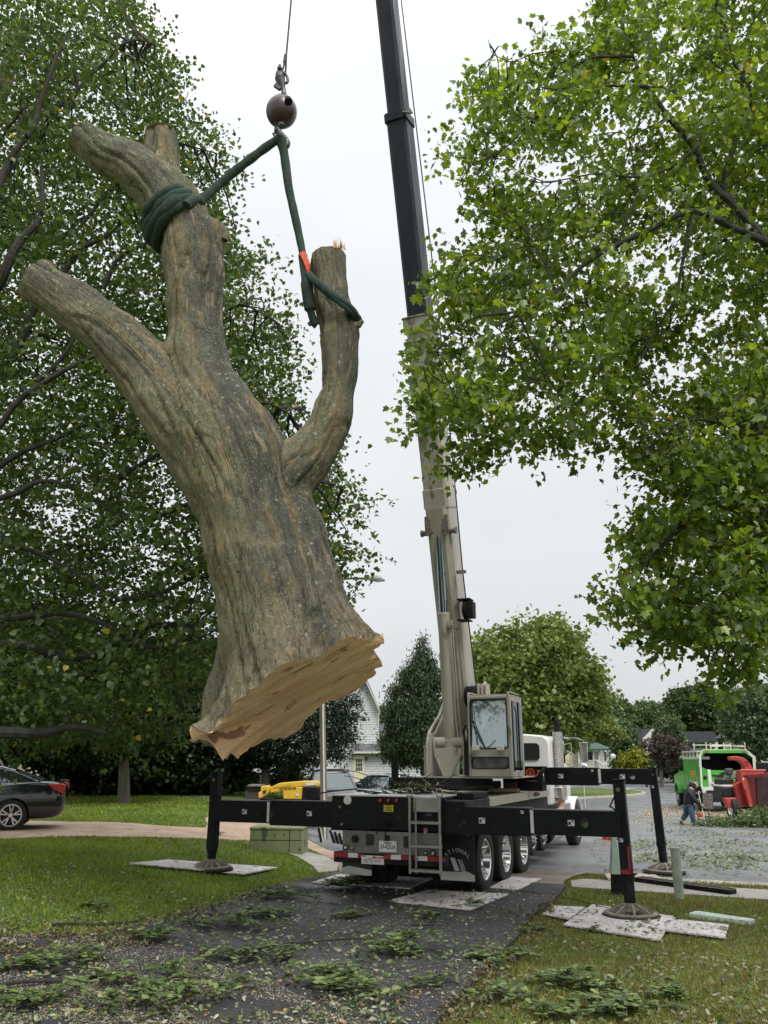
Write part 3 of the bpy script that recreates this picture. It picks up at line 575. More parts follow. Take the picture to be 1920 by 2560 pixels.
m_wood = M_wood('fresh_cut_wood', (.88, .50, .29), (.95, .65, .42), (.24, .11, .055)); m_wood2 = M_wood('pale_split_wood', (.62, .42, .25), (.72, .52, .33), (.45, .25, .13))
log = thing('tree_trunk', 'huge sawn tree trunk with four limb stubs hanging in the air from the crane', 'tree trunk', cutC)
lb = link(me, 'bark', m_bark, log, True, True, angle=0)
mcap.build('cut_face', m_wood, log, True, angle=50)
def splinters(c, n_, R, k, hmin, hmax, name='splinters', lean=.3):
    mb = MB(); x, y = frame(n_); rr = random.Random(int(c.x*1000) % 997)
    for _ in range(k):
        a = rr.uniform(0, 2*pi); q = c+(x*cos(a)+y*sin(a))*R*sqrt(rr.random()); h = rr.uniform(hmin, hmax); w = rr.uniform(.008, .03)
        d = (n_+x*rr.uniform(-lean, lean)+y*rr.uniform(-lean, lean)).normalized(); s = x*cos(a)+y*sin(a)
        mb.add([q-s*w, q+s*w, q+n_.cross(s)*w*.5, q+d*h], [(0, 1, 3), (1, 2, 3), (2, 0, 3)])
    return mb.build(name, m_wood2, log, True, smooth=False)
for c, n_, vsx, rr in tops:
    x, y = frame(n_); P2 = sorted(vsx, key=lambda v: atan2((v-c).dot(y), (v-c).dot(x)))
    mb = MB(); K = len(P2); mb.add([v-n_*.004 for v in P2]+[c+n_*.01], [(i, (i+1) % K, K) for i in range(K)]); mb.build('stub_end', m_wood2, log, True, smooth=False)
rt = L3[4][-2][0]; rn = (L3[4][-2][0]-L3[4][-3][0]).normalized()
splinters(at(848, 622, LOGY), rn, .08, 26, .05, .16); splinters(at(368, 332, LOGY), Vector((0, 0, 1)), .03, 8, .04, .1)
mb = MB(); p0 = at(728, 1612, LOGY-.96); mb.add([p0+Vector((-.01, -.10, .0)), p0+Vector((.035, -.11, -.05)), p0+Vector((.012, -.06, -.13)), p0+Vector((-.05, -.06, -.06)), p0+Vector((0, 0, -.03))], [(0, 1, 2, 3), (0, 4, 1), (1, 4, 2), (2, 4, 3), (3, 4, 0)])
mb.build('wood_chip', m_wood2, log, True, smooth=False)
# ================================================================ hook ball, rope, slings
m_rope = M('wire_rope', (.03, .03, .034), (.07, .07, .075), 40, .5, .4, bump=.5, bscale=90)
m_ball = M('ball_paint', (.045, .022, .028), (.075, .03, .036), 6, .35, c3=(.03, .03, .035), s3=12, bump=.1, coat=.3)
m_sling = M('sling_green', (.018, .038, .026), (.034, .058, .042), 14, .9, bump=.7, bscale=45, c3=(.06, .07, .055), s3=30, t3=.66, stretch=(1, 1, .4))
A = lambda x, y, dy=0.: at(x, y, LOGY+dy)
hk = thing('hook_ball', 'dark maroon crane overhaul ball with its hook at the end of the hoist rope', 'crane hook', A(703, 278))
sc = zc(A(703, 278))/F
mb = MB(); mb.sphere(A(704, 279), 38.5*sc, 40, 26, (1, 1, 1.1)); mb.build('ball', m_ball, hk, True)
mb = MB(); mb.cyl(A(719, 251, -.14), A(722, 254, -.21), 11*sc, 9*sc, 14); mb.cyl(A(719, 252, -.15), A(721, 254, -.235), 4.5*sc, 4*sc, 10); mb.build('bolt', m_blackd, hk, True)
m_gun = M('gun_metal', (.06, .06, .068), (.12, .12, .13), 15, .45, .6, bump=.2, bscale=30)
mb = MB(); mb.cyl(A(710, 238), A(708, 214), 7*sc, 5*sc, 12); mb.cyl(A(708, 222), A(700, 196), 5.5*sc, 13*sc, 14); mb.cyl(A(700, 196), A(701, 186), 13*sc, 9*sc, 14)
mb.cyl(A(692, 182), A(712, 186), 6*sc, 6*sc, 12); mb.sphere(A(699, 171), 6.5*sc, 12, 8); mb.cyl(A(699, 170), A(700, 163), 4*sc, 4*sc, 10); mb.bar(A(688, 212), A(703, 222), 8*sc, 12*sc); mb.cyl(A(690, 184), A(691, 190), 2*sc, 2*sc, 8)
mb.build('wedge_socket', m_gun, hk, True)
mb = MB(); mb.tube(catmull([A(702, 178), A(713, 184), A(719, 196), A(718, 206), A(711, 208)], 5), 3.6*sc, 10); mb.build('shackle', m_gun, hk, True)
mb = MB(); mb.tube(catmull([A(692, 303, -.05), A(694, 318), A(694, 330)], 4), [7*sc]*5+[9*sc]*4, 12); mb.cyl(A(703, 312, -.12), A(704, 316, -.19), 8*sc, 7*sc, 14)
mb.tube(catmull([A(694, 326), A(703, 338), A(713, 348), A(718, 358), A(715, 366), A(706, 368), A(697, 362)], 5), [9*sc, 8.6*sc]+[8*sc]*20+[7*sc, 6*sc, 5*sc, 4*sc, 3*sc, 2.5*sc, 2.5*sc, 2*sc, 2*sc], 12); mb.tube([A(683, 334), A(688, 341), A(692, 352)], 3.4*sc, 8)
mb.build('hook', m_gun, hk, True)
rp = thing('hoist_rope', 'thin dark steel rope running up from the hook ball to the boom tip', 'rope', A(703, 180))
mb = MB(); mb.tube([A(714, 181), A(716, 136), A(728, 0, .0), A(741, -190)], 2.6*sc, 8); mb.build('rope', m_rope, rp, True)
mb = MB(); mb.tube([A(706, 178), A(711, 158), A(712, 137)], 2.4*sc, 8); mb.cyl(A(711, 156), A(714, 137), 4.2*sc, 4*sc, 8); mb.build('rope_end', m_rope, rp, True)
def ringpts(c, ax_img, r1, r2, n=28, a0=0., a1=2*pi, lean=0.):
    """loop round a limb: c centre, ax_img long axis in the picture plane, second axis in depth"""
    a = ax_img.normalized(); d = Vector((0, 1, 0))+a.cross(Vector((0, 1, 0)))*lean
    return [c+a*r1*cos(a0+(a1-a0)*i/n)+d*r2*sin(a0+(a1-a0)*i/n) for i in range(n+1)]
s1 = thing('sling', 'green sleeved lifting sling going down left and wrapped round the forked limb', 'sling', A(560, 480), group='lifting slings')
mb = MB(); w_ = 11.2*sc; pts = [A(698, 346, -.03), A(660, 372), A(600, 418), A(545, 464), A(500, 505, -.1)]; pp = catmull(pts, 8)
pp = catmull(pts, 16); mb.tube(pp, [w_*(1+.16*noise.noise(p*9)) for p in pp], 12); mb.build('leg', m_sling, s1, True)
for i, (c, a, b, rad) in enumerate([((388, 612), (498, 524), .41, 12), ((368, 590), (490, 500), .41, 13), ((378, 604), (492, 514), .42, 14), ((364, 572), (476, 494), .40, 12)]):
    pa, pb = A(*c), A(*a); cc = (pa+pb)/2; r1 = (pb-pa).length/2*.96; q = ringpts(cc, pb-pa, r1, .40+.01*i, 36, lean=.12)
    q = [p+Vector((noise.noise(p*4+Vector((i, 0, 0))), 0, noise.noise(p*3+Vector((0, i, 9)))))*.03 for p in q]
    mb = MB(); mb.tube(q, [rad*sc*(1+.38*noise.noise(p*8)) for p in q], 12); mb.build('wrap', m_sling, s1, True)
mb = MB(); mb.tube(catmull([A(500, 505, -.16), A(485, 500, -.3), A(465, 515, -.40)], 5), 12*sc, 10); mb.sphere(A(492, 505, -.2), 17*sc, 14, 8, (1.2, 1, .9)); mb.build('knot', m_sling, s1, True)
s2 = thing('sling', 'green sleeved lifting sling with an orange tag hanging straight down to the right limb', 'sling', A(730, 450), group='lifting slings')
mb = MB(); pp = catmull([A(700, 350, -.02), A(708, 372), A(716, 425), A(722, 470), A(735, 530), A(748, 590), A(757, 636, -.05)], 6); mb.tube(pp, [(12.5-4.*i/len(pp))*sc*(1+.13*noise.noise(p*5)) for i, p in enumerate(pp)], 12); mb.build('leg', m_sling, s2, True)
mb = MB(); pp = catmull([A(757, 634, -.12), A(768, 660, -.25), A(771, 684, -.3)], 4); mb.tube(pp, [8*sc, 9*sc, 9*sc, 8*sc, 8*sc, 6.5*sc, 5*sc, 3*sc, 1.5*sc], 4); mb.build('tag', M('orange_tag', (.72, .10, .035), (.5, .06, .02), 30, .7), s2, True)
mb = MB(); pp = catmull([A(757, 640, -.05), A(764, 690, -.22), A(772, 750, -.2), A(780, 790, -.15), A(790, 812, -.12)], 6); mb.tube(pp, [11*sc]*8+[14*sc]*8+[9*sc]*(len(pp)-16), 12)
pp = catmull([A(764, 682, -.2), A(790, 705, -.33), A(830, 738, -.36), A(868, 765, -.3), A(888, 790, -.12), A(893, 800, .1), A(860, 790, .36), A(800, 760, .38), A(765, 730, .2)], 6); mb.tube(pp, [10*sc*(1+.15*noise.noise(p*8)) for p in pp], 12); mb.build('wrap', m_sling, s2, True)
mb = MB(); pp = catmull([A(770, 690, -.18), A(800, 716, -.34), A(840, 750, -.37), A(872, 778, -.3), A(888, 800, -.1)], 6); mb.tube(pp, 5*sc, 8); mb.build('wrap', m_sling, s2, True)
mb = MB()
for q in ([(790, 812), (778, 806), (772, 812)], [(880, 815), (898, 812), (906, 802)], [(560, 600), (566, 580), (562, 572)]): mb.tube([A(x, y, -.1) for x, y in q], [10*sc, 8*sc, 5*sc], 8)
mb.build('branch_nub', m_bark, log, True)
# ================================================================ crane truck (own frame: x right, y forward, z up)
ct = thing('crane_truck', 'white and black truck mounted crane with its beige boom raised and outriggers spread', 'crane truck', (TX, TY, 0), -TH)
def B(*a): return MB().box(*a)
def part(mb, name, mat, parent=ct, bevel=0, **k): return mb.build(name, mat, parent, bevel=bevel, **k)
Yt = -1.72
def tl(x, y, v=Yt):          # tail close-up crop -> (x, z) on the tail plane
    q = onloc(820+x*.19289, 1960+y*.19289, 1, v); return q.x, q.z
# --- wheels
def wheel(x, y, z, r, w, side, style, parent=ct, ax=(1, 0, 0), rimmat=None):
    d = Vector(ax)*side; c = Vector((x, y, z))
    mb = MB(); rr = r; h = w/2; ri = r*(.63 if style in ('deep', 'holes') else .57)
    mb.lathe([(ri, h*.78), (ri+.015, h*.98), (rr*.8, h), (rr*.93, h*.93), (rr*.985, h*.8), (rr, h*.62), (rr, h*.2), (rr*.985, h*.17), (rr*.985, h*.10), (rr, h*.07), (rr, -h*.07), (rr*.985, -h*.1), (rr*.985, -h*.17), (rr, -h*.2), (rr, -h*.62), (rr*.985, -h*.8), (rr*.93, -h*.93), (rr*.8, -h), (ri, -h*.8)], c, d, 40, True)
    t = part(mb, 'wheel', m_rub, parent); mb = MB()
    if style == 'deep':      # dished outer dual with a hub deep inside
        mb.lathe([(ri+.012, h*.86), (ri-.005, h*.9), (ri-.03, h*.8), (ri-.045, h*.3), (ri-.06, -h*.1), (ri-.09, -h*.25), (.13, -h*.3), (.12, h*.0), (.1, h*.05), (0, h*.06)], c, d, 40)
    elif style == 'holes':
        mb.lathe([(ri+.012, h*.86), (ri-.005, h*.92), (ri-.03, h*.8), (ri-.05, h*.6), (ri*.5, h*.95), (.11, h*1.0), (.1, h*1.1), (.08, h*1.18), (0, h*1.2)], c, d, 40)
    else:
        mb.lathe([(ri+.01, h*.86), (ri-.01, h*.9), (ri-.03, h*.7), (ri-.06, h*.55), (.1, h*.5), (.08, h*.75), (0, h*.8)], c, d, 40)
    rm = part(mb, 'rim', rimmat or m_chrome, t)
    x_, y_ = frame(d)
    if style in ('holes', 'deep'):
        mb = MB(); o_ = h*.78 if style == 'holes' else -h*.26
        for k in range(10): a = 2*pi*k/10; q = c+(x_*cos(a)+y_*sin(a))*ri*.72+d*(o_-.01); mb.cyl(q, q+d*.03, .032, .032, 12)
        part(mb, 'hand_hole', m_ink, t)
        mb = MB()
        for k in range(10): a = 2*pi*(k+.5)/10; q = c+(x_*cos(a)+y_*sin(a))*.135+d*(o_+(.03 if style == 'holes' else .0)); mb.cyl(q, q+d*.05, .016, .012, 6)
        part(mb, 'lug_nut', m_chrome, t)
    return t
for side in (1, -1):
    for y, z in ((0, .525), (1.37, .50), (2.74, .49)):
        wheel(side*1.05, y, z, .525, .27, side, 'deep'); wheel(side*.73, y, z, .525, .27, side, 'plain')
    for y in (3.72, 4.72): wheel(side*1.04, y, .60, .37, .22, side, 'holes')
    wheel(side*1.02, 8.87, .53, .53, .3, side, 'holes')
mb = MB()
for y in (0, 1.37, 2.74, 8.87): mb.cyl((-1, y, .52), (1, y, .52), .09, .09, 12); mb.sphere((0, y, .52), .24, 14, 8)
part(mb, 'axle', m_under)
mb = MB(); mb.box(-.46, -.36, -1.6, 9.6, .78, 1.05); mb.box(.36, .46, -1.6, 9.6, .78, 1.05)
for y in (-1, 1, 3, 5, 7, 9): mb.box(-.36, .36, y, y+.15, .8, 1.0)
mb.box(-1.15, 1.15, -.2, 5.3, 1.12, 1.36); part(mb, 'chassis_frame', m_under)
# --- tail
xl, zt_ = tl(112, 150); xr = tl(1500, 180)[0]
part(B(-1.0, 1.02, -1.7, -.4, 1.085, 1.60), 'tail_box', m_black, bevel=.012)
part(B(-1.0, 1.02, -1.705, .9, 1.602, 1.625), 'tail_top_plate', m_alu, bevel=.004)
def ztl(y): return tl(600, y)[1]
part(B(tl(182, 700)[0], tl(1440, 700)[0], -1.70, -1.66, ztl(915), ztl(615)), 'tread_plate', m_tread, bevel=.004)
part(B(tl(78, 950)[0], tl(1520, 950)[0], -1.73, -1.55, ztl(1035)-.0, ztl(900)), 'bumper', m_blackd, bevel=.008)
def strip(x0, x1, y0, y1, mat, nm, v=Yt-.016): a = tl(x0, y0); b_ = tl(x1, y0); z0 = ztl(y1); part(B(a[0], b_[0], v, v+.012, z0, ztl(y0)), nm, mat)
for a, b_, mt in ((80, 262, m_redt), (266, 388, m_plain), (391, 440, m_redt), (735, 814, m_redt), (818, 948, m_plain), (952, 1046, m_redt), (1110, 1152, m_redt), (1156, 1290, m_plain), (1294, 1518, m_redt)): strip(a, b_, 905, 965, mt, 'reflector_strip')
strip(440, 730, 928, 1040, m_plain, 'warning_plaque', Yt-.02)
strip(447, 500, 932, 944, m_red, 'plaque_header', Yt-.023); strip(585, 728, 936, 962, m_red, 'plaque_header', Yt-.023)
def txt(body, px, py, size, mat, v, parent=ct, sx=1., name='lettering', rot=0.):
    x, z = tl(px, py, v); return textobj(body, size, mat, parent, Matrix.Translation((x, v, z)) @ Matrix.Rotation(pi/2, 4, 'X') @ Matrix.Rotation(rot, 4, 'Z'), name, sx=sx)
txt('DANGER', 660, 950, .03, m_inkw, Yt-.0245)
mb = MB()
for p_ in ([(470, 1020), (490, 960), (510, 1000)], [(500, 1030), (540, 950), (560, 1020)], [(600, 990), (640, 985), (700, 998)], [(605, 1005), (650, 1002), (690, 1010)], [(575, 945), (576, 1035), (577, 1036)]):
    q = [Vector((tl(a, b_)[0], Yt-.024, tl(a, b_)[1])) for a, b_ in p_]; mb.bar(q[0], q[1], .006, .004); mb.bar(q[1], q[2], .006, .004)
part(mb, 'plaque_drawing', m_ink)
# licence plate, sticker, lights
lp_ = tl(777, 812); part(B(lp_[0]-.155, lp_[0]+.155, Yt-.012, Yt-.002, lp_[1]-.085, lp_[1]+.085), 'licence_plate', m_plain, bevel=.006)
m_navy = M('navy_ink', (.02, .03, .09), None, rough=.5)
txt('57-425UA', 777, 818, .088, m_navy, Yt-.0135, sx=.72); txt('VIRGINIA', 777, 768, .032, m_navy, Yt-.0135)
strip(722, 844, 270, 355, m_yel, 'sticker', Yt-.002); txt('STUDENT', 783, 308, .042, m_ink, Yt-.003, sx=.78); txt('DRIVER', 783, 340, .042, m_ink, Yt-.003, sx=.85); txt('CAUTION', 783, 281, .02, m_redt, Yt-.003)
def disc(px, py, r, mat, nm, v=Yt, th=.02, sx=1.): x, z = tl(px, py, v); mb = MB(); mb.cyl((x, v, z), (x, v-th, z), r, r*.95, 22); return part(mb, nm, mat)
disc(253, 210, .072, m_plain, 'round_reflector', th=.006)
for x in (676, 781, 888): disc(x, 212, .036, m_blackd, 'lamp_ring', th=.012); disc(x, 212, .028, m_red, 'marker_lamp', v=Yt-.01, th=.015)
disc(353, 710, .062, m_rub, 'lamp_ring', v=Yt); disc(353, 710, .036, m_blackd, 'round_lamp', v=Yt-.018)
for x, y, r_ in ((228, 822, .042), (312, 828, .03), (1264, 893, .03), (1360, 897, .046)): disc(x, y, r_, m_rub, 'lamp_ring', th=.014); disc(x, y, r_*.55, m_lens, 'round_lamp', v=Yt-.012, th=.012)
for x0, x1, y0, y1 in ((488, 586, 645, 795), (975, 1040, 675, 825)):
    a = tl(x0, y0); b_ = tl(x1, y1); mb = MB(); mb.box(a[0], b_[0], Yt-.004, Yt+.02, b_[1], a[1]); part(mb, 'lamp_recess', m_ink, bevel=.02)
mb = MB(); a = tl(765, 500); mb.lathe([(.05, 0), (.055, -.03), (.035, -.03), (.03, 0)], (a[0], Yt, a[1]), (0, 1, 0), 18); 
for p_ in ([(765, 500), (745, 560), (755, 640), (770, 690)], [(745, 420), (790, 430), (850, 510), (870, 525)], [(650, 470), (640, 560), (650, 655)]):
    mb.tube(catmull([Vector((tl(u, v)[0], Yt-.04, tl(u, v)[1])) for u, v in p_], 5), .010, 8)
a = tl(775, 700); mb.box(a[0]-.035, a[0]+.03, Yt-.06, Yt-.01, a[1]-.04, a[1]+.04); part(mb, 'tow_fitting', m_blackd)
for x, y in ((165, 297), (185, 520)): disc(x, y, .022, m_steel, 'hose_port', th=.04)
# --- ladder on the tail
Lx0, Lx1 = tl(1062, 600, -1.86)[0], tl(1452, 600, -1.86)[0]; zt2, zb2 = tl(1080, 60, -1.86)[1], tl(1080, 1165, -1.86)[1]
mb = MB(); 
for x in (Lx0, Lx1):
    mb.box(x-.018, x+.018, -1.88, -1.84, zb2, zt2-.1); 
    mb.tube([(x+.05*sin(a), -1.86, zt2-.07+.06*cos(a)*1.2) for a in np.linspace(0, 2*pi, 15)], .012, 8)
for x in (Lx0+.075,): mb.box(x-.016, x+.016, -1.80, -1.77, zb2, zt2-.18)
for y in (505, 812, 1130):
    z = tl(1250, y, -1.86)[1]; mb.box(Lx0, Lx1, -1.885, -1.76, z-.018, z+.018)
    for k in range(14): mb.box(Lx0+.03+k*.027, Lx0+.042+k*.027, -1.885, -1.76, z+.018, z+.027)
m_lad = M('dull_aluminium', (.27, .26, .24), (.38, .36, .33), 6, .45, .8, bump=.1, bscale=40); part(mb, 'ladder', m_lad, bevel=.003)
part(B(Lx0+.03, Lx1-.02, -1.80, -1.5, ztl(330)-.02, ztl(160)+.0), 'step_box', m_lad, bevel=.01)
txt('13321', 1300, 400, .05, m_float, Yt-.004, rot=.1)
mb = MB(); a = tl(1262, 600, -1.9); mb.box(a[0]-.03, a[0]+.03, -1.895, -1.885, a[1]-.05, a[1]+.03); part(mb, 'hanging_tag', m_rust)
# --- rear outriggers: (side, y, hose)
def c1(x, y): return 800+x*.42194, 1700+y*.42194
m_redt2 = m_redt
def sticker(parent, x, y, z, w=.1, h=.085):
    mb = B(x-w/2, x+w/2, y-.004, y, z-h/2, z+h/2); part(mb, 'warning_sticker', m_plain, parent)
    mb = B(x-w*.42, x-w*.05, y-.006, y-.004, z-h*.3, z+h*.15); mb.add([(x-w*.4, y-.0065, z+h*.35), (x-w*.3, y-.0065, z-h*.05), (x-w*.1, y-.0065, z+h*.1)], [(0, 1, 2)]); part(mb, 'sticker_mark', m_ink, parent)
    part(B(x+.0, x+w*.45, y-.006, y-.004, z+h*.22, z+h*.42), 'sticker_header', m_redt, parent)
def outrigger(side, y, z0, z1, xin, xmid, xleg, legtop, legbot, fz, hosey=0, frontstub=False, lean=0.):
    s = side; f = y-.16
    b1 = part(B(min(s*xin, s*xmid), max(s*xin, s*xmid), f-.02, y+.19, z0-.03, z1+.02), 'outrigger_housing', m_black, bevel=.01)
    b2 = part(B(min(s*(xin+.3), s*xleg), max(s*(xin+.3), s*xleg), f, y+.16, z0, z1), 'outrigger_beam', m_black, bevel=.008)
    mb = MB(); xs = s*(xmid+.02); mb.box(min(xs, xs+s*.05), max(xs, xs+s*.05), f-.006, f+.0, z0+.02, z1-.01); part(mb, 'reflector_strip', m_plain, b2)
    h = z1-z0; xa = s*(xmid+xleg)/2
    sticker(b2, xa-.04 if s > 0 else xa+.1, f, (z0+z1)/2)
    if s > 0:
        mb = MB(); mb.lathe([(.085, .0), (.085, -.012), (.07, -.012), (.07, 0)], (xa+.16, f, (z0+z1)/2), (0, 1, 0), 24); part(mb, 'lift_ring', m_blackd, b2)
        mb = MB(); mb.cyl((xa+.16, f-.003, (z0+z1)/2), (xa+.16, f+.01, (z0+z1)/2), .07, .07, 22); part(mb, 'lift_hole', m_ink, b2)
        mb = MB(); mb.add([(xa+.105, f-.006, (z0+z1)/2-.012), (xa+.20, f-.006, (z0+z1)/2+.02), (xa+.215, f-.006, (z0+z1)/2-.03), (xa+.16, f-.006, (z0+z1)/2-.062)], [(0, 1, 2, 3)]); part(mb, 'painted_daylight', m_lawn if z1 < 1.8 else m_concg, b2, smooth=False)  # daylight through the hole is painted: an opaque patch in ground colour
        xb = s*(xin+xmid)/2; sticker(b1, xb-.05, f-.02, (z0+z1)/2)
        mb = MB(); mb.lathe([(.1, .0), (.1, -.012), (.082, -.012), (.082, 0)], (xb+.12, f-.02, (z0+z1)/2+.02), (0, 1, 0), 24); part(mb, 'lift_ring', m_blackd, b1)
        sticker(b1, s*xmid-.1, f-.02, z1-.04, .05, .045)
    else:
        sticker(b1, s*(xin+xmid)/2+.03, f-.02, (z0+z1)/2)
    mb = MB(); mb.bar((s*(xmid+.12), f-.004, (z0+z1)/2-.02), (s*(xmid+.4), f-.004, z0+.02), .008, .014); part(mb, 'weld_rib', m_blackd, b2)
    # jack leg
    xt = s*(xleg+.0); xo = xt+s*lean
    mb = MB(); mb.bar((xt, y, legtop), (xt+(xo-xt)*.75, y, .58), .165, .175, (0, 1, 0)); lg = part(mb, 'outrigger_leg', m_black, bevel=.012)
    mb = MB(); mb.bar((xt, y, legtop), (xt, y, legtop+.03), .175, .185, (0, 1, 0)); part(mb, 'leg_cap', m_blackd, lg, bevel=.005)
    mb = MB(); mb.cyl((xt+(xo-xt)*.75, y, .60), (xt+(xo-xt)*.78, y, .53), .098, .098, 20); mb.cyl((xt+(xo-xt)*.78, y, .54), (xo, y, fz+.20), .085, .08, 20); mb.cyl((xo, y, fz+.24), (xo, y, fz+.2), .06, .055, 16); part(mb, 'jack_tube', m_blackd, lg)
    sticker(lg, xt-s*.02, y-.09, z0-.04 if s > 0 else z0+.06, .06, .055)
    mb = MB(); mb.cyl((xt-.01, y-.088, legtop-.12), (xt-.01, y-.10, legtop-.12), .035, .03, 16); part(mb, 'bolt_cap', m_steel, lg)
    mb = MB(); q = catmull([(xt-s*.06, y-.06, legtop-.2), (xt-s*.14, y-.1, legtop-.35), (xt-s*.13, y-.1, z1+.06), (xt-s*.05, y-.06, z1-.0)], 6); mb.tube(q, .012, 8); part(mb, 'hydraulic_hose', m_rub, lg)
    mb = MB(); mb.lathe([(.0, fz+.215), (.075, fz+.215), (.085, fz+.18), (.11, fz+.13), (.13, fz+.09), (.0, fz+.09)], (xo, y, 0), (0, 0, 1), 24)
    for k in range(8):
        a = 2*pi*k/8+.3; c_, s_ = cos(a), sin(a); mb.bar((xo+c_*.07, y+s_*.07, fz+.185), (xo+c_*.35, y+s_*.35, fz+.075), .022, .03)
        mb.bar((xo+c_*.07, y+s_*.07, fz+.10), (xo+c_*.34, y+s_*.34, fz+.06), .018, .05)
    mb.lathe([(.30, fz+.04), (.365, fz+.04), (.38, fz+.065), (.365, fz+.085), (.32, fz+.085), (.30, fz+.06)], (xo, y, 0), (0, 0, 1), 40, True)
    fl = part(mb, 'float_pad', m_float, lg)
    mb = MB(); mb.lathe([(.0, fz+.0), (.40, fz+.0), (.415, fz+.02), (.415, fz+.035), (.40, fz+.045), (0, fz+.045)], (xo, y, 0), (0, 0, 1), 40); part(mb, 'float_base', m_rub, fl if False else lg)
    return lg, b1, b2
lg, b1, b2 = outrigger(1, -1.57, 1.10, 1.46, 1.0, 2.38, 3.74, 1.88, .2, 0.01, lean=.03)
mb = MB(); mb.box(3.80, 3.832, -1.664, -1.655, .62, .98); mb.box(3.70, 3.832, -1.664, -1.655, .60, .66); part(mb, 'red_tape', m_redt, lg)
mb = B(1.0, 1.36, -1.74, -.3, 1.04, 1.56); part(mb, 'outrigger_box', m_black, bevel=.012)
part(B(1.22, 1.345, -1.745, -1.738, 1.27, 1.34), 'red_tape', m_redt)
part(B(1.05, 1.34, -1.2, -.35, 1.565, 1.66), 'valve_cover', m_blackd, bevel=.01)
outrigger(-1, -.9, 1.08, 1.46, 1.0, 2.56, 3.86, 1.94, .45, float(g(*tw(-3.9, -.9)[:2]))+.02, lean=.02)
part(B(-1.36, -1.0, -1.0, -.55, 1.0, 1.5), 'outrigger_box', m_black, bevel=.012)
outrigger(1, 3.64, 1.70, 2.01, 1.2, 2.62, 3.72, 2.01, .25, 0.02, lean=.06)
mb = B(-2.1, -1.0, 3.46, 3.82, 1.50, 1.80); part(mb, 'outrigger_beam', m_black, bevel=.008)
mb = MB(); mb.cyl((-2.0, 3.6, .1), (-2.0, 3.6, 2.14), .085, .085, 18); mb.cyl((-2.0, 3.6, 2.14), (-2.0, 3.6, 2.17), .09, .09, 18); part(mb, 'outrigger_leg', m_black)
mb = MB(); mb.lathe([(0, 0), (.4, 0), (.4, .06), (.12, .14), (0, .2)], (-2.0, 3.6, .01), (0, 0, 1), 30); part(mb, 'float_pad', m_float)
# --- mudflaps
for s in (1, -1):
    x0, x1 = (.62, 1.21) if s > 0 else (-1.21, -.64)
    part(B(x0, x1, -.82, -.805, .27, 1.02), 'mudflap', m_mudf)
    mb = MB(); mb.prism([(x0, .36), (x0+.03, .40), (x1-.1, .41), (x1, .36), (x1, .27), (x0, .27)] if s > 0 else [(x0, .37), (x0+.12, .41), (x1, .36), (x1, .27), (x0, .27)], 1, -.835, -.82); part(mb, 'flap_weight', m_alu)
fx0 = .66
for i, ch in enumerate('NATIONAL'):
    a = radians(64-i*16.5); r_ = .27; cx, cz = .915, .50
    textobj(ch, .085, m_inkw, ct, Matrix.Translation((cx-.005+r_*cos(pi/2+a*.93), -.829, cz+r_*.95*sin(pi/2+a*.93)-.02)) @ Matrix.Rotation(pi/2, 4, 'X') @ Matrix.Rotation(a*.8, 4, 'Z'), 'lettering')
mb = MB(); mb.prism([(.79, .62), (.87, .62), (.95, .42), (.87, .42)], 1, -.829, -.822)
for k in range(7): z = .60-k*.028; x = .915+k*.011; mb.prism([(x, z), (x+.085, z-.014), (x+.09, z-.026), (x+.004, z-.013)], 1, -.829, -.822)
part(mb, 'flap_emblem', m_inkw)
# --- deck
part(B(-1.22, 1.22, .92, 5.0, 1.50, 1.535), 'deck', m_deck)
part(B(-1.0, 1.24, -.32, .915, 1.50, 1.532), 'deck', m_deck)
mb = MB(); mb.box(1.222, 1.25, -.3, 5.0, 1.39, 1.55)
for z in (1.41, 1.445, 1.48, 1.515): mb.box(1.25, 1.26, -.3, 5.0, z, z+.014)
part(mb, 'deck_rail', M('deck_rail_metal', (.55, .50, .40), (.62, .58, .50), 3, .4, .75, bump=.08)); mb = MB(); mb.box(-1.25, -1.222, .9, 5.0, 1.39, 1.55); part(mb, 'deck_rail', m_alu)
part(B(1.262, 1.266, 3.0, 3.35, 1.41, 1.53), 'deck_label', m_plain); 
for y in (3.5, 3.9): mb = MB(); mb.cyl((1.26, y, 1.47), (1.28, y, 1.47), .035, .035, 14); part(mb, 'marker_lamp', m_redt)
part(B(1.26, 1.27, 3.62, 3.8, 1.43, 1.52), 'lamp_housing', m_ink)
mb = MB(); q = catmull([(-.1, .2, 1.68), (.25, -.1, 1.66), (.6, -.3, 1.64), (.85, -.45, 1.60), (1.1, -.2, 1.55)], 6); mb.tube(q, [.035]*8+[.03]*6+[.012]*(len(q)-14), 8); part(mb, 'yellow_hose', M('yellow_hose', (.55, .46, .16), (.4, .33, .12), 8, .6))
# toolbox with the orange emblem
tb = part(B(.72, 1.56, 2.98, 3.40, 1.56, 2.03), 'toolbox', m_black, bevel=.012)
part(B(.70, 1.58, 2.96, 3.42, 2.03, 2.055), 'toolbox_lid', m_blackd, tb, bevel=.006)
part(B(1.56, 1.57, 3.12, 3.22, 1.75, 1.9), 'latch', m_chrome, tb, bevel=.01)
q = onloc(*c1(1246, 550), 1, 2.97); ex, ez = q.x, q.z
mb = MB(); mb.lathe([(.09, 0), (.09, -.008), (.070, -.008), (.070, 0)], (ex, 2.98, ez), (0, 1, 0), 30); mb.tube([(ex+.075, 2.975, ez-.07), (ex+.14, 2.975, ez-.05), (ex+.17, 2.975, ez+.01), (ex+.15, 2.975, ez+.05), (ex+.19, 2.975, ez+.03), (ex+.21, 2.975, ez+.06)], .014, 6); part(mb, 'emblem', m_oran, tb)
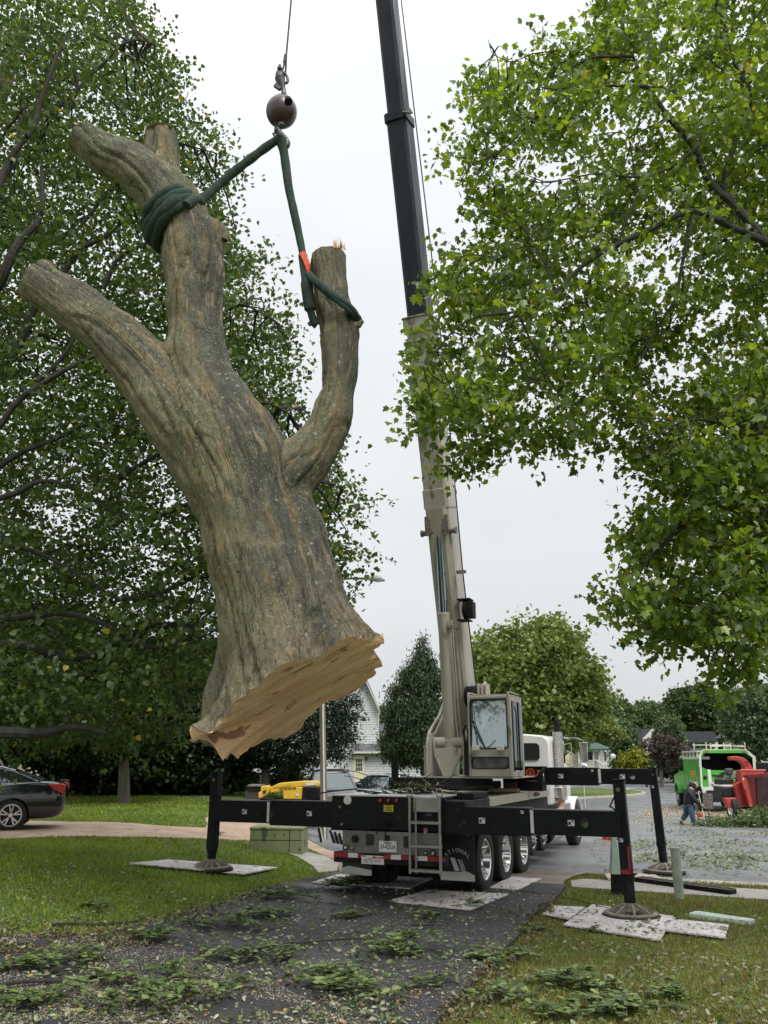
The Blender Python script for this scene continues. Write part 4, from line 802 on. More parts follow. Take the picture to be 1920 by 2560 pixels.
textobj('a', .17, m_oran, tb, Matrix.Translation((ex-.002, 2.974, ez+.012)) @ Matrix.Rotation(pi/2, 4, 'X'), 'emblem')
part(B(ex-.09, ex+.13, 2.97, 2.98, ez-.17, ez-.155), 'emblem_line', m_oran, tb)
# --- turntable and pedestal
mb = MB(); mb.lathe([(0, 1.64), (.78, 1.64), (.78, 1.70), (.74, 1.71)], (0, 2, 0), (0, 0, 1), 48)
mb.lathe([(.73, 1.70), (.73, 1.83), (.66, 1.835), (0, 1.835)], (0, 2, 0), (0, 0, 1), 60); mb.box(-.5, .5, 1.4, 2.6, 1.53, 1.66)
for k in range(90): a = 2*pi*k/90; mb.bar((.735*cos(a), 2+.735*sin(a), 1.71), (.735*cos(a), 2+.735*sin(a), 1.82), .02, .022)
part(mb, 'turntable', m_under)
part(MB().prism([(-.72, 1.35), (1.4, 1.32), (1.42, 3.2), (-.72, 3.3)], 2, 1.84, 1.865), 'turret_base', m_beige, bevel=.005)
mb = MB()
for x0, x1 in ((-.38, -.33), (.33, .38)): mb.prism([(1.42, 1.865), (3.25, 1.865), (3.5, 3.2), (3.35, 3.75), (3.0, 3.8), (2.2, 3.05), (1.75, 2.72), (1.45, 2.70)], 0, x0, x1)
part(mb, 'turret_plate', m_beige, bevel=.012)
mb = MB()
for s in (-1, 1): mb.tube([(s*.40, 1.42, 1.87), (s*.40, 1.40, 2.5), (s*.40, 1.55, 2.74), (s*.40, 2.2, 3.1), (s*.40, 3.0, 3.82)], .035, 10)
part(mb, 'turret_edge', m_beige)
mb = MB(); mb.prism([(-.30, 2.42), (.30, 2.42), (.30, 2.3), (.06, 1.868), (-.1, 1.868), (-.30, 2.3)], 1, 1.50, 1.56); mb.bar((-.30, 1.49, 2.62), (-.26, 1.49, 2.28), .03, .04); mb.bar((-.26, 1.49, 2.28), (-.08, 1.49, 1.87), .03, .04); part(mb, 'cylinder_bracket', m_beige, bevel=.006)
mb = MB(); mb.cyl((-.42, 1.68, 2.52), (.42, 1.68, 2.52), .115, .115, 24); part(mb, 'pivot_pin', m_beige); mb = MB(); mb.cyl((-.62, 2.2, 1.9), (-.62, 2.2, 2.45), .14, .14, 20); mb.cyl((-.62, 2.2, 2.2), (-.62, 2.2, 2.23), .16, .16, 20); mb.cyl((-.62, 2.2, 2.45), (-.62, 2.2, 2.48), .155, .155, 20); part(mb, 'filter_housing', m_beige)
# --- lift cylinder
def O0(px, py): return onloc(px, py, 0, 0.)
cb, cm, ctp = O0(1127, 1862), O0(1109, 1535), O0(1097, 1330)
mb = MB(); mb.cyl(cb, cm, .128, .128, 28); mb.cyl(cm, cm+(ctp-cm).normalized()*.03, .13, .12, 28); mb.cyl(cb+(cm-cb)*.0-Vector((0, 0, .12)), cb+(cm-cb)*.03, .17, .17, 8); lc = part(mb, 'lift_cylinder', m_beige, angle=50)
mb = MB(); mb.cyl(cm, ctp, .085, .085, 24); part(mb, 'piston_rod', m_rod, lc)
mb = MB(); dx = Vector((.15, -.05, 0)); mb.tube([cm+dx-Vector((0, 0, .25)), cm+dx*1.1-Vector((0, 0, .5)), cb+dx+(cm-cb)*.55, cb+dx+(cm-cb)*.2, cb+dx*1.3], .022, 8); mb.tube([cm+dx*1.4-Vector((0, 0, .25)), cb+dx*1.5+(cm-cb)*.3, cb+dx*1.8], .014, 8); mb.box(cm.x+.1, cm.x+.2, cm.y-.08, cm.y, cm.z-.32, cm.z-.15); part(mb, 'cylinder_pipe', m_beige, lc)
mb = MB(); mb.cyl((-.36, ctp.y, ctp.z), (.36, ctp.y, ctp.z), .06, .06, 18)
for s in (-1, 1): mb.cyl((s*.36, ctp.y, ctp.z), (s*.40, ctp.y, ctp.z), .075, .075, 18); mb.cyl((s*.1, ctp.y-.03, ctp.z), (s*.19, ctp.y-.03, ctp.z), .08, .08, 18)
part(mb, 'pin', m_steel, lc)
# --- boom (underside on the line through these points)
Pb = Vector((0, 2.13, 3.52)); Pt = Vector((0, -1.91, 18.18)); bd_ = (Pt-Pb).normalized(); bu = Vector((0, bd_.z, -bd_.y)); rr0 = 3.52
def bs(z): return (z-3.52)/bd_.z
def boomsec(z0, z1, w, d, off=0., taper=None):
    mb = MB(); v = []
    for z, (w_, o_, d_) in ((z0, taper or (w, off, d)), (z1, (w, off, d))):
        c = Pb+bd_*bs(z)
        for x, q in ((-w_/2, o_+.05), (-w_/2+.06, o_), (w_/2-.06, o_), (w_/2, o_+.05), (w_/2, o_+d_-.05), (w_/2-.06, o_+d_), (-w_/2+.06, o_+d_), (-w_/2, o_+d_-.05)): v.append(c+bu*q+Vector((x, 0, 0)))
    return mb.add(v, [tuple(range(8))[::-1], tuple(range(8, 16))]+[(i, (i+1) % 8, 8+(i+1) % 8, 8+i) for i in range(8)])
bm_ = part(boomsec(2.6, 11.2, .52, .66, 0., ), 'boom', m_beige, angle=20)
part(boomsec(3.4, 7.35, .46, .5, -.10, (.34, -.02, .5)), 'boom_stiffener', m_beige, bm_, angle=20)
part(boomsec(7.35, 7.75, .56, .72, -.03), 'boom_collar', m_beige, bm_, bevel=.01, angle=20)
mb = boomsec(11.05, 11.35, .62, .76, -.05); 
for z in (10.85, 11.36): q = boomsec(z, z+.03, .66, .8, -.07); mb.add(q.v, q.f)
part(mb, 'boom_collar', m_beige, bm_, bevel=.006, angle=20)
mb = MB(); c_ = Pb+bd_*bs(11.38); mb.bar(c_+Vector((.2, 0, 0))-bu*.03, c_+Vector((.62, 0, 0))-bu*.03, .03, .05); mb.bar(c_+Vector((.3, 0, -.25)), c_+Vector((.55, 0, -.22)), .03, .04); part(mb, 'cable_guide', m_steel, bm_)
part(boomsec(11.3, 15.75, .455, .56, .05), 'boom_section', m_boomblk, bm_, angle=20)
part(boomsec(15.6, 15.78, .52, .64, .0), 'boom_collar', m_boomblk, bm_, bevel=.006, angle=20)
mb = MB(); c_ = Pb+bd_*bs(15.7); mb.bar(c_+Vector((.2, 0, 0)), c_+Vector((.42, 0, -.1)), .05, .04); mb.cyl(c_+Vector((.34, 0, .02)), c_+Vector((.34, .08, .02)), .04, .04, 12); part(mb, 'cable_guide', m_steel, bm_)
part(boomsec(15.7, 24, .40, .48, .09), 'boom_section', m_boomblk, bm_, angle=20)
part(boomsec(23.5, 30, .33, .40, .12), 'boom_section', m_boomblk, bm_, angle=20)
mb = MB()
for s in (-1, 1): mb.bar(Pb+bd_*bs(7.2)+Vector((s*.2, 0, 0))-bu*.06, Pb+bd_*bs(6.8)+Vector((s*.2, 0, 0))-bu*.12, .05, .12)
part(mb, 'cylinder_lug', m_steel, bm_)
def OX(px, py, x=.42): return onloc(px, py, 0, x)
mb = MB(); mb.tube([OX(1003, 0), OX(1097, 790), OX(1128, 1110), OX(1157, 1430), OX(1172, 1560), OX(1190, 1705)], .014, 6); part(mb, 'cable', m_rope, bm_)
q = OX(1163, 1525, .40); mb = MB(); mb.cyl((q.x-.02, q.y, q.z), (q.x+.06, q.y, q.z), .2, .2, 20); mb.box(q.x+.06, q.x+.2, q.y-.12, q.y+.12, q.z-.18, q.z+.16); mb.box(q.x-.14, q.x+.15, q.y-.15, q.y+.15, q.z+.2, q.z+.23); mb.box(q.x-.14, q.x+.12, q.y-.15, q.y+.15, q.z-.24, q.z-.21); part(mb, 'cable_reel', m_blackd, bm_, bevel=.01)
q = OX(1153, 1430, .40); mb = MB(); mb.box(q.x-.1, q.x+.1, q.y-.04, q.y+.04, q.z-.03, q.z+.03); part(mb, 'cable_guide', m_steel, bm_)
q = OX(1192, 1735, .45); mb = MB(); mb.cyl((q.x-.22, q.y, q.z-.05), (q.x+.02, q.y, q.z-.05), .22, .22, 20); part(mb, 'winch_drum', m_blackd); mb = MB()
for dx_ in (.03, .12, .2): mb.box(q.x+dx_, q.x+dx_+.05, q.y-.1, q.y+.15, q.z-.45, q.z+.2)
part(mb, 'winch_frame', m_beige, bevel=.01)
# --- crane cab
cx0, cx1, cy0, cy1, cz0, cz1 = .50, 1.38, 1.30, 2.28, 1.87, 3.42
mb = MB(); t_ = .055
mb.box(cx0, cx0+t_, cy0, cy0+.09, cz0, cz1); mb.box(cx1-t_-.02, cx1, cy0, cy0+.09, cz0, cz1); mb.box(cx0+t_, cx1-t_-.02, cy0, cy0+.09, 3.345, cz1-.01)
mb.box(cx0+t_, cx1-t_-.02, cy0, cy0+.09, 2.235, 2.405); mb.box(cx0+t_, cx1-t_-.02, cy0, cy0+.09, cz0, 2.02)
mb.box(cx0, cx0+.03, cy0+.09, cy1, cz0, cz1-.02); mb.box(cx0+.03, cx1-.03, cy0+.09, cy1, cz1-.05, cz1-.015); mb.box(cx0+.03, cx1-.03, cy0+.09, cy1, cz0, cz0+.04)
mb.box(cx0+.03, cx1, cy1-.05, cy1, cz0+.04, 2.7); mb.box(cx1-.05, cx1, cy1-.12, cy1-.05, cz0, cz1); mb.box(cx1-.045, cx1, cy0+.09, cy1-.12, cz1-.13, cz1-.05); mb.box(cx1-.045, cx1, cy0+.09, cy1-.12, cz0, cz0+.12)
cab = part(mb, 'crane_cab', m_beige, bevel=.018)
mb = MB(); mb.box(cx0+.02, cx1-.05, cy0+.05, cy1, cz1-.01, cz1+.02)
for x in (cx0+.02, cx1-.04): mb.tube([(x, cy0, cz1-.02), (x, cy0+.02, cz1+.05), (x, cy0+.3, cz1+.06), (x, cy1-.2, cz1+.05)], .018, 8)
part(mb, 'roof_rail', m_beige, cab, bevel=.004)
def rrect(x0, x1, z0, z1, r, n=6):
    out = []
    for cx, cz, a0 in ((x1-r, z1-r, 0), (x0+r, z1-r, pi/2), (x0+r, z0+r, pi), (x1-r, z0+r, 3*pi/2)):
        out += [(cx+r*cos(a0+pi/2*i/n), cz+r*sin(a0+pi/2*i/n)) for i in range(n+1)]
    return out
def ringframe(x0, x1, z0, z1, r, w, y0, y1):
    o = rrect(x0, x1, z0, z1, r); i = rrect(x0+w, x1-w, z0+w, z1-w, max(r-w, .01)); n = len(o); mb = MB(); v = []
    for y in (y0, y1): v += [(p[0], y, p[1]) for p in o]+[(p[0], y, p[1]) for p in i]
    f = []
    for k in range(n):
        j = (k+1) % n; f += [(k, j, n+j, n+k), (2*n+k, 3*n+k, 3*n+j, 2*n+j), (k, 2*n+k, 2*n+j, j), (n+k, n+j, 3*n+j, 3*n+k)]
    return mb.add(v, f)
part(ringframe(cx0+.048, cx1-.068, 2.395, 3.352, .07, .022, cy0-.012, cy0+.03), 'window_seal', m_rub, cab)
wx0, wx1 = cx0+.06, cx1-.08
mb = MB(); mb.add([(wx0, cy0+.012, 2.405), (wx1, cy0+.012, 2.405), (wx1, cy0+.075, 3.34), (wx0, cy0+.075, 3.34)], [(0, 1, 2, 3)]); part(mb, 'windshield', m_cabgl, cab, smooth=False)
part(ringframe(cx0+.05, cx1-.07, 2.02, 2.24, .09, .018, cy0-.01, cy0+.03), 'window_seal', m_rub, cab)
mb = MB(); mb.add([(wx0, cy0+.03, 2.02), (wx1, cy0+.03, 2.02), (wx1, cy0+.04, 2.24), (wx0, cy0+.04, 2.24)], [(0, 1, 2, 3)]); part(mb, 'lower_window', M('smoked_window', (.06, .065, .055), (.14, .145, .12), 5, .25, bump=.2, bscale=80), cab, smooth=False)
mb = MB(); mb.box(cx1-.012, cx1-.004, cy0+.12, cy1-.15, cz0+.12, cz1-.13); part(mb, 'door_glass', m_dkgl, cab)
mb = MB(); mb.box(cx1-.002, cx1+.01, cy0+.1, cy0+.16, cz0+.1, cz1-.12); mb.box(cx1-.002, cx1+.01, cy0+.6, cy0+.64, cz0+.1, cz1-.12); mb.tube([(cx1+.03, cy0+.2, 2.0), (cx1+.06, cy0+.2, 2.1), (cx1+.06, cy0+.2, 3.1), (cx1+.03, cy0+.2, 3.2)], .012, 8); part(mb, 'door_frame', m_blackd, cab)
mb = MB(); mb.box(cx0+.05, cx1-.06, cy1-.06, cy1-.052, 2.72, 3.35); part(mb, 'rear_glass', M_glass('rear_glass', (.8, .85, .85), .05, .15), cab)
mb = MB()
for x in (cx0+.02+.15, cx1-.22): mb.box(x-.07, x+.07, cy0-.09, cy0-.005, 2.36, 2.46)
wl = part(mb, 'work_lamp', m_plain, cab, bevel=.008); mb = MB()
for x in (cx0+.17, cx1-.22): mb.box(x-.06, x+.06, cy0-.096, cy0-.088, 2.37, 2.45)
part(mb, 'lamp_lens', m_lens, wl, bevel=.004)
mb = MB(); a = Vector((cx0+.37, cy0-.03, 2.38)); mb.tube([a, a+Vector((-.12, -.01, .17)), a+Vector((-.26, 0, .46))], .009, 6); mb.bar((cx0+.10, cy0-.02, 2.93), (cx0+.33, cy0-.03, 2.42), .012, .02); mb.bar((cx0+.10, cy0-.015, 3.1), (cx0+.19, cy0-.02, 2.46), .01, .015); mb.tube([(cx0+.37, cy0-.02, 2.40), (cx0+.5, cy0-.02, 2.5), (cx0+.55, cy0-.02, 2.56)], .006, 6); part(mb, 'wiper', m_ink, cab)
mb = MB(); mb.box(.78, 1.18, 2.13, 2.2, 2.3, 3.05); mb.box(.78, 1.18, 1.8, 2.25, 2.25, 2.35); mb.box(.85, 1.1, 1.9, 2.2, 1.9, 2.25); part(mb, 'seat', m_blackd, cab, bevel=.03)
mb = MB(); mb.cyl((.43, 1.32, 1.9), (.43, 1.32, 2.55), .03, .03, 10); mb.tube(catmull([(.42, 1.35, 2.5), (.42, 1.32, 2.75), (.46, 1.32, 2.85), (.48, 1.34, 2.7)], 5), .014, 8); mb.tube(catmull([(.45, 1.33, 2.4), (.40, 1.3, 2.7), (.44, 1.3, 2.8)], 5), .014, 8); part(mb, 'hydraulic_hose', m_blackd, cab)
# --- road cab of the truck
rc = MB(); prof = [(-1.1, 1.15), (1.1, 1.15), (1.1, 2.55), (1.06, 2.68), (.95, 2.76), (.5, 2.80), (-.5, 2.80), (-.95, 2.76), (-1.06, 2.68), (-1.1, 2.55)]
rc.prism(prof, 1, 6.0, 8.0); road = part(rc, 'truck_cab', m_white, bevel=.04)
part(ringframe(-.86, .86, 2.17, 2.58, .1, .03, 5.975, 6.01), 'window_seal', m_rub, road); mb = MB(); mb.prism(rrect(-.84, .84, 2.19, 2.56, .09), 1, 5.985, 5.99); part(mb, 'rear_window', m_dkgl if False else m_ink, road)
part(B(1.1, 1.11, 7.2, 7.9, 2.1, 2.6), 'side_window', m_dkgl, road); part(B(-.75, .75, 8.0, 10.3, 1.0, 1.95), 'hood', m_white, bevel=.08)
part(B(-.6, .6, 10.3, 10.36, .9, 1.9), 'grille', m_chrome, bevel=.02)
for s in (-1, 1):
    o_ = []; 
    for k in range(13): a = pi*k/12; o_.append((8.87-.72*cos(a), .62+.62*sin(a)))
    i_ = [(8.87-.62*cos(pi*k/12), .62+.54*sin(pi*k/12)) for k in range(13)][::-1]
    fd = MB(); fd.prism(o_+i_, 0, s*.76, s*1.19); fd.box(min(s*.70, s*.78), max(s*.70, s*.78), 8.2, 9.6, .9, 1.25); part(fd, 'fender', m_white, bevel=.03, angle=60)
    mb = MB(); mb.box(min(s*.5, s*1.13), max(s*.5, s*1.13), 7.3, 8.15, .5, 1.12); part(mb, 'cab_step', m_alu, bevel=.03)
    mb = MB(); mb.cyl((s*1.0, 5.3, .62), (s*1.0, 6.5, .62), .3, .3, 26); part(mb, 'fuel_tank', m_chrome)
ex = MB(); ex.cyl((1.22, 6.5, 1.25), (1.22, 6.5, 2.85), .125, .125, 26); e1 = part(ex, 'exhaust_guard', M('perforated_chrome', (.30, .29, .27), (.50, .48, .45), 30, .35, .8, bump=.8, bscale=60, vor=True))
mb = MB(); mb.tube(catmull([(1.22, 6.5, 2.8), (1.22, 6.5, 3.0), (1.21, 6.49, 3.1), (1.14, 6.42, 3.17)], 5), .075, 16, False); part(mb, 'exhaust_tip', m_blackd, e1)
mb = MB(); mb.tube(catmull([(1.22, 6.5, 1.27), (1.22, 6.5, 1.1), (1.18, 6.42, .98), (1.0, 6.2, .94), (.8, 6.0, .94)], 6), .085, 16); part(mb, 'exhaust_elbow', M('heated_pipe', (.40, .24, .19), (.50, .33, .27), 4, .5), e1)
mb = MB(); mb.box(1.0, 1.3, 6.3, 6.9, 1.3, 1.55); part(mb, 'side_cover', m_alu, bevel=.02)
mb = MB()
mb.tube([(1.1, 7.9, 2.75), (1.5, 7.8, 2.72), (1.62, 7.8, 2.66), (1.62, 7.8, 2.1), (1.1, 7.9, 2.02)], .018, 8); mb.tube([(1.1, 7.6, 2.55), (1.35, 7.5, 2.6), (1.35, 7.5, 2.1), (1.1, 7.6, 2.1)], .014, 8); mr_ = part(mb, 'mirror_bracket', m_chrome)
part(B(1.52, 1.72, 7.78, 7.82, 2.12, 2.62), 'mirror', m_chrome, mr_, bevel=.01); mb = MB(); mb.sphere((1.6, 7.7, 1.98), .12, 18, 12, (1, .35, 1)); part(mb, 'mirror', m_chrome, mr_)
mb = MB(); mb.box(1.5, 1.58, 8.9, 8.93, .2, 1.6); mb = MB(); mb.cyl((1.27, 9.5, .9), (1.27, 9.5, 1.9), .008, .008, 6); part(mb, 'fender_marker', m_plain)
# ---------------------------------------------------------------- timber blocks on the deck
m_timber = M('dark_timber', (.035, .028, .022), (.09, .07, .05), 6, .8, bump=.5, bscale=20, stretch=(1, 6, 6)); m_timber2 = M('pale_timber', (.35, .27, .17), (.45, .36, .24), 6, .8, bump=.4, bscale=20)
for i, (x0, x1, y0, y1, z0, z1, lb_, mt) in enumerate([(.30, .50, 2.7, 2.9, 1.62, 1.76, 'left square timber block stacked on the crane deck by the cab', m_timber), (.52, .70, 2.7, 2.9, 1.62, 1.76, 'middle square timber block on the crane deck', m_timber), (.80, 1.05, 2.7, 2.92, 1.62, 1.74, 'timber block nearest the black toolbox', m_timber), (.25, 1.1, 2.66, 2.92, 1.54, 1.615, 'long flat plank under the timber blocks on the deck', m_timber2)]):
    c = tw((x0+x1)/2, (y0+y1)/2, z0); o = MB().box(x0-(x0+x1)/2, x1-(x0+x1)/2, y0-(y0+y1)/2, y1-(y0+y1)/2, 0, z1-z0).build('timber_block', mt, None, bevel=.01); o.location = c; o.rotation_euler = (0, 0, -TH+.05*(i-1)); tag(o, lb_, 'timber', 'timber blocks on the crane deck')
# ---------------------------------------------------------------- ground mats
m_mat = M('mat_plastic', (.55, .50, .49), (.78, .74, .74), 2.5, .55, bump=1.0, bscale=22, c3=(.16, .11, .08), s3=4.5, t3=.60, vor=True)
lbl = {'A': ('brown stained white mat corner left of the right rear outrigger foot', .055), 'B': ('large white ground mat right under the right rear outrigger foot', .045), 'C': ('white ground mat at the far right lying on the grass', .05), 'L': ('white ground mat under the left rear outrigger foot', .06), 'D': ('white ground mat under the left rear truck wheels', .075), 'E': ('nearest white ground mat on the driveway under the right rear wheel', .08), 'F': ('white ground mat under the middle right truck wheels', .06)}
for k, poly in mats_xy.items():
    c = Vector((sum(p[0] for p in poly)/4, sum(p[1] for p in poly)/4, 0)); z = float(g(c.x, c.y)); zs = [float(g(*p)) for p in poly]; top = lbl[k][1]
    mb = MB(); n_ = 4; vv = [(p[0]-c.x, p[1]-c.y, zs[i]-z+top-.02) for i, p in enumerate(poly)]+[(p[0]-c.x, p[1]-c.y, zs[i]-z+top) for i, p in enumerate(poly)]
    mb.add(vv, [(3, 2, 1, 0), (4, 5, 6, 7)]+[(i, (i+1) % 4, 4+(i+1) % 4, 4+i) for i in range(4)]); o = mb.build('ground_mat', m_mat, smooth=False); o.location = (c.x, c.y, z+.0); tag(o, lbl[k][0], 'ground mat', 'white mats under the outriggers and wheels')
# ================================================================ right-hand side bits
def W_(mb, name, mat, parent, **k): return mb.build(name, mat, parent, True, **k)
m_post = M('weathered_post', (.34, .37, .33), (.46, .48, .43), 5, .75, bump=.4, bscale=40, c3=(.16, .17, .13), s3=16, t3=.64)
pp_ = gp(1699, 2247); t = thing('marker_post', 'short pale grey round marker post standing in the right lawn', 'post', pp_)
hgt = at(1692, 2118, pp_.y).z-pp_.z; mb = MB(); mb.cyl((0, 0, -.05), (0, 0, hgt-.03), .078, .078, 22); mb.build('post', m_post, t)
mb = MB(); mb.cyl((0, 0, hgt-.035), (0, 0, hgt), .087, .085, 22); mb.build('cap', m_post, t)
mb = MB()
for k in range(7): mb.cyl((.0+.01*(k % 2), -.085, .18+k*hgt/9), (.0+.01*(k % 2), -.07, .18+k*hgt/9), .014, .014, 10)
mb.build('bolt', m_post, t)
m_pgrn = M('pale_green_plastic', (.42, .52, .44), (.50, .60, .52), 5, .45, c3=(.3, .36, .3), s3=8)
c = gp(1544, 2236); t = thing('cable_pedestal', 'pale green cable pedestal with a black base behind the right rear outrigger leg', 'utility box', c)
MB().add([(-.13, -.13, -.03), (.13, -.13, -.03), (.13, .13, -.03), (-.13, .13, -.03), (-.11, -.11, .34), (.11, -.11, .34), (.11, .11, .34), (-.11, .11, .34)], [(3, 2, 1, 0), (4, 5, 6, 7), (0, 1, 5, 4), (1, 2, 6, 5), (2, 3, 7, 6), (3, 0, 4, 7)]).build('base', m_blackd, t, bevel=.01)
MB().add([(-.14, -.14, .33), (.14, -.14, .33), (.14, .14, .33), (-.14, .14, .33), (-.03, -.08, 1.0), (.03, -.08, 1.0), (.03, .08, 1.0), (-.03, .08, 1.0)], [(3, 2, 1, 0), (4, 5, 6, 7), (0, 1, 5, 4), (1, 2, 6, 5), (2, 3, 7, 6), (3, 0, 4, 7)]).build('cover', m_pgrn, t, bevel=.01)
t.scale = (.7, .7, .98)
# fallen pedestal cover
q = [gp(1728, 2282), gp(1740, 2302), gp(1885, 2314), gp(1884, 2306), gp(1735, 2281)]
a, b_ = gp(1735, 2290), gp(1880, 2310); d = (b_-a); Ln = d.length; t = thing('plastic_cover', 'long pale green plastic cover lying flat on the right lawn', 'cover', (a+b_)/2, atan2(d.y, d.x))
mb = MB(); n_ = 16; V = []; 
for i in range(n_+1):
    u = i/n_; x = (u-.5)*Ln*1.05; w = .15*(1-.35*u)*(1 if .05 < u < .97 else .75)
    V += [(x, -w, .0), (x, -w*.9, .05), (x, w*.9, .055), (x, w, .0)]
mb.add(V, [(i*4+k, i*4+k+1, (i+1)*4+k+1, (i+1)*4+k) for i in range(n_) for k in range(3)]+[(3, 2, 1, 0), (n_*4, n_*4+1, n_*4+2, n_*4+3)]); mb.build('cover', m_pgrn, t, angle=60)
# black ladder-like cribbing lying at the sidewalk
a, b_ = gp(1588, 2207), gp(1824, 2240); d = b_-a; Ln = d.length; t = thing('grid_rail', 'long black grid rail lying on its side beside the sidewalk behind the post', 'rail', a, atan2(d.y, d.x))
mb = MB(); mb.box(0, Ln, -.02, .02, .0, .09); mb.box(0, Ln, .19, .22, .0, .09); mb.box(0, Ln, -.02, .22, .0, .012)
for k in range(20): x = Ln*k/19; mb.box(x-.012, x+.012, .02, .19, .01, .085)
mb.build('rail', m_black, t, bevel=.003)
mb = MB(); mb.box(0, Ln, -.024, .0, .092, .1); mb.box(0, Ln, .2, .224, .092, .1)  # paler steel-coloured strips along the upper edges and rungs
for k in range(20): x = Ln*k/19; mb.box(x-.008, x+.008, 0, .2, .088, .097)
mb.build('top_edge', m_steel, t)
# wood slabs below the front float
m_slab = M('split_wood_slab', (.42, .31, .24), (.6, .5, .44), 6, .8, bump=.8, bscale=14, c3=(.2, .12, .08), s3=5)
for i, (pl, lb_) in enumerate([([(1512, 2196), (1535, 2184), (1600, 2192), (1580, 2206), (1520, 2205)], 'left flat weathered wood slab by the pale green pedestal'), ([(1582, 2192), (1640, 2196), (1660, 2206), (1640, 2212), (1584, 2206)], 'right flat wood slab between the pedestal and the marker post')]):
    q = [gp(*p) for p in pl]; c = q[0]; mb = MB(); mb.prism([(p.x-c.x, p.y-c.y) for p in q], 2, .02, .07); o = mb.build('wood_slab', m_slab, bevel=.01); o.location = c; tag(o, lb_, 'wood slab', 'wood slabs by the sidewalk')
# traffic cone lying down
m_cone = M('cone_orange', (.75, .06, .02), (.65, .05, .02), 5, .45)
c = gp(1520, 2100); t = thing('traffic_cone', 'bright red orange traffic cone lying on its side behind the outrigger beam', 'traffic cone', c, .1)
mb = MB(); mb.cyl((-.05, 0, .16), (.62, 0, .06), .16, .03, 20); mb.build('cone', m_cone, t)
MB().box(-.1, -.06, -.2, .2, .0, .38).build('base', m_cone, t, bevel=.01); mb = MB(); mb.cyl((.18, 0, .127), (.34, 0, .101), .118, .082, 20); mb.build('reflective_band', m_plain, t)
# ---------------------------------------------------------------- people
def skin(name, verts, edges, mat, parent, root=0, sub=2, world=False):
    """verts: (x,y,z,r[,r2])"""
    me = bpy.data.meshes.new(name); me.from_pydata([v[:3] for v in verts], edges, []); o = bpy.data.objects.new(name, me); COL.objects.link(o)
    o.modifiers.new('s', 'SKIN'); sv_ = me.skin_vertices[0].data
    for i, v in enumerate(verts): sv_[i].radius = (v[3], v[4] if len(v) > 4 else v[3]); sv_[i].use_root = (i == root)
    u = o.modifiers.new('u', 'SUBSURF'); u.levels = sub; u.render_levels = sub
    m2 = bpy.data.meshes.new_from_object(o.evaluated_get(bpy.context.evaluated_depsgraph_get())); bpy.data.objects.remove(o); m2.materials.clear()
    return link(m2, name, mat, parent, world, angle=0)
m_skin = M('skin', (.45, .24, .17), (.5, .28, .2), 8, .5); m_jack = M('black_jacket', (.010, .011, .014), (.028, .029, .033), 6, .75, bump=.6, bscale=12)
m_jean = M('blue_jeans', (.035, .065, .115), (.07, .11, .17), 8, .85, bump=.5, bscale=20); m_shoe = M('brown_boots', (.06, .035, .025), (.10, .06, .045), 10, .7); m_glove = M('grey_gloves', (.25, .25, .24), None, rough=.8)
foot = gp(1722, 2064); man = thing('person', 'person in black hooded jacket and jeans raking debris on the street', 'person', foot, 0.)
def P2(px, py, dy=0.): p = at(px, py, foot.y+dy); return (p.x-foot.x, p.y-foot.y, p.z-foot.z)
zc4 = lambda x, y: (1650+x*.16275, 1840+y*.16275)   # close-up crop of that area
def Z(x, y, dy=0., *r): return (*P2(*zc4(x, y), dy), *r)
# joints: facing right, leaning a little forward
hipc = Z(440, 1080, 0, .15, .13); J = dict(pel=hipc, belly=Z(440, 980, 0, .17, .15), chest=Z(450, 880, 0, .19, .16), neck=Z(490, 800, 0, .075), head=Z(520, 745, 0, .10, .105), top=Z(515, 710, 0, .085))
hR, kR, aR, tR = Z(425, 1100, .10, .10), Z(400, 1200, .12, .075), Z(325, 1310, .15, .05), Z(385, 1375, .12, .045)
hL, kL, aL, tL = Z(455, 1100, -.10, .10), Z(495, 1220, -.12, .075), Z(525, 1350, -.12, .05), Z(560, 1380, -.14, .045)
sR, eR, wR, fR = Z(490, 850, .20, .075), Z(560, 960, .22, .055), Z(590, 890, .12, .035), Z(600, 870, .08, .035)
sL, eL, wL, fL = Z(455, 855, -.20, .08), Z(530, 990, -.24, .058), Z(625, 1060, -.14, .036), Z(655, 1075, -.12, .036)
vs_ = [J['pel'], J['belly'], J['chest'], J['neck'], J['head'], J['top'], hR, kR, aR, tR, hL, kL, aL, tL, sR, eR, wR, fR, sL, eL, wL, fL]
es_ = [(0, 1), (1, 2), (2, 3), (3, 4), (4, 5), (0, 6), (6, 7), (7, 8), (8, 9), (0, 10), (10, 11), (11, 12), (12, 13), (2, 14), (14, 15), (15, 16), (16, 17), (2, 18), (18, 19), (19, 20), (20, 21)]
# fingers
for base, wi in ((17, 16), (21, 20)):
    b_ = Vector(vs_[base][:3]); d = (b_-Vector(vs_[wi][:3])).normalized()
    for k in range(5):
        o_ = Vector((0, (k-2)*.02, 0)); e1_ = b_+d*(.05 if k else .02)+o_*1.1+Vector((0, 0, -.01)); e2_ = e1_+d*.01+Vector((.0, -.01 if k else .02, -.035))
        i0 = len(vs_); vs_.append((*e1_, .011)); vs_.append((*e2_, .009)); es_ += [(base, i0), (i0, i0+1)]
body = skin('body', vs_, es_, m_skin, man, 0, 1)
gro = lambda v, k: (*v[:3], *[r*k+.022 for r in v[3:]])
jk = [gro(v, 1.16) for v in ((*Z(438, 1110, 0), .15, .14), J['belly'], J['chest'], (*Z(478, 825, 0), .12), sR, eR, wR, sL, eL, wL)]
skin('jacket', jk, [(0, 1), (1, 2), (2, 3), (2, 4), (4, 5), (5, 6), (2, 7), (7, 8), (8, 9)], m_jack, man)
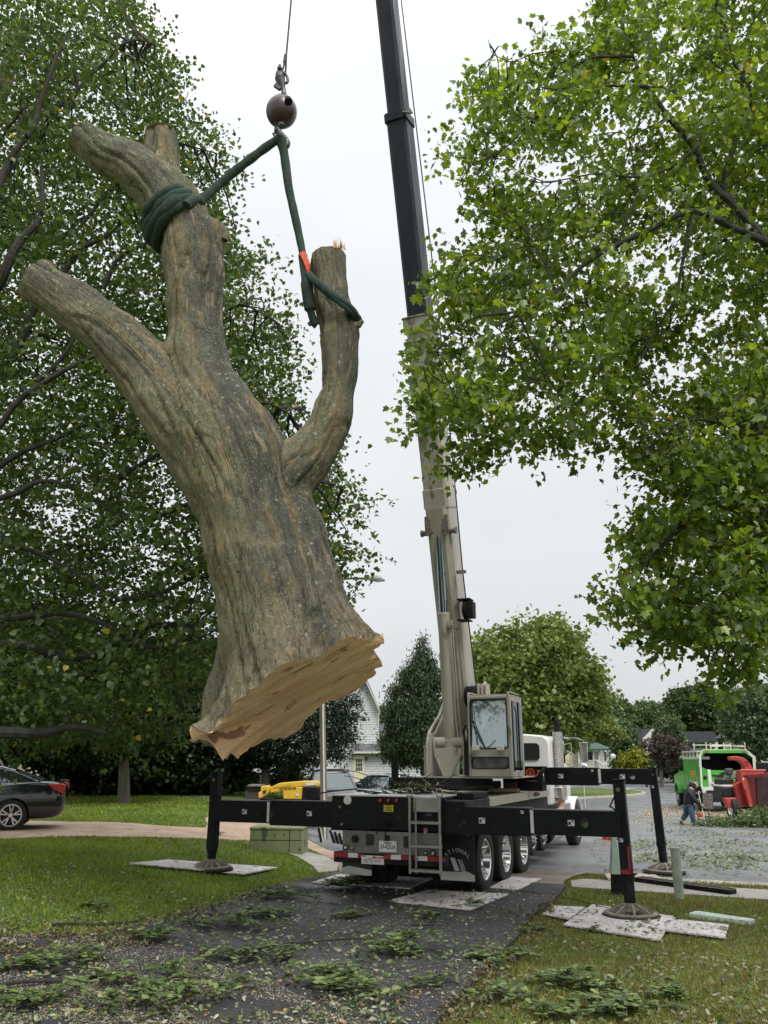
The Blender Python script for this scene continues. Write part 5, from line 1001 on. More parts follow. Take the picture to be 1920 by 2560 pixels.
skin('jeans', [gro(v, 1.05) for v in ((*Z(440, 1070, 0), .13, .12), hR, kR, (*Z(340, 1295, .15), .058), hL, kL, (*Z(522, 1335, -.12), .058))], [(0, 1), (1, 2), (2, 3), (0, 4), (4, 5), (5, 6)], m_jean, man)
hd = [(*Z(480, 815, 0), .11), (*Z(500, 765, 0), .125, .13), (*Z(500, 735, 0), .13, .135), (*Z(505, 712, 0), .10)]
skin('hood', hd, [(0, 1), (1, 2), (2, 3)], m_jack, man)
fc = Z(557, 765, 0); mb = MB(); mb.sphere((fc[0]-.04, fc[1], fc[2]+.02), .085, 14, 10, (1, .8, 1.15)); mb.sphere((fc[0]+.05, fc[1], fc[2]+.01), .018, 8, 6); mb.build('face', m_skin, man)
for v0, v1 in ((aR, tR), (aL, tL)):
    skin('shoe', [(v0[0], v0[1], v0[2]+.03, .062), (v0[0]-.02, v0[1], v0[2]-.02, .06), (v1[0]-.05, v1[1], v1[2]+.0, .05), (v1[0], v1[1], v1[2]-.0, .04)], [(0, 1), (1, 2), (2, 3)], m_shoe, man, 0, 1)
for v in (fR, fL): mb = MB(); mb.sphere(v[:3], .055, 10, 8); mb.build('glove', m_glove, man)
rk = thing('rake', 'thin shafted leaf rake held by the person in the black jacket', 'rake', foot)
a, b_ = Vector(Z(585, 860, .05)), Vector(Z(705, 1360, -.2)); mb = MB(); mb.tube([a, b_], .014, 8); mb.build('shaft', m_plain, rk)
mb = MB(); mb.cyl(b_-(b_-a).normalized()*.12, b_, .022, .03, 8); mb.build('ferrule', m_plain, rk); mb = MB()
for k in range(13): u = (k-6)/6; mb.tube([b_, b_+Vector((u*.2, -.03, -.09)), b_+Vector((u*.3, -.10, -.16))], .006, 5)
mb.build('tines', M('teal_plastic', (.05, .16, .14), None, rough=.5), rk)
sw = gp(*zc4(600, 1268)); t = thing('chainsaw', 'orange and white chainsaw lying on the street beside the raking person', 'chainsaw', sw, .2)
mb = MB(); mb.box(-.02, .22, -.1, .1, .02, .2); mb.sphere((.1, 0, .2), .09, 10, 8); mb.build('engine_body', m_oran, t, bevel=.03); MB().box(.0, .24, -.11, .11, 0, .07).build('fuel_case', m_plain, t, bevel=.02)
mb = MB(); mb.tube(catmull([(-.02, 0, .05), (-.2, 0, .06), (-.28, 0, .16), (-.2, 0, .24), (0, 0, .2)], 5), .02, 8); mb.tube(catmull([(.02, -.12, .1), (-.02, -.12, .3), (-.02, .12, .3), (.02, .12, .1)], 5), .015, 8); mb.build('handle', m_ink, t); MB().box(.22, .65, -.006, .006, .04, .12).build('guide_bar', m_steel, t); t.scale = (.75, .75, .75)
# crane operator behind the glass
op = thing('person', 'crane operator with cap seated behind the cab windshield', 'person', (TX, TY, 0), -TH); cx_ = .93
vs_ = [(cx_, 2.0, 2.38, .15, .13), (cx_, 2.0, 2.6, .16, .13), (cx_, 1.99, 2.82, .18, .12), (cx_, 1.98, 2.97, .06), (cx_+.01, 1.98, 3.10, .09, .1), (cx_+.01, 1.98, 3.18, .075),
  (cx_-.2, 2.03, 2.86, .065), (cx_-.27, 1.85, 2.68, .05), (cx_-.1, 1.65, 2.88, .034), (cx_-.04, 1.63, 2.93, .034), (cx_+.2, 2.03, 2.86, .065), (cx_+.26, 1.85, 2.64, .05), (cx_+.12, 1.62, 2.6, .035), (cx_+.08, 1.6, 2.58, .034),
  (cx_-.1, 2.0, 2.34, .09), (cx_-.13, 1.65, 2.36, .07), (cx_-.13, 1.6, 2.05, .05), (cx_+.1, 2.0, 2.34, .09), (cx_+.13, 1.65, 2.36, .07), (cx_+.13, 1.6, 2.05, .05)]
es_ = [(0, 1), (1, 2), (2, 3), (3, 4), (4, 5), (2, 6), (6, 7), (7, 8), (8, 9), (2, 10), (10, 11), (11, 12), (12, 13), (0, 14), (14, 15), (15, 16), (0, 17), (17, 18), (18, 19)]
for base, wi in ((9, 8), (13, 12)):
    b_ = Vector(vs_[base][:3]); d = (b_-Vector(vs_[wi][:3])).normalized()
    for k in range(5): i0 = len(vs_); e1_ = b_+d*.045+Vector(((k-2)*.018, 0, .0)); vs_.append((*e1_, .01)); vs_.append((*(e1_+Vector((0, -.015, -.03))), .008)); es_ += [(base, i0), (i0, i0+1)]
skin('body', vs_, es_, m_skin, op, 0, 1)
m_shirt = M('pale_shirt', (.55, .58, .56), (.65, .67, .65), 5, .8); gv = lambda v: (*v[:3], *[r*1.06+.016 for r in v[3:]])
skin('shirt', [gv(vs_[i]) for i in (0, 1, 2, 6, 7, 10, 11)], [(0, 1), (1, 2), (2, 3), (3, 4), (2, 5), (5, 6)], m_shirt, op)
mb = MB(); mb.sphere((cx_+.01, 1.99, 3.17), .105, 16, 10, (1, 1.05, .8)); mb.box(cx_-.07, cx_+.09, 1.80, 1.93, 3.15, 3.165); mb.build('cap', M('red_cap', (.45, .13, .08), None, rough=.8), op)
# ================================================================ chip truck, chipper
m_grn = M('chip_truck_green', (.05, .36, .03), (.09, .50, .05), .9, .35, coat=.4, c3=(.25, .50, .06), s3=.8, t3=.6); m_grnd = M('deep_green_graphic', (.02, .12, .02), (.04, .2, .03), 3, .4); m_cream = M('cream_paint', (.62, .58, .48), (.70, .67, .58), 5, .5, c3=(.35, .27, .2), s3=4)
def lp(px, py, Y, org): return at(px, py, Y)-org
ox = at(*zc4(640, 1140), 38.); org = Vector((ox.x, 38., float(g(ox.x, 38)))); gt = thing('chip_truck', 'bright green chip truck with an open dark dump box parked across the street', 'truck', org, radians(-7))
def G(*a): return MB().box(*a)
def gpart(mb, nm, mat, bevel=0, parent=gt, **k): return mb.build(nm, mat, parent, bevel=bevel, **k)
# frame: x 0..2.45 right, y 0 rear .. forward, sizes from crop: px->m at Y=38
def gx(x, y, Y=38.): p = at(*zc4(x, y), Y)-org; return p.x, p.z
L0, R0 = gx(600, 300)[0], gx(1430, 400)[0]; Zt = gx(640, 205)[1]; Zb = gx(640, 880)[1]
bx = MB(); bx.box(L0, L0+.06, .05, 3.4, 1.05, Zt-.35); bx.box(R0-.06, R0, .05, 3.4, 1.05, Zt-.35); bx.box(L0, R0, 3.34, 3.4, 1.05, Zt-.1); bx.prism([(L0, Zt-.4), (L0+.28, Zt-.05), (R0-.28, Zt-.05), (R0, Zt-.4), (R0-.06, Zt-.42), (R0-.3, Zt-.11), (L0+.3, Zt-.11), (L0+.06, Zt-.42)], 1, .05, 3.4)
boxo = gpart(bx, 'dump_box', m_grn, angle=30)
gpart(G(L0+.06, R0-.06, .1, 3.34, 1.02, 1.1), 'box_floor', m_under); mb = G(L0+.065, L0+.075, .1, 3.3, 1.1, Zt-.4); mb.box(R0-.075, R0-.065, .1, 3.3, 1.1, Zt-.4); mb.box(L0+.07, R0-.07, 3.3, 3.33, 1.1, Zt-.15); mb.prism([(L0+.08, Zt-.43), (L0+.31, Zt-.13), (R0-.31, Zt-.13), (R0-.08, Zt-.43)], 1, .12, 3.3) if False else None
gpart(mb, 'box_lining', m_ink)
def gpoly(pts, y, th, nm, mat, Y=38., **k): mb = MB(); mb.prism([gx(a, b_, Y) for a, b_ in pts], 1, y, y+th); return gpart(mb, nm, mat, **k)
gpoly([(600, 285), (655, 205), (1290, 205), (1430, 320), (1430, 560), (1405, 560), (1385, 330), (1290, 262), (660, 262), (622, 300), (622, 470), (600, 470)], .0, .06, 'rear_frame', m_cream)
gpoly([(660, 215), (1288, 215), (1330, 262), (640, 262)], -.015, .03, 'rear_header', m_grn)
for x in (715, 1252): gpoly([(x-28, 228), (x+28, 228), (x+28, 252), (x-28, 252)], -.03, .02, 'marker_lamp', m_rust)
gpoly([(622, 470), (722, 515), (745, 800), (645, 800)], .0, .05, 'side_panel', m_grn); gpoly([(598, 300), (625, 300), (655, 810), (632, 810)], -.02, .05, 'corner_post', m_white)
gpoly([(720, 515), (765, 515), (795, 790), (745, 800)], -.03, .06, 'corner_post', m_white); gpoly([(765, 525), (1240, 525), (1240, 780), (792, 780)], .0, .05, 'tailgate', m_grn)
gpoly([(640, 785), (1250, 785), (1250, 830), (650, 830)], -.04, .08, 'tailgate_rail', m_white); gpoly([(640, 830), (955, 838), (935, 885), (655, 872)], -.05, .08, 'bumper_plate', m_white)
for x in (725, 857): mb = MB(); a = gx(x, 855); mb.prism(rrect(a[0]-.09, a[0]+.09, a[1]-.03, a[1]+.03, .028), 1, -.06, -.04); gpart(mb, 'tail_lamp', m_rust)
mb = MB(); a = gx(690, 637); mb.lathe([(0, 0), (.075, 0), (.075, -.03), (.0, -.035)], (a[0], -.0, a[1]), (0, 1, 0), 20); gpart(mb, 'filler_cap', m_ink)
gpoly([(930, 560), (985, 545), (960, 630), (890, 640), (800, 610), (790, 590), (880, 600)], -.05, .04, 'dark_graphic', m_ink); gpoly([(790, 690), (940, 700), (930, 775), (800, 775)], -.006, .004, 'pale_graphic', M('grey_green', (.28, .42, .25), None, rough=.5))
mb = MB(); a, b_ = gx(770, 715), gx(880, 722); mb.box(a[0], b_[0], -.09, -.06, b_[1]-.03, a[1]+.02); mb.box((a[0]+b_[0])/2-.03, (a[0]+b_[0])/2+.03, -.1, -.05, a[1]-.08, a[1]+.14); gpart(mb, 'gate_latch', m_white)
# roof: air slots and branches of the tool rack
mb = MB(); mb.box(L0-.02, L0+.5, .3, 3.4, Zt-.42, Zt-.30); 
for k in range(5): y = .35+k*.68; mb.box(L0-.02, L0+.05, y, y+.1, Zt-.34, Zt-.08)
mb.box(L0-.02, L0+.25, .3, 3.4, Zt-.12, Zt-.05); gpart(mb, 'roof_vent_frame', m_cream)
mb = MB(); 
for k in range(4): x = L0+.5+k*.06; mb.bar((x, .1+.05*k, Zt+.12+.03*k), (R0-.35+.03*k, .35, Zt+.16-.02*k), .035, .03)
for x in (L0+.35, L0+1.1, R0-.35): mb.box(x, x+.04, .1, .16, Zt-.06, Zt+.3); mb.box(x, x+.04, 2.4, 2.46, Zt-.06, Zt+.3)
mb.box(L0+.3, R0-.3, 2.4, 2.44, Zt+.2, Zt+.24); gpart(mb, 'rack_rail', m_cream)
# side face lettering (left side of the box)
def side_text(body, y, z, size, mat, nm='lettering', sx=.8): return textobj(body, size, mat, gt, Matrix.Translation((L0-.008, y, z)) @ Matrix.Rotation(-pi/2, 4, 'Z') @ Matrix.Rotation(pi/2, 4, 'X'), nm, sx=sx)
m_lor = M('orange_lettering', (.85, .35, .03), (.9, .6, .08), 6, .5)
side_text("EDWIN'S", 1.45, Zt-1.08, .42, m_lor, sx=.62); side_text('TREE & GARDEN', 1.45, Zt-1.5, .34, m_inkw, sx=.66); side_text('SERVICES LLC', 1.45, Zt-1.92, .22, m_inkw, sx=.7); side_text('571-244', 1.4, Zt-2.3, .3, m_lor, sx=.7)
mb = MB()
for k in range(5): y = .5+.65*k; mb.prism([(y, 1.06), (y+.12, 1.06), (y+.09, 1.5+.3*(k % 3)), (y+.02, 1.4+.25*(k % 2))], 0, L0-.006, L0-.002); mb.prism([(y+.2, Zt-.45), (y+.26, Zt-.45), (y+.22, Zt-.9-.2*(k % 2))], 0, L0-.006, L0-.002)
gpart(mb, 'dark_graphic', m_grnd)
cabp = [(3.5, .75), (6.3, .75), (6.45, 1.0), (6.4, 1.45), (5.2, 1.62), (4.75, 2.35), (3.5, 2.4)]
gcab = gpart(MB().prism(cabp, 0, L0+.12, R0-.12), 'truck_cab', m_grn, bevel=.09, angle=60)
gpart(MB().prism([(3.75, 1.65), (4.95, 1.65), (4.65, 2.2), (3.75, 2.25)], 0, L0+.105, L0+.118), 'side_window', m_cargl, parent=gcab)
fdp = [(5.35+.58*cos(pi*k/10)*-1, .62+.56*sin(pi*k/10)) for k in range(11)]+[(5.35+.46*cos(pi*k/10), .60+.46*sin(pi*k/10)) for k in range(11)]
gpart(MB().prism(fdp, 0, L0-.02, L0+.3), 'fender', m_grn, parent=gcab, bevel=.02, angle=60)
side_text('571-244', 4.6, 1.35, .16, m_lor); mb = MB(); mb.tube([(L0+.12, 5.0, 1.75), (L0-.3, 5.0, 1.8)], .035, 8); mb.box(L0-.5, L0-.28, 4.97, 5.05, 1.55, 2.15); gpart(mb, 'mirror', m_blackd, parent=gcab, bevel=.02)
for x, y in ((L0+.14, 5.35), (R0-.14, 5.35), (L0+.16, 1.2), (R0-.16, 1.2)): wheel(x, y, .42, .42, .26, -1 if x < 1 else 1, 'holes', gt)
mb = G(L0+.2, R0-.2, .2, 5.4, .62, .95); mb.box(L0+.15, L0+.95, -.15, .35, .42, .9); gpart(mb, 'truck_frame', m_under)
mb = MB(); 
for k in range(5): a = gx(630, 900+k*48); b_ = gx(770, 900+k*48); mb.box(a[0], b_[0], -.35, -.25, a[1]-.05, a[1]+.06)
for k in range(4): a = gx(640+k*40, 900); mb.box(a[0]-.02, a[0]+.02, -.36, -.24, gx(640, 1110)[1], a[1])
gpart(mb, 'rear_step', m_steel)
# red chipper
m_chip = M('chipper_red', (.38, .035, .028), (.50, .07, .055), 2.5, .42, coat=.2, c3=(.38, .10, .08), s3=6, t3=.66); CY = 33.
cp_ = gp(*zc4(1030, 1290)); ch = thing('wood_chipper', 'red towed wood chipper with a curved discharge chute aimed at the green truck', 'wood chipper', cp_)
def cpx(pts, th, nm, mat, Y=CY, bevel=.0, parent=ch): mb = MB(); mb.pxp([zc4(*p) for p in pts], Y, th); return W_(mb, nm, mat, parent, bevel=bevel, angle=30)
cpx([(1078, 318), (1180, 310), (1280, 330), (1350, 375), (1395, 440), (1440, 520), (1310, 520), (1285, 440), (1240, 390), (1170, 370), (1090, 375)], .32, 'discharge_chute', m_chip, 33.3, .02)
cpx([(1300, 410), (1350, 375), (1385, 410), (1330, 400)], .05, 'chute_hinge', m_ink, 33.2)
cpx([(1240, 525), (1620, 530), (1590, 610), (1320, 600), (1345, 800), (1440, 1095), (1200, 1085), (1150, 740), (1240, 700)], .5, 'infeed_frame', m_chip, 32.9, .02)
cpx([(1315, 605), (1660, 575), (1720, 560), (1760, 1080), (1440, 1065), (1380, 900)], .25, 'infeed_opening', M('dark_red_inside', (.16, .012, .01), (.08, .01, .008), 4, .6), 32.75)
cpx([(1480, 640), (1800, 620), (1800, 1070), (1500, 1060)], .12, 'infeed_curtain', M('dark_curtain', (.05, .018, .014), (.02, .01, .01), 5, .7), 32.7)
cpx([(1260, 640), (1320, 640), (1345, 700), (1440, 1090), (1370, 1090)], .2, 'side_rail', m_chip, 32.6, .02)
mb = MB(); pts = [at(*zc4(*p), 32.5) for p in [(1300, 800), (1262, 700), (1240, 560), (1262, 525), (1400, 530), (1620, 530)]]; mb.tube(catmull(pts, 5), .04, 10); W_(mb, 'guard_rail', m_chip, ch)
cpx([(1140, 740), (1240, 720), (1300, 1080), (1215, 1085)], .9, 'feed_housing', m_chip, 33.1, .02)
cpx([(945, 660), (1130, 655), (1150, 770), (950, 750)], .8, 'engine_cover', m_ink, 33.2, .04); cpx([(950, 780), (1140, 780), (1170, 940), (965, 950)], .9, 'fuel_tank', m_ink, 33.1, .05); cpx([(950, 752), (1130, 750), (1140, 782), (950, 782)], .9, 'tank_lid', m_plain, 33.1, .02)
cpx([(1085, 555), (1240, 560), (1250, 665), (1090, 655)], .6, 'radiator_guard', M('mesh_guard', (.45, .45, .42), (.3, .3, .28), 30, .5, .5, bump=1, bscale=30), 33.3, .02)
cpx([(1030, 500), (1120, 495), (1140, 530), (1120, 600), (1060, 610), (1030, 580)], .3, 'air_filter', M('grey_filter', (.05, .055, .06), None, rough=.5), 33.2, .05)
cpx([(1015, 950), (1175, 950), (1210, 1110), (1050, 1105)], .35, 'fender', m_chip, 32.6, .02)
w_ = at(*zc4(1030, 1150), 32.7)-cp_; wheel(w_.x+.28, w_.y+.1, .42, .42, .26, -1, 'plain', ch); wheel(w_.x+1.9, w_.y+.1, .42, .42, .26, 1, 'plain', ch)
cpx([(1060, 1105), (1500, 1090), (1760, 1110), (1760, 1150), (1100, 1150)], .3, 'drawbar_frame', m_ink, 33.1, .01)
for p_ in ((1275, 660), (1300, 790)): cpx([(p_[0]-12, p_[1]-18), (p_[0]+12, p_[1]-18), (p_[0]+12, p_[1]+18), (p_[0]-12, p_[1]+18)], .02, 'warning_sticker', m_plain, 32.48)
bt = thing('tarp_covered_trailer', 'black covered load partly out of view behind the red chipper', 'trailer', gp(1895, 1990)); mb = MB(); mb.pxp([zc4(1450, 400), zc4(1650, 405), zc4(1900, 420), zc4(1900, 800), zc4(1440, 800)], 39, 3.0); W_(mb, 'tarp', m_blackd, bt, bevel=.06); mb = MB()
for px in (1480, 1800): c = at(*zc4(px, 900), 39.6); mb.cyl((c.x, 39.2, .42), (c.x, 39.5, .42), .42, .42, 20)
W_(mb, 'wheel', m_rub, bt)
# ================================================================ left and middle ground objects
c = gp(690, 2136); m_tf = M('transformer_green', (.20, .23, .11), (.30, .32, .18), 1.8, .6, bump=.1, bscale=20, c3=(.08, .10, .05), s3=5, t3=.6, stretch=(1, 1, .5))
p0, p1 = gp(632, 2130), gp(749, 2134); w_ = (p1-p0).length; tf = thing('transformer_box', 'olive green utility transformer box on the left lawn', 'utility box', (p0+p1)/2+Vector((0, .35, 0)), -.08)
hh = at(690, 2070, c.y).z-c.z
MB().box(-w_/2, w_/2, -.35, .5, -.05, hh*.9).build('cabinet', m_tf, tf, bevel=.03); MB().prism([(-w_/2-.015, -.37), (w_/2+.015, -.37), (w_/2+.015, .52), (-w_/2-.015, .52)], 2, hh*.86, hh).build('lid', m_tf, tf, bevel=.035)
mb = MB(); mb.box(w_*.25, w_*.262, -.356, -.35, 0, hh*.86); mb.box(-w_/2, w_/2, -.356, -.35, .27, .28); mb.build('panel_seam', m_ink, tf)
mb = MB(); mb.cyl((-.02, -.36, hh*.7), (-.02, -.38, hh*.7), .014, .014, 10); mb.build('bolt', m_ink, tf); mb = MB(); mb.cyl((.2, -.36, hh*.72), (.2, -.38, hh*.72), .014, .014, 10); mb.build('bolt', m_ink, tf)
# street lamp
m_lpw = M('weathered_wood_pole', (.14, .12, .09), (.24, .215, .17), 3, .85, bump=.5, bscale=14, stretch=(5, 5, .3)); lb_ = at(811, 2103, 25); lb_.z = float(g(lb_.x, 25)); lt = thing('street_lamp', 'tall wooden street lamp pole with a white conduit and a cobra head arm', 'street lamp', lb_)
tp = at(801, 1440, 25)-lb_; mb = MB(); mb.tube([(0, 0, -.1), (tp.x*.5, 0, tp.z*.5), (tp.x, 0, tp.z+.3)], [.10, .085, .075], 16); mb.build('pole', m_lpw, lt)
mb = MB(); mb.tube([(.02, -.12, -.05), (tp.x*.5+.02, -.105, tp.z*.5), (tp.x+.02, -.095, tp.z)], .026, 10); mb.build('conduit', m_plain, lt)
arm = [at(803, 1466, 24.8)-lb_, at(840, 1451, 24.6)-lb_, at(880, 1446, 24.4)-lb_, at(925, 1447, 24.2)-lb_]; mb = MB(); mb.tube(catmull(arm, 6), .035, 10); mb.build('arm', m_steel, lt)
h0 = at(922, 1448, 24.2)-lb_; mb = MB(); mb.tube([h0, h0+Vector((.12, 0, .03)), h0+Vector((.3, 0, .02)), h0+Vector((.48, 0, -.04))], [.05, .10, .10, .03], 12); mb.cyl(h0+Vector((.12, 0, .08)), h0+Vector((.12, 0, .19)), .04, .04, 10); mb.build('lamp_head', M('lamp_grey', (.28, .30, .31), (.4, .42, .43), 5, .5), lt, angle=60)
mb = MB(); mb.sphere(h0+Vector((.27, 0, -.03)), .1, 14, 8, (1.5, .8, .6)); mb.build('lamp_lens', m_lens, lt)
# black and white barrier rails behind the tail
t = thing('barrier_rail', 'black and white slatted low barrier behind the left rear of the crane truck', 'barrier', gp(810, 2112)); 
for k, (x0, y0, x1, y1) in enumerate([(793, 2070, 800, 2106), (822, 2076, 832, 2108), (834, 2080, 842, 2110), (845, 2084, 852, 2112)]):
    mb = MB(); mb.pxp([(x0, y0), (x0+6, y0-1), (x1+6, y1), (x1, y1)], 22.6, .06); W_(mb, 'slat', m_blackd, t)
    mb = MB(); mb.pxp([(x0+6, y0+1), (x0+10, y0+2), (x1+10, y1), (x1+6, y1)], 22.65, .05); W_(mb, 'slat', m_plain, t)
# yellow stump grinder
m_yelp = M('machine_yellow', (.66, .42, .03), (.74, .50, .05), 3, .4, coat=.2); zc3 = lambda x, y: (600+x*.217, 1880+y*.217); YM = 28.
mc = thing('stump_grinder', 'yellow stump grinder machine with a black radiator behind the left outrigger beam', 'machine', gp(720, 2045))
def mpx(pts, th, nm, mat, Y=YM, bevel=.0): mb = MB(); mb.pxp([zc3(*p) for p in pts], Y, th); return W_(mb, nm, mat, mc, bevel=bevel, angle=30)
hood = mpx([(340, 410), (450, 360), (750, 335), (720, 400), (345, 432)], 1.0, 'hood', m_yelp, YM, .02); mpx([(345, 430), (720, 402), (712, 545), (500, 540), (495, 450), (350, 470)], 1.0, 'side_panel', m_yelp, YM-.02, .02)
mpx([(745, 338), (880, 334), (908, 365), (908, 400), (720, 402)], 1.0, 'rear_cowl', m_yelp, YM-.01, .02); mpx([(720, 402), (925, 400), (925, 545), (718, 545)], .9, 'radiator', m_ink, YM-.05, .02)
for k in range(9): mpx([(735+k*21, 410), (743+k*21, 410), (743+k*21, 540), (735+k*21, 540)], .04, 'radiator_rib', m_blackd, YM-.1)
for k in range(4): mpx([(455+k*50, 418-k*4), (495+k*50, 414-k*4), (495+k*50, 437-k*3), (455+k*50, 440-k*3)], .02, 'vent', M('vent_dark%d' % k, (.22, .13, .02), None), YM-.035)
for k in range(4): mpx([(400+k*48, 392-k*7), (438+k*48, 386-k*7), (430+k*48, 403-k*7), (392+k*48, 409-k*7)], .02, 'vent', m_yelp, YM-.05)
mpx([(240, 395), (325, 385), (335, 425), (330, 470), (260, 520), (210, 540), (212, 460), (240, 458)], .6, 'front_bracket', m_yelp, YM-.2, .03); mpx([(262, 450), (300, 437), (298, 470), (270, 488)], .02, 'bracket_mark', m_ink, YM-.22)
mpx([(85, 385), (242, 385), (240, 450), (85, 450)], 1., 'cutter_guard', m_blackd, YM-.05, .02); mpx([(85, 378), (245, 382), (242, 400), (88, 400)], 1.02, 'guard_lid', m_steel, YM-.08, .01); mpx([(60, 450), (215, 450), (215, 545), (60, 545)], 1., 'cutter_housing', M('grey_paint', (.05, .048, .045), None, rough=.6), YM)
mpx([(755, 350), (870, 346), (890, 375), (760, 390)], .01, 'warning_sticker', m_plain, YM-.04); mpx([(640, 478), (680, 478), (680, 508), (640, 508)], .01, 'round_sticker', m_plain, YM-.05)
mpx([(60, 600), (240, 545), (950, 545), (950, 700), (60, 700)], .9, 'crawler_track', m_rub, YM+.05, .08); a = at(*zc3(100, 640), YM)
# ---------------------------------------------------------------- cars
def car(name, label, cat, loc, rz, st, glassZ, mat, wheelx, r, wd, lights, group=None, rim='car', front=True, half=.9):
    """st: stations along x: (x, z_sill, z_belt, z_roof or None, half_width, roof_half)"""
    t = thing(name, label, cat, loc, rz, group); V = []; nsec = 8
    for x, zs, zb, w in st:
        for (u, v) in ((.0, zs), (.75, zs), (.97, zs+.10), (1.0, zs+(zb-zs)*.45), (.99, zs+(zb-zs)*.75), (.945, zb-.035), (.86, zb), (0, zb+.02)): V.append((x, u*w, v))
    n_ = len(st); mb = MB(); full = V+[(x, -y, z) for x, y, z in V]; N2 = len(V); f = []
    for i in range(n_-1):
        for k in range(7): a = i*8+k; f.append((a, a+1, a+9, a+8)); f.append((N2+a+8, N2+a+9, N2+a+1, N2+a))
    for i in (0, n_-1): f.append([i*8+k for k in range(8)]+[N2+i*8+k for k in range(6, 0, -1)])
    mb.add(full, f); me = bpy.data.meshes.new('b'); me.from_pydata(mb.v, [], [tuple(q) for q in f]); b = bmesh.new(); b.from_mesh(me); bmesh.ops.remove_doubles(b, verts=b.verts, dist=.0005); bmesh.ops.recalc_face_normals(b, faces=b.faces); b.to_mesh(me); b.free()
    o = bpy.data.objects.new('b', me); COL.objects.link(o); s = o.modifiers.new('s', 'SUBSURF'); s.levels = 2; s.render_levels = 2
    cut = MB()
    for x in wheelx:
        for sd_ in (1, -1): cut.cyl((x, sd_*half*.62, r+.0), (x, sd_*(half+.3), r+.0), r*1.12, r*1.12, 40)
    co = cut.build('cut', None, smooth=False); bo = o.modifiers.new('b', 'BOOLEAN'); bo.object = co; bo.operation = 'DIFFERENCE'; bo.solver = 'EXACT'
    m2 = bpy.data.meshes.new_from_object(o.evaluated_get(bpy.context.evaluated_depsgraph_get())); bpy.data.objects.remove(o); bpy.data.objects.remove(co); m2.materials.clear()
    bd = link(m2, 'body', mat, t, angle=32)
    # greenhouse: (x, z, half width) lines lower and upper
    lo, up, wl, wu = glassZ
    V = []; k = len(lo)
    for (x, z), (x2, z2) in zip(lo, up): V += [(x, wl, z), (x2, wu, z2), (x2, -wu, z2), (x, -wl, z)]
    mb = MB(); f = [(i*4, i*4+1, (i+1)*4+1, (i+1)*4) for i in range(k-1)]+[(i*4+3, (i+1)*4+3, (i+1)*4+2, i*4+2) for i in range(k-1)]+[(0, 3, 2, 1), ((k-1)*4, (k-1)*4+1, (k-1)*4+2, (k-1)*4+3)]
    mb.add(V, f); gl = mb.build('glasshouse', m_cargl, t, smooth=False)
    mb = MB(); mb.tube([(up[0][0], 0, up[0][1]), (up[0][0], 0, up[0][1])], .0, 4) if False else None
    rp_ = []; 
    for i, (x, z) in enumerate(up): rp_.append((x, z))
    K = len(rp_); V = []
    for x, z in rp_: V += [(x, -wu-.02, z-.01), (x, -wu*.8, z+.04), (x, 0, z+.055), (x, wu*.8, z+.04), (x, wu+.02, z-.01)]
    mb.add(V, [(i*5+k2, (i+1)*5+k2, (i+1)*5+k2+1, i*5+k2+1) for i in range(K-1) for k2 in range(4)]); mb.build('roof', mat, t, angle=60)
    mb = MB()
    for sd_ in (1, -1):
        for i in (0, K-1):
            mb.bar((lo[i][0], sd_*wl, lo[i][1]), (up[i][0], sd_*wu, up[i][1]), .07, .05)
        mb.bar((lo[K//2][0], sd_*(wl+.004), lo[K//2][1]), (up[K//2][0], sd_*(wu+.004), up[K//2][1]), .05, .02)
        for i in range(K-1): mb.bar((up[i][0], sd_*wu, up[i][1]), (up[i+1][0], sd_*wu, up[i+1][1]), .045, .05)
    mb.build('pillar', mat, t)
    for x in wheelx:
        for sd_ in (1, -1):
            y = sd_*(half-wd/2-.01); d = Vector((0, sd_, 0)); c = Vector((x, y, r)); mb = MB(); ri = r*.70; h = wd/2
            mb.lathe([(ri, h*.9), (ri+.01, h), (r*.93, h*.98), (r, h*.75), (r, -h*.75), (r*.93, -h), (ri, -h)], c, d, 36, True); tw_ = mb.build('wheel', m_rub, t, angle=50)
            mb = MB(); mb.lathe([(ri+.004, h*.95), (ri-.02, h*.96), (ri-.03, h*.5)], c, d, 36); mb.lathe([(0, h*.9), (.05, h*.9), (.06, h*.6)], c, d, 20); x_, y_ = frame(d)
            for q in range(5):
                for e in (-.16, .16):
                    a0 = 2*pi*q/5+.3; i_ = c+(x_*cos(a0+e*.6)+y_*sin(a0+e*.6))*.07+d*h*.82; o_ = c+(x_*cos(a0+e*1.25)+y_*sin(a0+e*1.25))*(ri-.02)+d*h*.9; mb.bar(i_, o_, .022, .03)
            mb.build('rim', m_alu, tw_); mb = MB(); mb.lathe([(ri-.02, h*.2), (.0, h*.2)], c, d, 30); mb.build('brake_disc', m_ink, tw_)
    for nm, mt, bx_ in lights: mb = MB(); mb.box(*bx_); mb.build(nm, mt, t, bevel=.02)
    return t, bd
m_carblk = M('car_black', (.010, .012, .017), (.014, .016, .022), 3, .12, coat=1.); m_cargry = M('car_grey', (.045, .048, .055), (.06, .063, .07), 3, .18, .4, coat=.8); m_wellb = m_under
m_headl = M('headlight', (.7, .72, .74), (.4, .42, .45), 40, .1, coat=.5)
rw = at(44.6, 2052, 20.3); rz_ = float(g(rw.x, rw.y-.9))
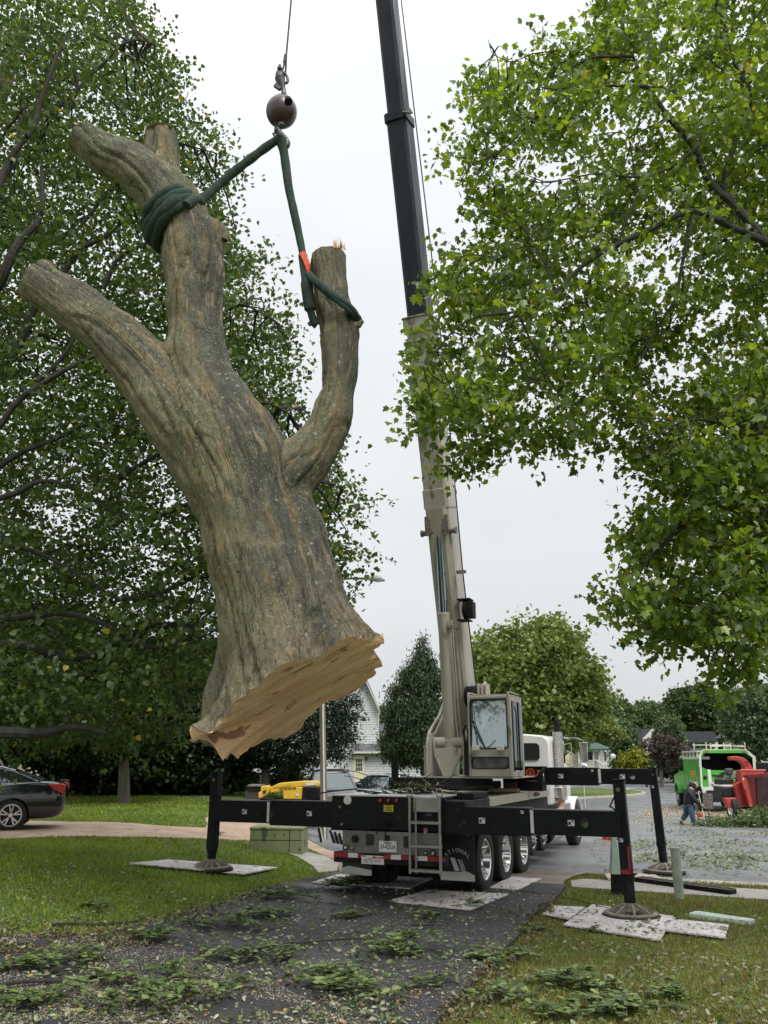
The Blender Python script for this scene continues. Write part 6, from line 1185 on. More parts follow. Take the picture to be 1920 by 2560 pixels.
# x runs to the nose; car faces left in the picture
sed, sb = car('parked_car', 'shiny black sedan with silver spoked wheels parked at the left edge on the concrete driveway', 'car', (rw.x-.42, rw.y+.80, rz_), pi+radians(17),
  [(-1.14, .42, .80, .62), (-1.10, .32, .98, .78), (-.95, .24, 1.08, .86), (-.5, .22, 1.10, .92), (0, .22, 1.06, .935), (.6, .20, 1.0, .93), (1.6, .19, .98, .93), (2.4, .19, .96, .93), (2.85, .2, .92, .92), (3.3, .22, .84, .88), (3.62, .28, .72, .78), (3.75, .38, .62, .6)],
  ([(-.55, 1.08), (0, 1.04), (.9, .97), (1.7, .96), (2.2, .94)], [(.05, 1.30), (.35, 1.38), (.85, 1.43), (1.2, 1.42), (1.45, 1.36)], .80, .58), m_carblk, (0, 2.88), .345, .25, [], rim='car', half=.92)
mb = MB(); mb.prism([(-1.12, 1.0), (-1.04, 1.03), (-.72, 1.02), (-.86, .9), (-1.11, .78)], 1, .72, .895); mb.build('tail_light', m_red, sed, bevel=.02); mb = MB(); mb.prism([(-1.12, 1.0), (-1.04, 1.03), (-.72, 1.02), (-.86, .9), (-1.11, .78)], 1, -.895, -.72); mb.build('tail_light', m_red, sed, bevel=.02)
mb = MB(); mb.box(.35, .6, .915, .95, .93, .955); mb.build('door_handle', m_chrome, sed, bevel=.008); MB().box(-1.17, -.98, -.7, .7, 1.08, 1.11).build('spoiler', m_carblk, sed, bevel=.01)
mb = MB(); mb.tube([(-.5, .815, 1.075), (.1, .80, 1.04), (.9, .80, .975), (2.1, .80, .94)], .01, 6); mb.tube([(-.5, .815, 1.085), (.05, .64, 1.30), (.4, .60, 1.38), (.9, .59, 1.43)], .01, 6); mb.build('window_trim', m_chrome, sed)
suvst = [(-2.2, .4, .9, .72), (-2.05, .3, 1.08, .88), (-1.2, .25, 1.1, .93), (0, .24, 1.05, .94), (1.0, .25, 1.02, .93), (1.7, .27, .98, .9), (2.1, .34, .9, .82), (2.25, .42, .78, .62)]
gl_ = ([(-2.0, 1.08), (-1.2, 1.06), (0, 1.02), (.6, 1.0), (1.25, .98)], [(-1.7, 1.5), (-1.1, 1.60), (-.3, 1.62), (.1, 1.6), (.35, 1.54)], .82, .62)
lts = [('headlight', m_headl, (2.0, 2.2, .5, .82, .68, .82)), ('headlight', m_headl, (2.0, 2.2, -.82, -.5, .68, .82)), ('grille', m_steel, (2.16, 2.27, -.4, .4, .5, .8)), ('mirror', m_carblk, (.7, .85, .86, 1.08, 1.02, 1.16)), ('mirror', m_carblk, (.7, .85, -1.08, -.86, 1.02, 1.16))]
p = gp(842, 2040); car('parked_car', 'dark grey car facing the viewer partly behind the street lamp pole', 'car', (p.x-.15, 33.5, float(g(p.x, 33.5))+.12), radians(-82), suvst, gl_, m_cargry, (-1.35, 1.4), .35, .24, lts, 'cars parked by the grey house')
p = at(925, 1990, 34); car('parked_car', 'dark grey sedan parked at an angle right of the street lamp', 'car', (p.x+.55, 36.0, float(g(p.x, 36))+.12), radians(-128), [(a, b, c_-.03, d) for a, b, c_, d in suvst], ([(-1.7, 1.04), (-1.0, 1.02), (0, .99), (.6, .98), (1.2, .95)], [(-1.0, 1.36), (-.6, 1.44), (-.2, 1.46), (.1, 1.44), (.3, 1.4)], .82, .6), m_carblk, (-1.35, 1.4), .35, .24, lts, 'cars parked by the grey house')
# split rail fence
m_rail = M('fence_wood', (.09, .07, .05), (.16, .13, .10), 6, .9, bump=.5, bscale=20); fn = thing('rail_fence', 'dark weathered split rail fence with wire mesh in front of the grey house', 'fence', at(800, 1990, 44)); 
fx_ = [(300, 1965), (420, 1966), (520, 1960), (610, 1955), (745, 1935), (830, 1938), (905, 1940), (985, 1948)]; zf = [at(px, py, 44) for px, py in fx_]
for q in zf: q.z = float(g(q.x, 44))+1.25; mb = MB(); mb.box(q.x-.11, q.x+.11, 43.9, 44.1, float(g(q.x, 44))-.1, q.z); W_(mb, 'post', m_rail, fn, bevel=.02)
for a, b_ in zip(zf, zf[1:]):
    for dz_ in (-.3, -.75): mb = MB(); mb.tube([a+Vector((0, -.02, dz_+.03)), (a+b_)/2+Vector((0, 0, dz_-.03)), b_+Vector((0, .02, dz_))], .06, 7); W_(mb, 'rail', m_rail, fn)
mb = MB(); a, b_ = zf[3], zf[6]; n_ = 60
for k in range(n_+1): x = a.x+(b_.x-a.x)*k/n_; z = float(g(x, 44)); mb.bar((x, 43.95, z+.1), (x, 43.95, z+1.0), .015, .015)
for k in range(6): mb.bar((a.x, 43.95, float(g(a.x, 44))+.15+.16*k), (b_.x, 43.95, float(g(b_.x, 44))+.15+.16*k), .015, .015)
W_(mb, 'wire_mesh', m_steel, fn)
# ================================================================ houses
m_sid = M_siding('grey_siding', (.54, .55, .57), .20); m_sidw = M_siding('white_siding', (.60, .60, .57), .18); m_sidb = M_siding('cream_siding', (.62, .55, .40), .2); m_shg = M('grey_shingles', (.085, .085, .09), (.15, .15, .155), 2.2, .9, bump=.4, bscale=16, stretch=(1, 1, 2)); m_trim = M('cream_trim', (.62, .60, .50), None, rough=.5); m_win = M('window_pane', (.03, .035, .04), (.10, .11, .12), .8, .1); m_shd = M('dark_shingles', (.045, .05, .06), (.075, .08, .09), 2, .9, bump=.3, bscale=12); m_shgr = M('green_roof', (.03, .075, .055), (.05, .105, .08), 1.5, .7)
HY = 72.; h7 = lambda x, y: (740+x*.2411, 1560+y*.2411)
hs = thing('grey_house', 'house with pale grey siding, steep gable and a one storey shingled wing', 'house', gp(880, 1948)); 
def hp(pts, Y, th, nm, mat, parent=hs, bevel=0): mb = MB(); mb.pxp(pts, Y, th); return W_(mb, nm, mat, parent, bevel=bevel, smooth=False)
hp([h7(*p) for p in [(300, 1170), (390, 1100), (715, 575), (858, 895), (858, 1660), (300, 1660)]], HY+.8, 7, 'wall', m_sid)
hp([h7(*p) for p in [(-500, 1190), (470, 1190), (470, 1660), (-500, 1660)]], HY+.3, 7, 'wall', m_sid); hp([h7(*p) for p in [(470, 1360), (550, 1340), (550, 1660), (470, 1660)]], HY+.1, 6, 'wall', m_sid)
a = lambda x, y, Y: at(*h7(x, y), Y)
mb = MB(); t1 = a(715, 568, HY+.5); r1_ = a(866, 900, HY+.5); l1 = a(380, 1120, HY+.5); dd = Vector((0, 8, 0)); up_ = Vector((0, 0, .18))
mb.add([l1, t1, r1_, l1+dd, t1+dd, r1_+dd, l1+up_, t1+up_*2, r1_+up_, l1+dd+up_, t1+dd+up_*2, r1_+dd+up_], [(0, 1, 4, 3), (1, 2, 5, 4), (6, 9, 10, 7), (7, 10, 11, 8), (0, 6, 7, 1), (1, 7, 8, 2), (3, 4, 10, 9), (4, 5, 11, 10), (0, 3, 9, 6), (2, 8, 11, 5)]); W_(mb, 'roof', m_shg, hs, smooth=False)
mb = MB(); mb.bar(t1-Vector((0, .1, 0)), r1_-Vector((0, .1, 0)), .1, .25, (0, 1, 0)); mb.bar(l1-Vector((0, .1, 0)), t1-Vector((0, .1, 0)), .1, .25, (0, 1, 0)); W_(mb, 'trim', m_trim, hs)
mb = MB(); q0, q1, q2, q3 = a(548, 1325, HY-.5), a(1500, 1325, HY-.5), a(1500, 1030, HY+4.5), a(700, 1030, HY+4.5); q2.z = q3.z = a(800, 1030, HY+4.5).z; mb.add([q0, q1, q2, q3, q0-up_, q1-up_, q2-up_, q3-up_], [(0, 1, 2, 3), (7, 6, 5, 4), (0, 4, 5, 1), (1, 5, 6, 2), (2, 6, 7, 3), (3, 7, 4, 0)]); W_(mb, 'roof', m_shg, hs, smooth=False)
hp([h7(*p) for p in [(548, 1322), (1500, 1322), (1500, 1342), (548, 1342)]], HY-.65, .12, 'gutter', m_trim); hp([h7(*p) for p in [(550, 1342), (1500, 1342), (1500, 1660), (550, 1660)]], HY, 4, 'wall', m_sid)
hp([h7(*p) for p in [(470, 1340), (484, 1340), (484, 1660), (470, 1660)]], HY-.05, .1, 'trim', m_trim); dr = hp([h7(*p) for p in [(585, 1362), (712, 1362), (712, 1640), (585, 1640)]], HY-.08, .1, 'door', m_trim); hp([h7(*p) for p in [(603, 1378), (698, 1378), (698, 1640), (603, 1640)]], HY-.13, .06, 'door_leaf', M('cream_door', (.68, .64, .50), None), dr)
for i in range(3):
    for j in range(3): x = 620+i*24; y = 1398+j*44; hp([h7(*p) for p in [(x, y), (x+19, y), (x+19, y+36), (x, y+36)]], HY-.16, .02, 'door_pane', m_win, dr)
hp([h7(*p) for p in [(722, 1378), (738, 1378), (738, 1412), (722, 1412)]], HY-.2, .15, 'wall_lamp', m_ink); mb = MB(); mb.tube([a(868, 905, HY+.4), a(855, 960, HY+.6), a(855, 1020, HY+.6)], .06, 8); W_(mb, 'downspout', m_trim, hs)
hp([h7(*p) for p in [(175, 1395), (245, 1395), (245, 1460), (175, 1460)]], HY+.22, .08, 'window', m_win)
# cream house at far left
h = thing('cream_house', 'cream sided house half hidden behind the trees at the left edge', 'house', gp(20, 1985)); hp([(-300, 1868), (70, 1880), (70, 1990), (-300, 1990)], 46, 6, 'wall', m_sidb, h); mb = MB(); A1, A2 = at(-310, 1872, 45.5), at(80, 1874, 45.5); mb.add([A1, A2, A2+Vector((0, 4, 2.4)), A1+Vector((0, 4, 2.4)), A1+Vector((0, 8, 0)), A2+Vector((0, 8, 0))], [(0, 1, 2, 3), (3, 2, 5, 4), (1, 5, 2), (0, 3, 4)]); W_(mb, 'roof', m_shg, h, smooth=False)
# porch house (centre right)
z2 = lambda x, y: (1370+x*.19892, 1720+y*.19892); PY = 92.
ph_ = thing('porch_house', 'white house with a green roofed porch, white railings and steps', 'house', gp(1480, 1925))
hp([z2(*p) for p in [(100, 640), (400, 690), (400, 1010), (60, 1010)]], PY+3, 6, 'wall', M_siding('yellow_siding', (.62, .56, .36), .2), ph_); hp([z2(*p) for p in [(120, 430), (520, 560), (520, 690), (120, 690)]], PY+6, 5, 'upper_wall', m_sidw, ph_)
mb = MB(); A_ = [at(*z2(340, 665), PY+4), at(*z2(560, 665), PY+5), at(*z2(805, 760), PY-.6), at(*z2(395, 770), PY-.6)]; v = A_+[p-up_ for p in A_]; mb.add(v, [(0, 1, 2, 3), (7, 6, 5, 4), (0, 4, 5, 1), (1, 5, 6, 2), (2, 6, 7, 3), (3, 7, 4, 0)]); W_(mb, 'porch_roof', m_shgr, ph_, smooth=False)
hp([z2(*p) for p in [(395, 768), (805, 762), (805, 782), (395, 795)]], PY-.5, .2, 'fascia', m_plain, ph_); hp([z2(*p) for p in [(400, 795), (800, 785), (800, 990), (400, 1000)]], PY+2.2, .3, 'porch_wall', m_sidw, ph_)
for x0, x1 in ((405, 470), (478, 560), (700, 735), (755, 790)): hp([z2(*p) for p in [(x0, 800), (x1, 800), (x1, 905), (x0, 905)]], PY+2.1, .1, 'window', m_win, ph_)
for x in (385, 568, 640, 692, 750, 792): hp([z2(*p) for p in [(x, 785), (x+14, 785), (x+14, 990), (x, 990)]], PY-.2, .25, 'porch_column', m_plain, ph_)
hp([z2(*p) for p in [(400, 905), (570, 908), (570, 916), (400, 914)]], PY-.2, .1, 'railing', m_plain, ph_)
for x in range(408, 570, 13): hp([z2(*p) for p in [(x, 912), (x+6, 912), (x+6, 995), (x, 995)]], PY-.18, .06, 'baluster', m_plain, ph_)
for dy_ in (0, 1.5): mb = MB(); mb.bar(at(*z2(595, 905), PY-.3+dy_*.0), at(*z2(715+40*dy_, 985), PY-1.5), .1, .12); W_(mb, 'stair_rail', m_plain, ph_)
for k in range(8): x = 640+k*15; hp([z2(*p) for p in [(x, 925+k*8), (x+6, 928+k*8), (x+6, 1000), (x, 1000)]], PY-1, .06, 'baluster', m_plain, ph_)
hp([z2(*p) for p in [(395, 990), (805, 990), (805, 1020), (395, 1020)]], PY-.3, 2.6, 'porch_floor', m_plain, ph_)
# two more houses to the right
h = thing('gabled_house', 'white house with dark roof and small gable behind the bare tree', 'house', gp(1620, 1930)); v1 = [at(*z2(*p), 120) for p in [(1000, 510), (1320, 512), (1175, 690), (900, 700)]]; mb = MB(); vb = [p+Vector((0, 7, 0)) for p in v1]; mb.add(v1+vb, [(0, 1, 2, 3), (4, 7, 6, 5), (0, 4, 5, 1), (1, 5, 6, 2), (2, 6, 7, 3), (3, 7, 4, 0)]); W_(mb, 'roof', m_shd, h, smooth=False)
hp([z2(*p) for p in [(1320, 512), (1425, 640), (1195, 640)]], 119.5, 6, 'gable', m_sidw, h); hp([z2(*p) for p in [(1185, 640), (1420, 640), (1420, 1010), (1185, 1010)]], 119.7, 6, 'wall', m_sidw, h); hp([z2(*p) for p in [(880, 700), (1180, 695), (1180, 1000), (880, 1000)]], 120.5, 6, 'wall', m_sidw, h)
h = thing('garage_house', 'low white house with a row of windows and dark roof behind the green truck', 'house', gp(1750, 1930)); hp([zc4(*p) for p in [(390, -70), (830, -70), (900, 95), (340, 95)]], 100, 7, 'roof', m_shd, h); hp([zc4(*p) for p in [(360, 95), (890, 95), (890, 500), (360, 500)]], 101, 6, 'wall', m_sidw, h)
for k in range(6): x = 400+k*78; hp([zc4(*p) for p in [(x, 125), (x+55, 125), (x+55, 185), (x, 185)]], 100.9, .15, 'window', m_win, h)
h = thing('white_house', 'white house with dark roof partly hidden by trees at the right edge', 'house', gp(1900, 1935)); hp([(1870, 1840), (2050, 1840), (2050, 1930), (1870, 1930)], 90, 6, 'wall', m_sidw, h); hp([(1850, 1842), (1900, 1800), (2060, 1800), (2060, 1842)], 89, 7, 'roof', m_shd, h)
lp2 = at(*z2(828, 1000), 80); lp2.z = float(g(lp2.x, 80)); t = thing('lamp_post', 'small garden lamp post with a white globe beside the porch house', 'lamp post', lp2); zt5 = at(*z2(828, 890), 80).z-lp2.z; mb = MB(); mb.cyl((0, 0, 0), (0, 0, zt5), .06, .05, 8); mb.build('post', m_ink, t); mb = MB(); mb.sphere((0, 0, zt5+.2), .26, 12, 8); mb.build('globe', m_plain, t)
# ================================================================ trees
m_leafA = M_leaf('linden_leaves', .38, .05); m_leafB = M_leaf('maple_leaves', .5, .05, 1.05); m_leafC = M_leaf('far_leaves', .3, .03); m_need = M_leaf('conifer_leaves', .15, .03)
m_twig = M('twig_bark', (.025, .022, .019), (.05, .045, .038), 8, .9, bump=.4, bscale=20); m_trunkb = M('trunk_bark', (.12, .105, .085), (.2, .18, .145), 5, .9, bump=.8, bscale=14, stretch=(1, 1, .3))
OUT = {
 'heart': [(0, 0), (.26, -.04), (.47, .18), (.44, .45), (.24, .72), (0, 1.05)],
 'maple': [(0, 0), (.16, .02), (.42, .10), (.34, .30), (.55, .58), (.28, .56), (.20, .72), (0, 1.05)],
 'oval': [(0, 0), (.13, .25), (.25, .62), (.18, .88), (0, 1.0)],
 'quad': [(0, 0), (.40, .42), (.3, .8), (0, 1.0)],
 'spray': [(0, 0), (.16, .35), (.10, .7), (0, 1.1)]}
def leaves(name, P_, D, Nn, S, C, mat, shape='heart', parent=None, fold=.16, droop=.12):
    """P_ (n,3) base, D tip dir, Nn normal hint, S size, C colour"""
    n = len(P_); D = D/np.linalg.norm(D, axis=1, keepdims=True); X = np.cross(D, Nn); X /= np.linalg.norm(X, axis=1, keepdims=True)+1e-9; Z_ = np.cross(X, D)
    o = OUT[shape]; m = len(o); S = S[:, None]
    mid = [o[0], o[-1]]; V = []
    for (x, y) in o: V.append(P_+X*x*S+D*y*S+Z_*(fold*x-droop*y*y)*S)
    for (x, y) in o[1:-1]: V.append(P_-X*x*S+D*y*S+Z_*(fold*x-droop*y*y)*S)
    V = np.stack(V, 1); k = V.shape[1]; b = (np.arange(n)*k)[:, None]
    right_ = np.array(list(range(m)))[None]; left_ = np.array([0]+[m-1]+list(range(2*m-3, m-1, -1)))[None]
    Fc = np.concatenate([b+right_, b+left_], 0)
    return npmesh(name, V.reshape(-1, 3), Fc, m, mat, parent, True, np.repeat(C, k, 0))
def atv(px, py, Y):
    u = (px-960)/F; v = (1280-py)/F; k = Y/(CP-v*SP); return np.stack([u*k, Y, H+(SP+v*CP)*k], -1)
def edge_dist(x, y, poly):
    d = np.full(x.shape, 1e9)
    for i in range(len(poly)):
        x0, y0 = poly[i]; x1, y1 = poly[(i+1) % len(poly)]; L2 = (x1-x0)**2+(y1-y0)**2+1e-9; t = np.clip(((x-x0)*(x1-x0)+(y-y0)*(y1-y0))/L2, 0, 1); d = np.minimum(d, np.hypot(x-x0-t*(x1-x0), y-y0-t*(y1-y0)))
    return d
def crown_pts(poly, Y0, thick, K, R, D=130, gapf=.55, gap=-.12, back=1.0):
    """cluster centres filling a rounded volume whose front outline is the given one"""
    xs = [p[0] for p in poly]; ys = [p[1] for p in poly]; out = []; px = R.uniform(min(xs), max(xs), K*5); py = R.uniform(min(ys), max(ys), K*5)
    k = inpoly(px, py, poly); px, py = px[k][:K], py[k][:K]; e = np.clip(edge_dist(px, py, poly)/D, .12, 1)**.6
    Y = Y0+R.uniform(-1, back, len(px))*thick*e; P_ = atv(px, py, Y)
    nv = np.array([noise.noise(Vector(p)*gapf) for p in P_]); return P_[nv > gap]
def clusters(Cc, per, rad, R, size, cols, dirbias=(0, 0, -.3), flat=.55, szv=.3, out=.5, yel=.0, yc=(.45, .35, .03), ln=1., offk=.75):
    n = len(Cc); ax = R.normal(0, 1, (n, 3)); ax[:, 2] = ax[:, 2]*.35-.25; ax /= np.linalg.norm(ax, axis=1, keepdims=True)
    m = n*per; i = np.repeat(np.arange(n), per); t = R.uniform(-1, 1, m); off = R.normal(0, .42, (m, 3)); off[:, 2] *= flat
    P_ = Cc[i]+(ax[i]*t[:, None]*ln+off*offk*(1.15-.5*t[:, None]))*rad; P_[:, 2] -= .18*rad*(t+1)**2*.5
    D = R.normal(0, .75, (m, 3))+np.array(dirbias)+ax[i]*out; Nn = R.normal(0, .6, (m, 3))+np.array((0, 0, 1.)); S = size*(1-szv+2*szv*R.random(m))
    cv = R.normal(0, .16, n)[i]+R.normal(0, .22, m); a, b, c = [np.array(q) for q in cols]; w = np.clip(.5+cv, 0, 1)[:, None]
    C = np.where(w < .5, a*(1-2*w)+b*2*w, b*(2-2*w)+c*(2*w-1)); C = C*(.8+.4*R.random((m, 1)))
    if yel: y = R.random(m) < yel; C[y] = np.array(yc)*(.7+.6*R.random((y.sum(), 1)))
    return P_, D, Nn, S, C
def limbs_mesh(name, paths, parent, mat=None, n=8):
    mb = MB()
    for pts, r0, r1 in paths:
        p = catmull(pts, 5); k = len(p); mb.tube([q+Vector((noise.noise(q*1.3), noise.noise(q*1.3+Vector((9, 0, 0))), noise.noise(q*1.3+Vector((0, 9, 0)))))*.12 for q in p], [r0+(r1-r0)*i/(k-1) for i in range(k)], n)
    return W_(mb, name, mat or m_twig, parent)
def twigs(Cc, hubs, R, frac, r0=.018, name='twigs', parent=None, sag=.15, n=5, lmax=1.6):
    """thin branches from the nearest hub point to a share of the leaf clusters"""
    hubs = np.array([tuple(h) for h in hubs]); paths = []
    for c in Cc[R.random(len(Cc)) < frac]:
        h = hubs[np.argsort(np.sum((hubs-c)**2, 1))[R.integers(0, min(9, len(hubs)))]]; a, b = Vector(h), Vector(c); L_ = (b-a).length
        if L_ < .15 or L_ > lmax: continue
        m = (a+b)/2+Vector((R.normal()*.1, R.normal()*.1, sag*L_*R.uniform(.2, 1.))); paths.append(([a, m, b], min(r0*(.5+L_*.35), .05), .005))
    return limbs_mesh(name, paths, parent, None, n)
def path_px(pts, Y): return [at(p[0], p[1], Y+(p[2] if len(p) > 2 else 0)) for p in pts]
def subs(paths):
    out = []
    for pts, r0, r1 in paths: out += catmull(pts, 5)
    return out
# ---- big linden on the left -----------------------------------------------------
R = np.random.default_rng(21)
LP = [(-90, -90), (330, -90), (348, 10), (405, 60), (440, 120), (450, 200), (470, 260), (530, 300), (585, 400), (520, 470), (560, 560), (600, 610), (650, 625), (668, 700), (680, 760), (740, 830), (705, 900), (735, 1000), (745, 1100), (850, 1120), (830, 1190), (920, 1235), (890, 1280), (780, 1260), (800, 1350), (910, 1375), (830, 1420), (860, 1490), (900, 1545), (800, 1580), (600, 1640), (540, 1740), (470, 1830), (300, 1850), (120, 1850), (-90, 1830)]
lin = thing('linden_tree', 'huge dark green linden tree behind the hanging trunk, its crown above the black sedan', 'tree', (-11.5, 17, float(g(-11.5, 17))))
mainL = [([Vector((-11.5, 17, 0)), Vector((-11.3, 17, 3)), Vector((-11, 16.5, 8)), Vector((-10, 16.5, 14)), Vector((-9, 16.5, 20))], .5, .15)]
brL = [(path_px([(-260, 1845, 2), (0, 1838), (90, 1832), (170, 1824), (260, 1835)], 12.3), 0.103, .03), (path_px([(-200, 1590, 1), (0, 1548), (120, 1535), (220, 1550), (380, 1620), (520, 1590)], 12.8), 0.069, .02), (path_px([(-200, 1640, 1), (0, 1610), (150, 1640), (300, 1600), (430, 1560), (520, 1560)], 13.3), 0.092, .03),
 (path_px([(-200, 1400, 1), (0, 1240), (150, 1210), (300, 1290)], 12.3), 0.069, .015), (path_px([(-150, 1450, 1), (0, 1370), (140, 1400), (300, 1500)], 12.8), 0.057, .015), (path_px([(-150, 950, 1), (0, 690), (60, 600), (95, 540), (110, 420)], 11.8), 0.103, .03), (path_px([(-80, 600), (0, 460), (70, 330), (120, 200), (170, 90)], 11.8), 0.081, .02),
 (path_px([(-80, 520), (10, 430), (40, 380), (70, 260)], 12.3), 0.057, .02), (path_px([(20, 900), (150, 680), (250, 590), (330, 520)], 12.8), 0.069, .02), (path_px([(-50, 1100), (100, 960), (220, 890), (320, 820)], 11.8), 0.057, .015), (path_px([(250, 720), (300, 660), (370, 620), (430, 570)], 12.3), 0.046, .012), (path_px([(-100, 1230), (60, 1130), (240, 1060), (400, 1100)], 12.3), 0.057, .015), (path_px([(100, 960), (180, 850), (180, 740)], 12.3), 0.046, .015),
 (path_px([(380, 1300, 1), (520, 1250, 1), (700, 1190, 1), (850, 1230, 1)], 11.8), 0.046, .01), (path_px([(300, 1200, 1), (500, 1080, 1), (640, 1010, 1), (720, 1040, 1)], 11.8), 0.046, .01), (path_px([(300, 1000, 1), (480, 850, 1), (600, 760, 1), (700, 820, 1)], 11.8), 0.046, .01), (path_px([(200, 560, 1), (330, 420, 1), (430, 350, 1), (540, 380, 1)], 11.8), 0.040, .01), (path_px([(120, 300, 1), (250, 160, 1), (330, 100, 1), (380, 110, 1)], 11.8), 0.040, .01), (path_px([(300, 1500, 1), (500, 1450, 1), (700, 1400, 1), (860, 1400, 1)], 11.8), 0.046, .01)]
limbs_mesh('trunk', mainL, lin, m_trunkb, 16); limbs_mesh('limb', brL, lin)
Cc = np.concatenate([crown_pts(LP, 15.2, 3.4, 7600, R, 120, .85, .02), crown_pts(LP, 15.2, 3.4, 1500, R, 120, .3, -.1)]); hub = subs(brL)
brL_ = brL; twigs(Cc, hub, R, .10, .018, 'twigs', lin, lmax=3.4)
Cc = np.concatenate([Cc, R.uniform((-16, 12.5, 4.5), (-8.6, 20, 21), (1500, 3))])
P_, D, Nn, S, C = clusters(Cc, 25, .62, R, .078, ((.035, .065, .018), (.075, .13, .03), (.15, .22, .05)), yel=.006, ln=1.2, offk=.36, szv=.4); leaves('crown', P_, D, Nn, S, C, m_leafA, 'heart', lin)
# edge sprays that stick out of the outline
# ---- maple on the right ----------------------------------------------------------
R = np.random.default_rng(5)
RP = [(2010, -90), (1500, -90), (1500, 20), (1490, 60), (1400, 110), (1340, 70), (1300, 130), (1200, 180), (1150, 240), (1165, 320), (1085, 345), (1160, 400), (1165, 480), (1190, 560), (1180, 640), (1060, 640), (1040, 690), (1120, 740), (1120, 790), (1020, 870), (1010, 900), (1060, 940), (1030, 1020), (1060, 1060), (1100, 1100), (1110, 1170), (1160, 1220), (1225, 1180), (1240, 1110), (1330, 1150), (1400, 1140), (1480, 1165), (1500, 1100), (1560, 1060), (1640, 1020), (1650, 960), (1590, 930), (1570, 870), (1660, 860), (1720, 800), (1830, 760), (2010, 720)]
RP2 = [(2010, 760), (1800, 800), (1730, 850), (1760, 900), (1700, 960), (1720, 1010), (1640, 1060), (1545, 1110), (1590, 1150), (1650, 1200), (1680, 1230), (1600, 1260), (1590, 1310), (1600, 1380), (1540, 1440), (1515, 1500), (1520, 1545), (1600, 1510), (1640, 1590), (1710, 1620), (1760, 1640), (1780, 1720), (1830, 1690), (1900, 1700), (2010, 1640)]
map_ = thing('maple_tree', 'bright green maple tree whose leafy boughs hang in front of the raised boom', 'tree', (7.2, 9.5, 0))
mainR = [([Vector((7.2, 9.5, 0)), Vector((7.1, 9.5, 3)), Vector((6.7, 9.4, 7)), Vector((6.9, 9.6, 10)), Vector((7.2, 9.8, 12.5))], .33, .03)]
brR = [(path_px([(2050, 700, .5), (1900, 600), (1740, 540), (1620, 580), (1500, 640), (1400, 730), (1310, 780), (1240, 830)], 8.15), .045, .012), (path_px([(2000, 700), (1880, 600), (1810, 500), (1730, 370), (1670, 270), (1610, 210), (1580, 140)], 8.45), .06, .015), (path_px([(1620, 220), (1500, 215), (1400, 225), (1350, 250)], 8.15), .022, .006), (path_px([(1580, 140), (1480, 150), (1380, 200), (1300, 210)], 8.35), .018, .004),
 (path_px([(1250, 120), (1230, 150), (1250, 120), (1280, 130)], 8.15), .006, .003), (path_px([(1400, 130), (1340, 125), (1290, 150), (1230, 140), (1210, 110)], 8.35), .008, .003), (path_px([(1300, 780), (1330, 870), (1370, 950), (1400, 990)], 7.95), .016, .005), (path_px([(1540, 630), (1560, 560), (1590, 450), (1560, 350)], 8.25), .02, .006), (path_px([(1310, 780), (1200, 800), (1100, 860), (1060, 920)], 7.95), .016, .005), (path_px([(1330, 760), (1330, 680), (1310, 620), (1180, 640)], 7.95), .016, .004),
 (path_px([(1450, 300), (1330, 300), (1250, 380), (1180, 420)], 8.35), .016, .004), (path_px([(2000, 960), (1880, 1060), (1790, 1180), (1700, 1330), (1600, 1440)], 8.65), .05, .01), (path_px([(1960, 1200), (1860, 1360), (1800, 1500), (1780, 1620)], 8.65), .035, .008), (path_px([(1880, 1060), (1780, 1060), (1680, 1080), (1600, 1110)], 8.45), .02, .005), (path_px([(1500, 640), (1480, 760), (1500, 900), (1480, 1040)], 8.35), .02, .005), (path_px([(1400, 730), (1350, 640), (1300, 560), (1230, 520)], 8.15), .016, .005), (path_px([(1740, 540), (1700, 700), (1640, 820), (1600, 900)], 8.55), .025, .006), (path_px([(1810, 500), (1860, 300), (1840, 120), (1800, 0)], 8.75), .04, .012), (path_px([(1730, 370), (1650, 420), (1500, 440), (1380, 460)], 8.15), .022, .005)]
limbs_mesh('trunk', mainR, map_, m_trunkb, 16); limbs_mesh('limb', brR, map_)
Cc = np.concatenate([crown_pts(RP, 9.3, 1.5, 2500, R, 110, 1.4, -.01), crown_pts(RP2, 9.6, 1.7, 1350, R, 100, 1.3, -.12)])
twigs(Cc, subs(brR), R, .5, .010, 'twigs', map_, lmax=.9)
Cc = np.concatenate([Cc, R.uniform((4.8, 8.3, 3.8), (10.0, 12.0, 13.8), (1900, 3))]); Cc = Cc[~((Cc[:, 0] < 6.0) & (Cc[:, 0] > 4.7) & (Cc[:, 2] < 5.5) & (Cc[:, 1] > 11))]
P_, D, Nn, S, C = clusters(Cc, 23, .36, R, .078, ((.055, .105, .02), (.14, .22, .035), (.29, .38, .065)), dirbias=(-.1, -.1, -.7), flat=.6, yel=.004, ln=1.15, offk=.42, szv=.42); leaves('crown', P_, D, Nn, S, C, m_leafB, 'maple', map_)
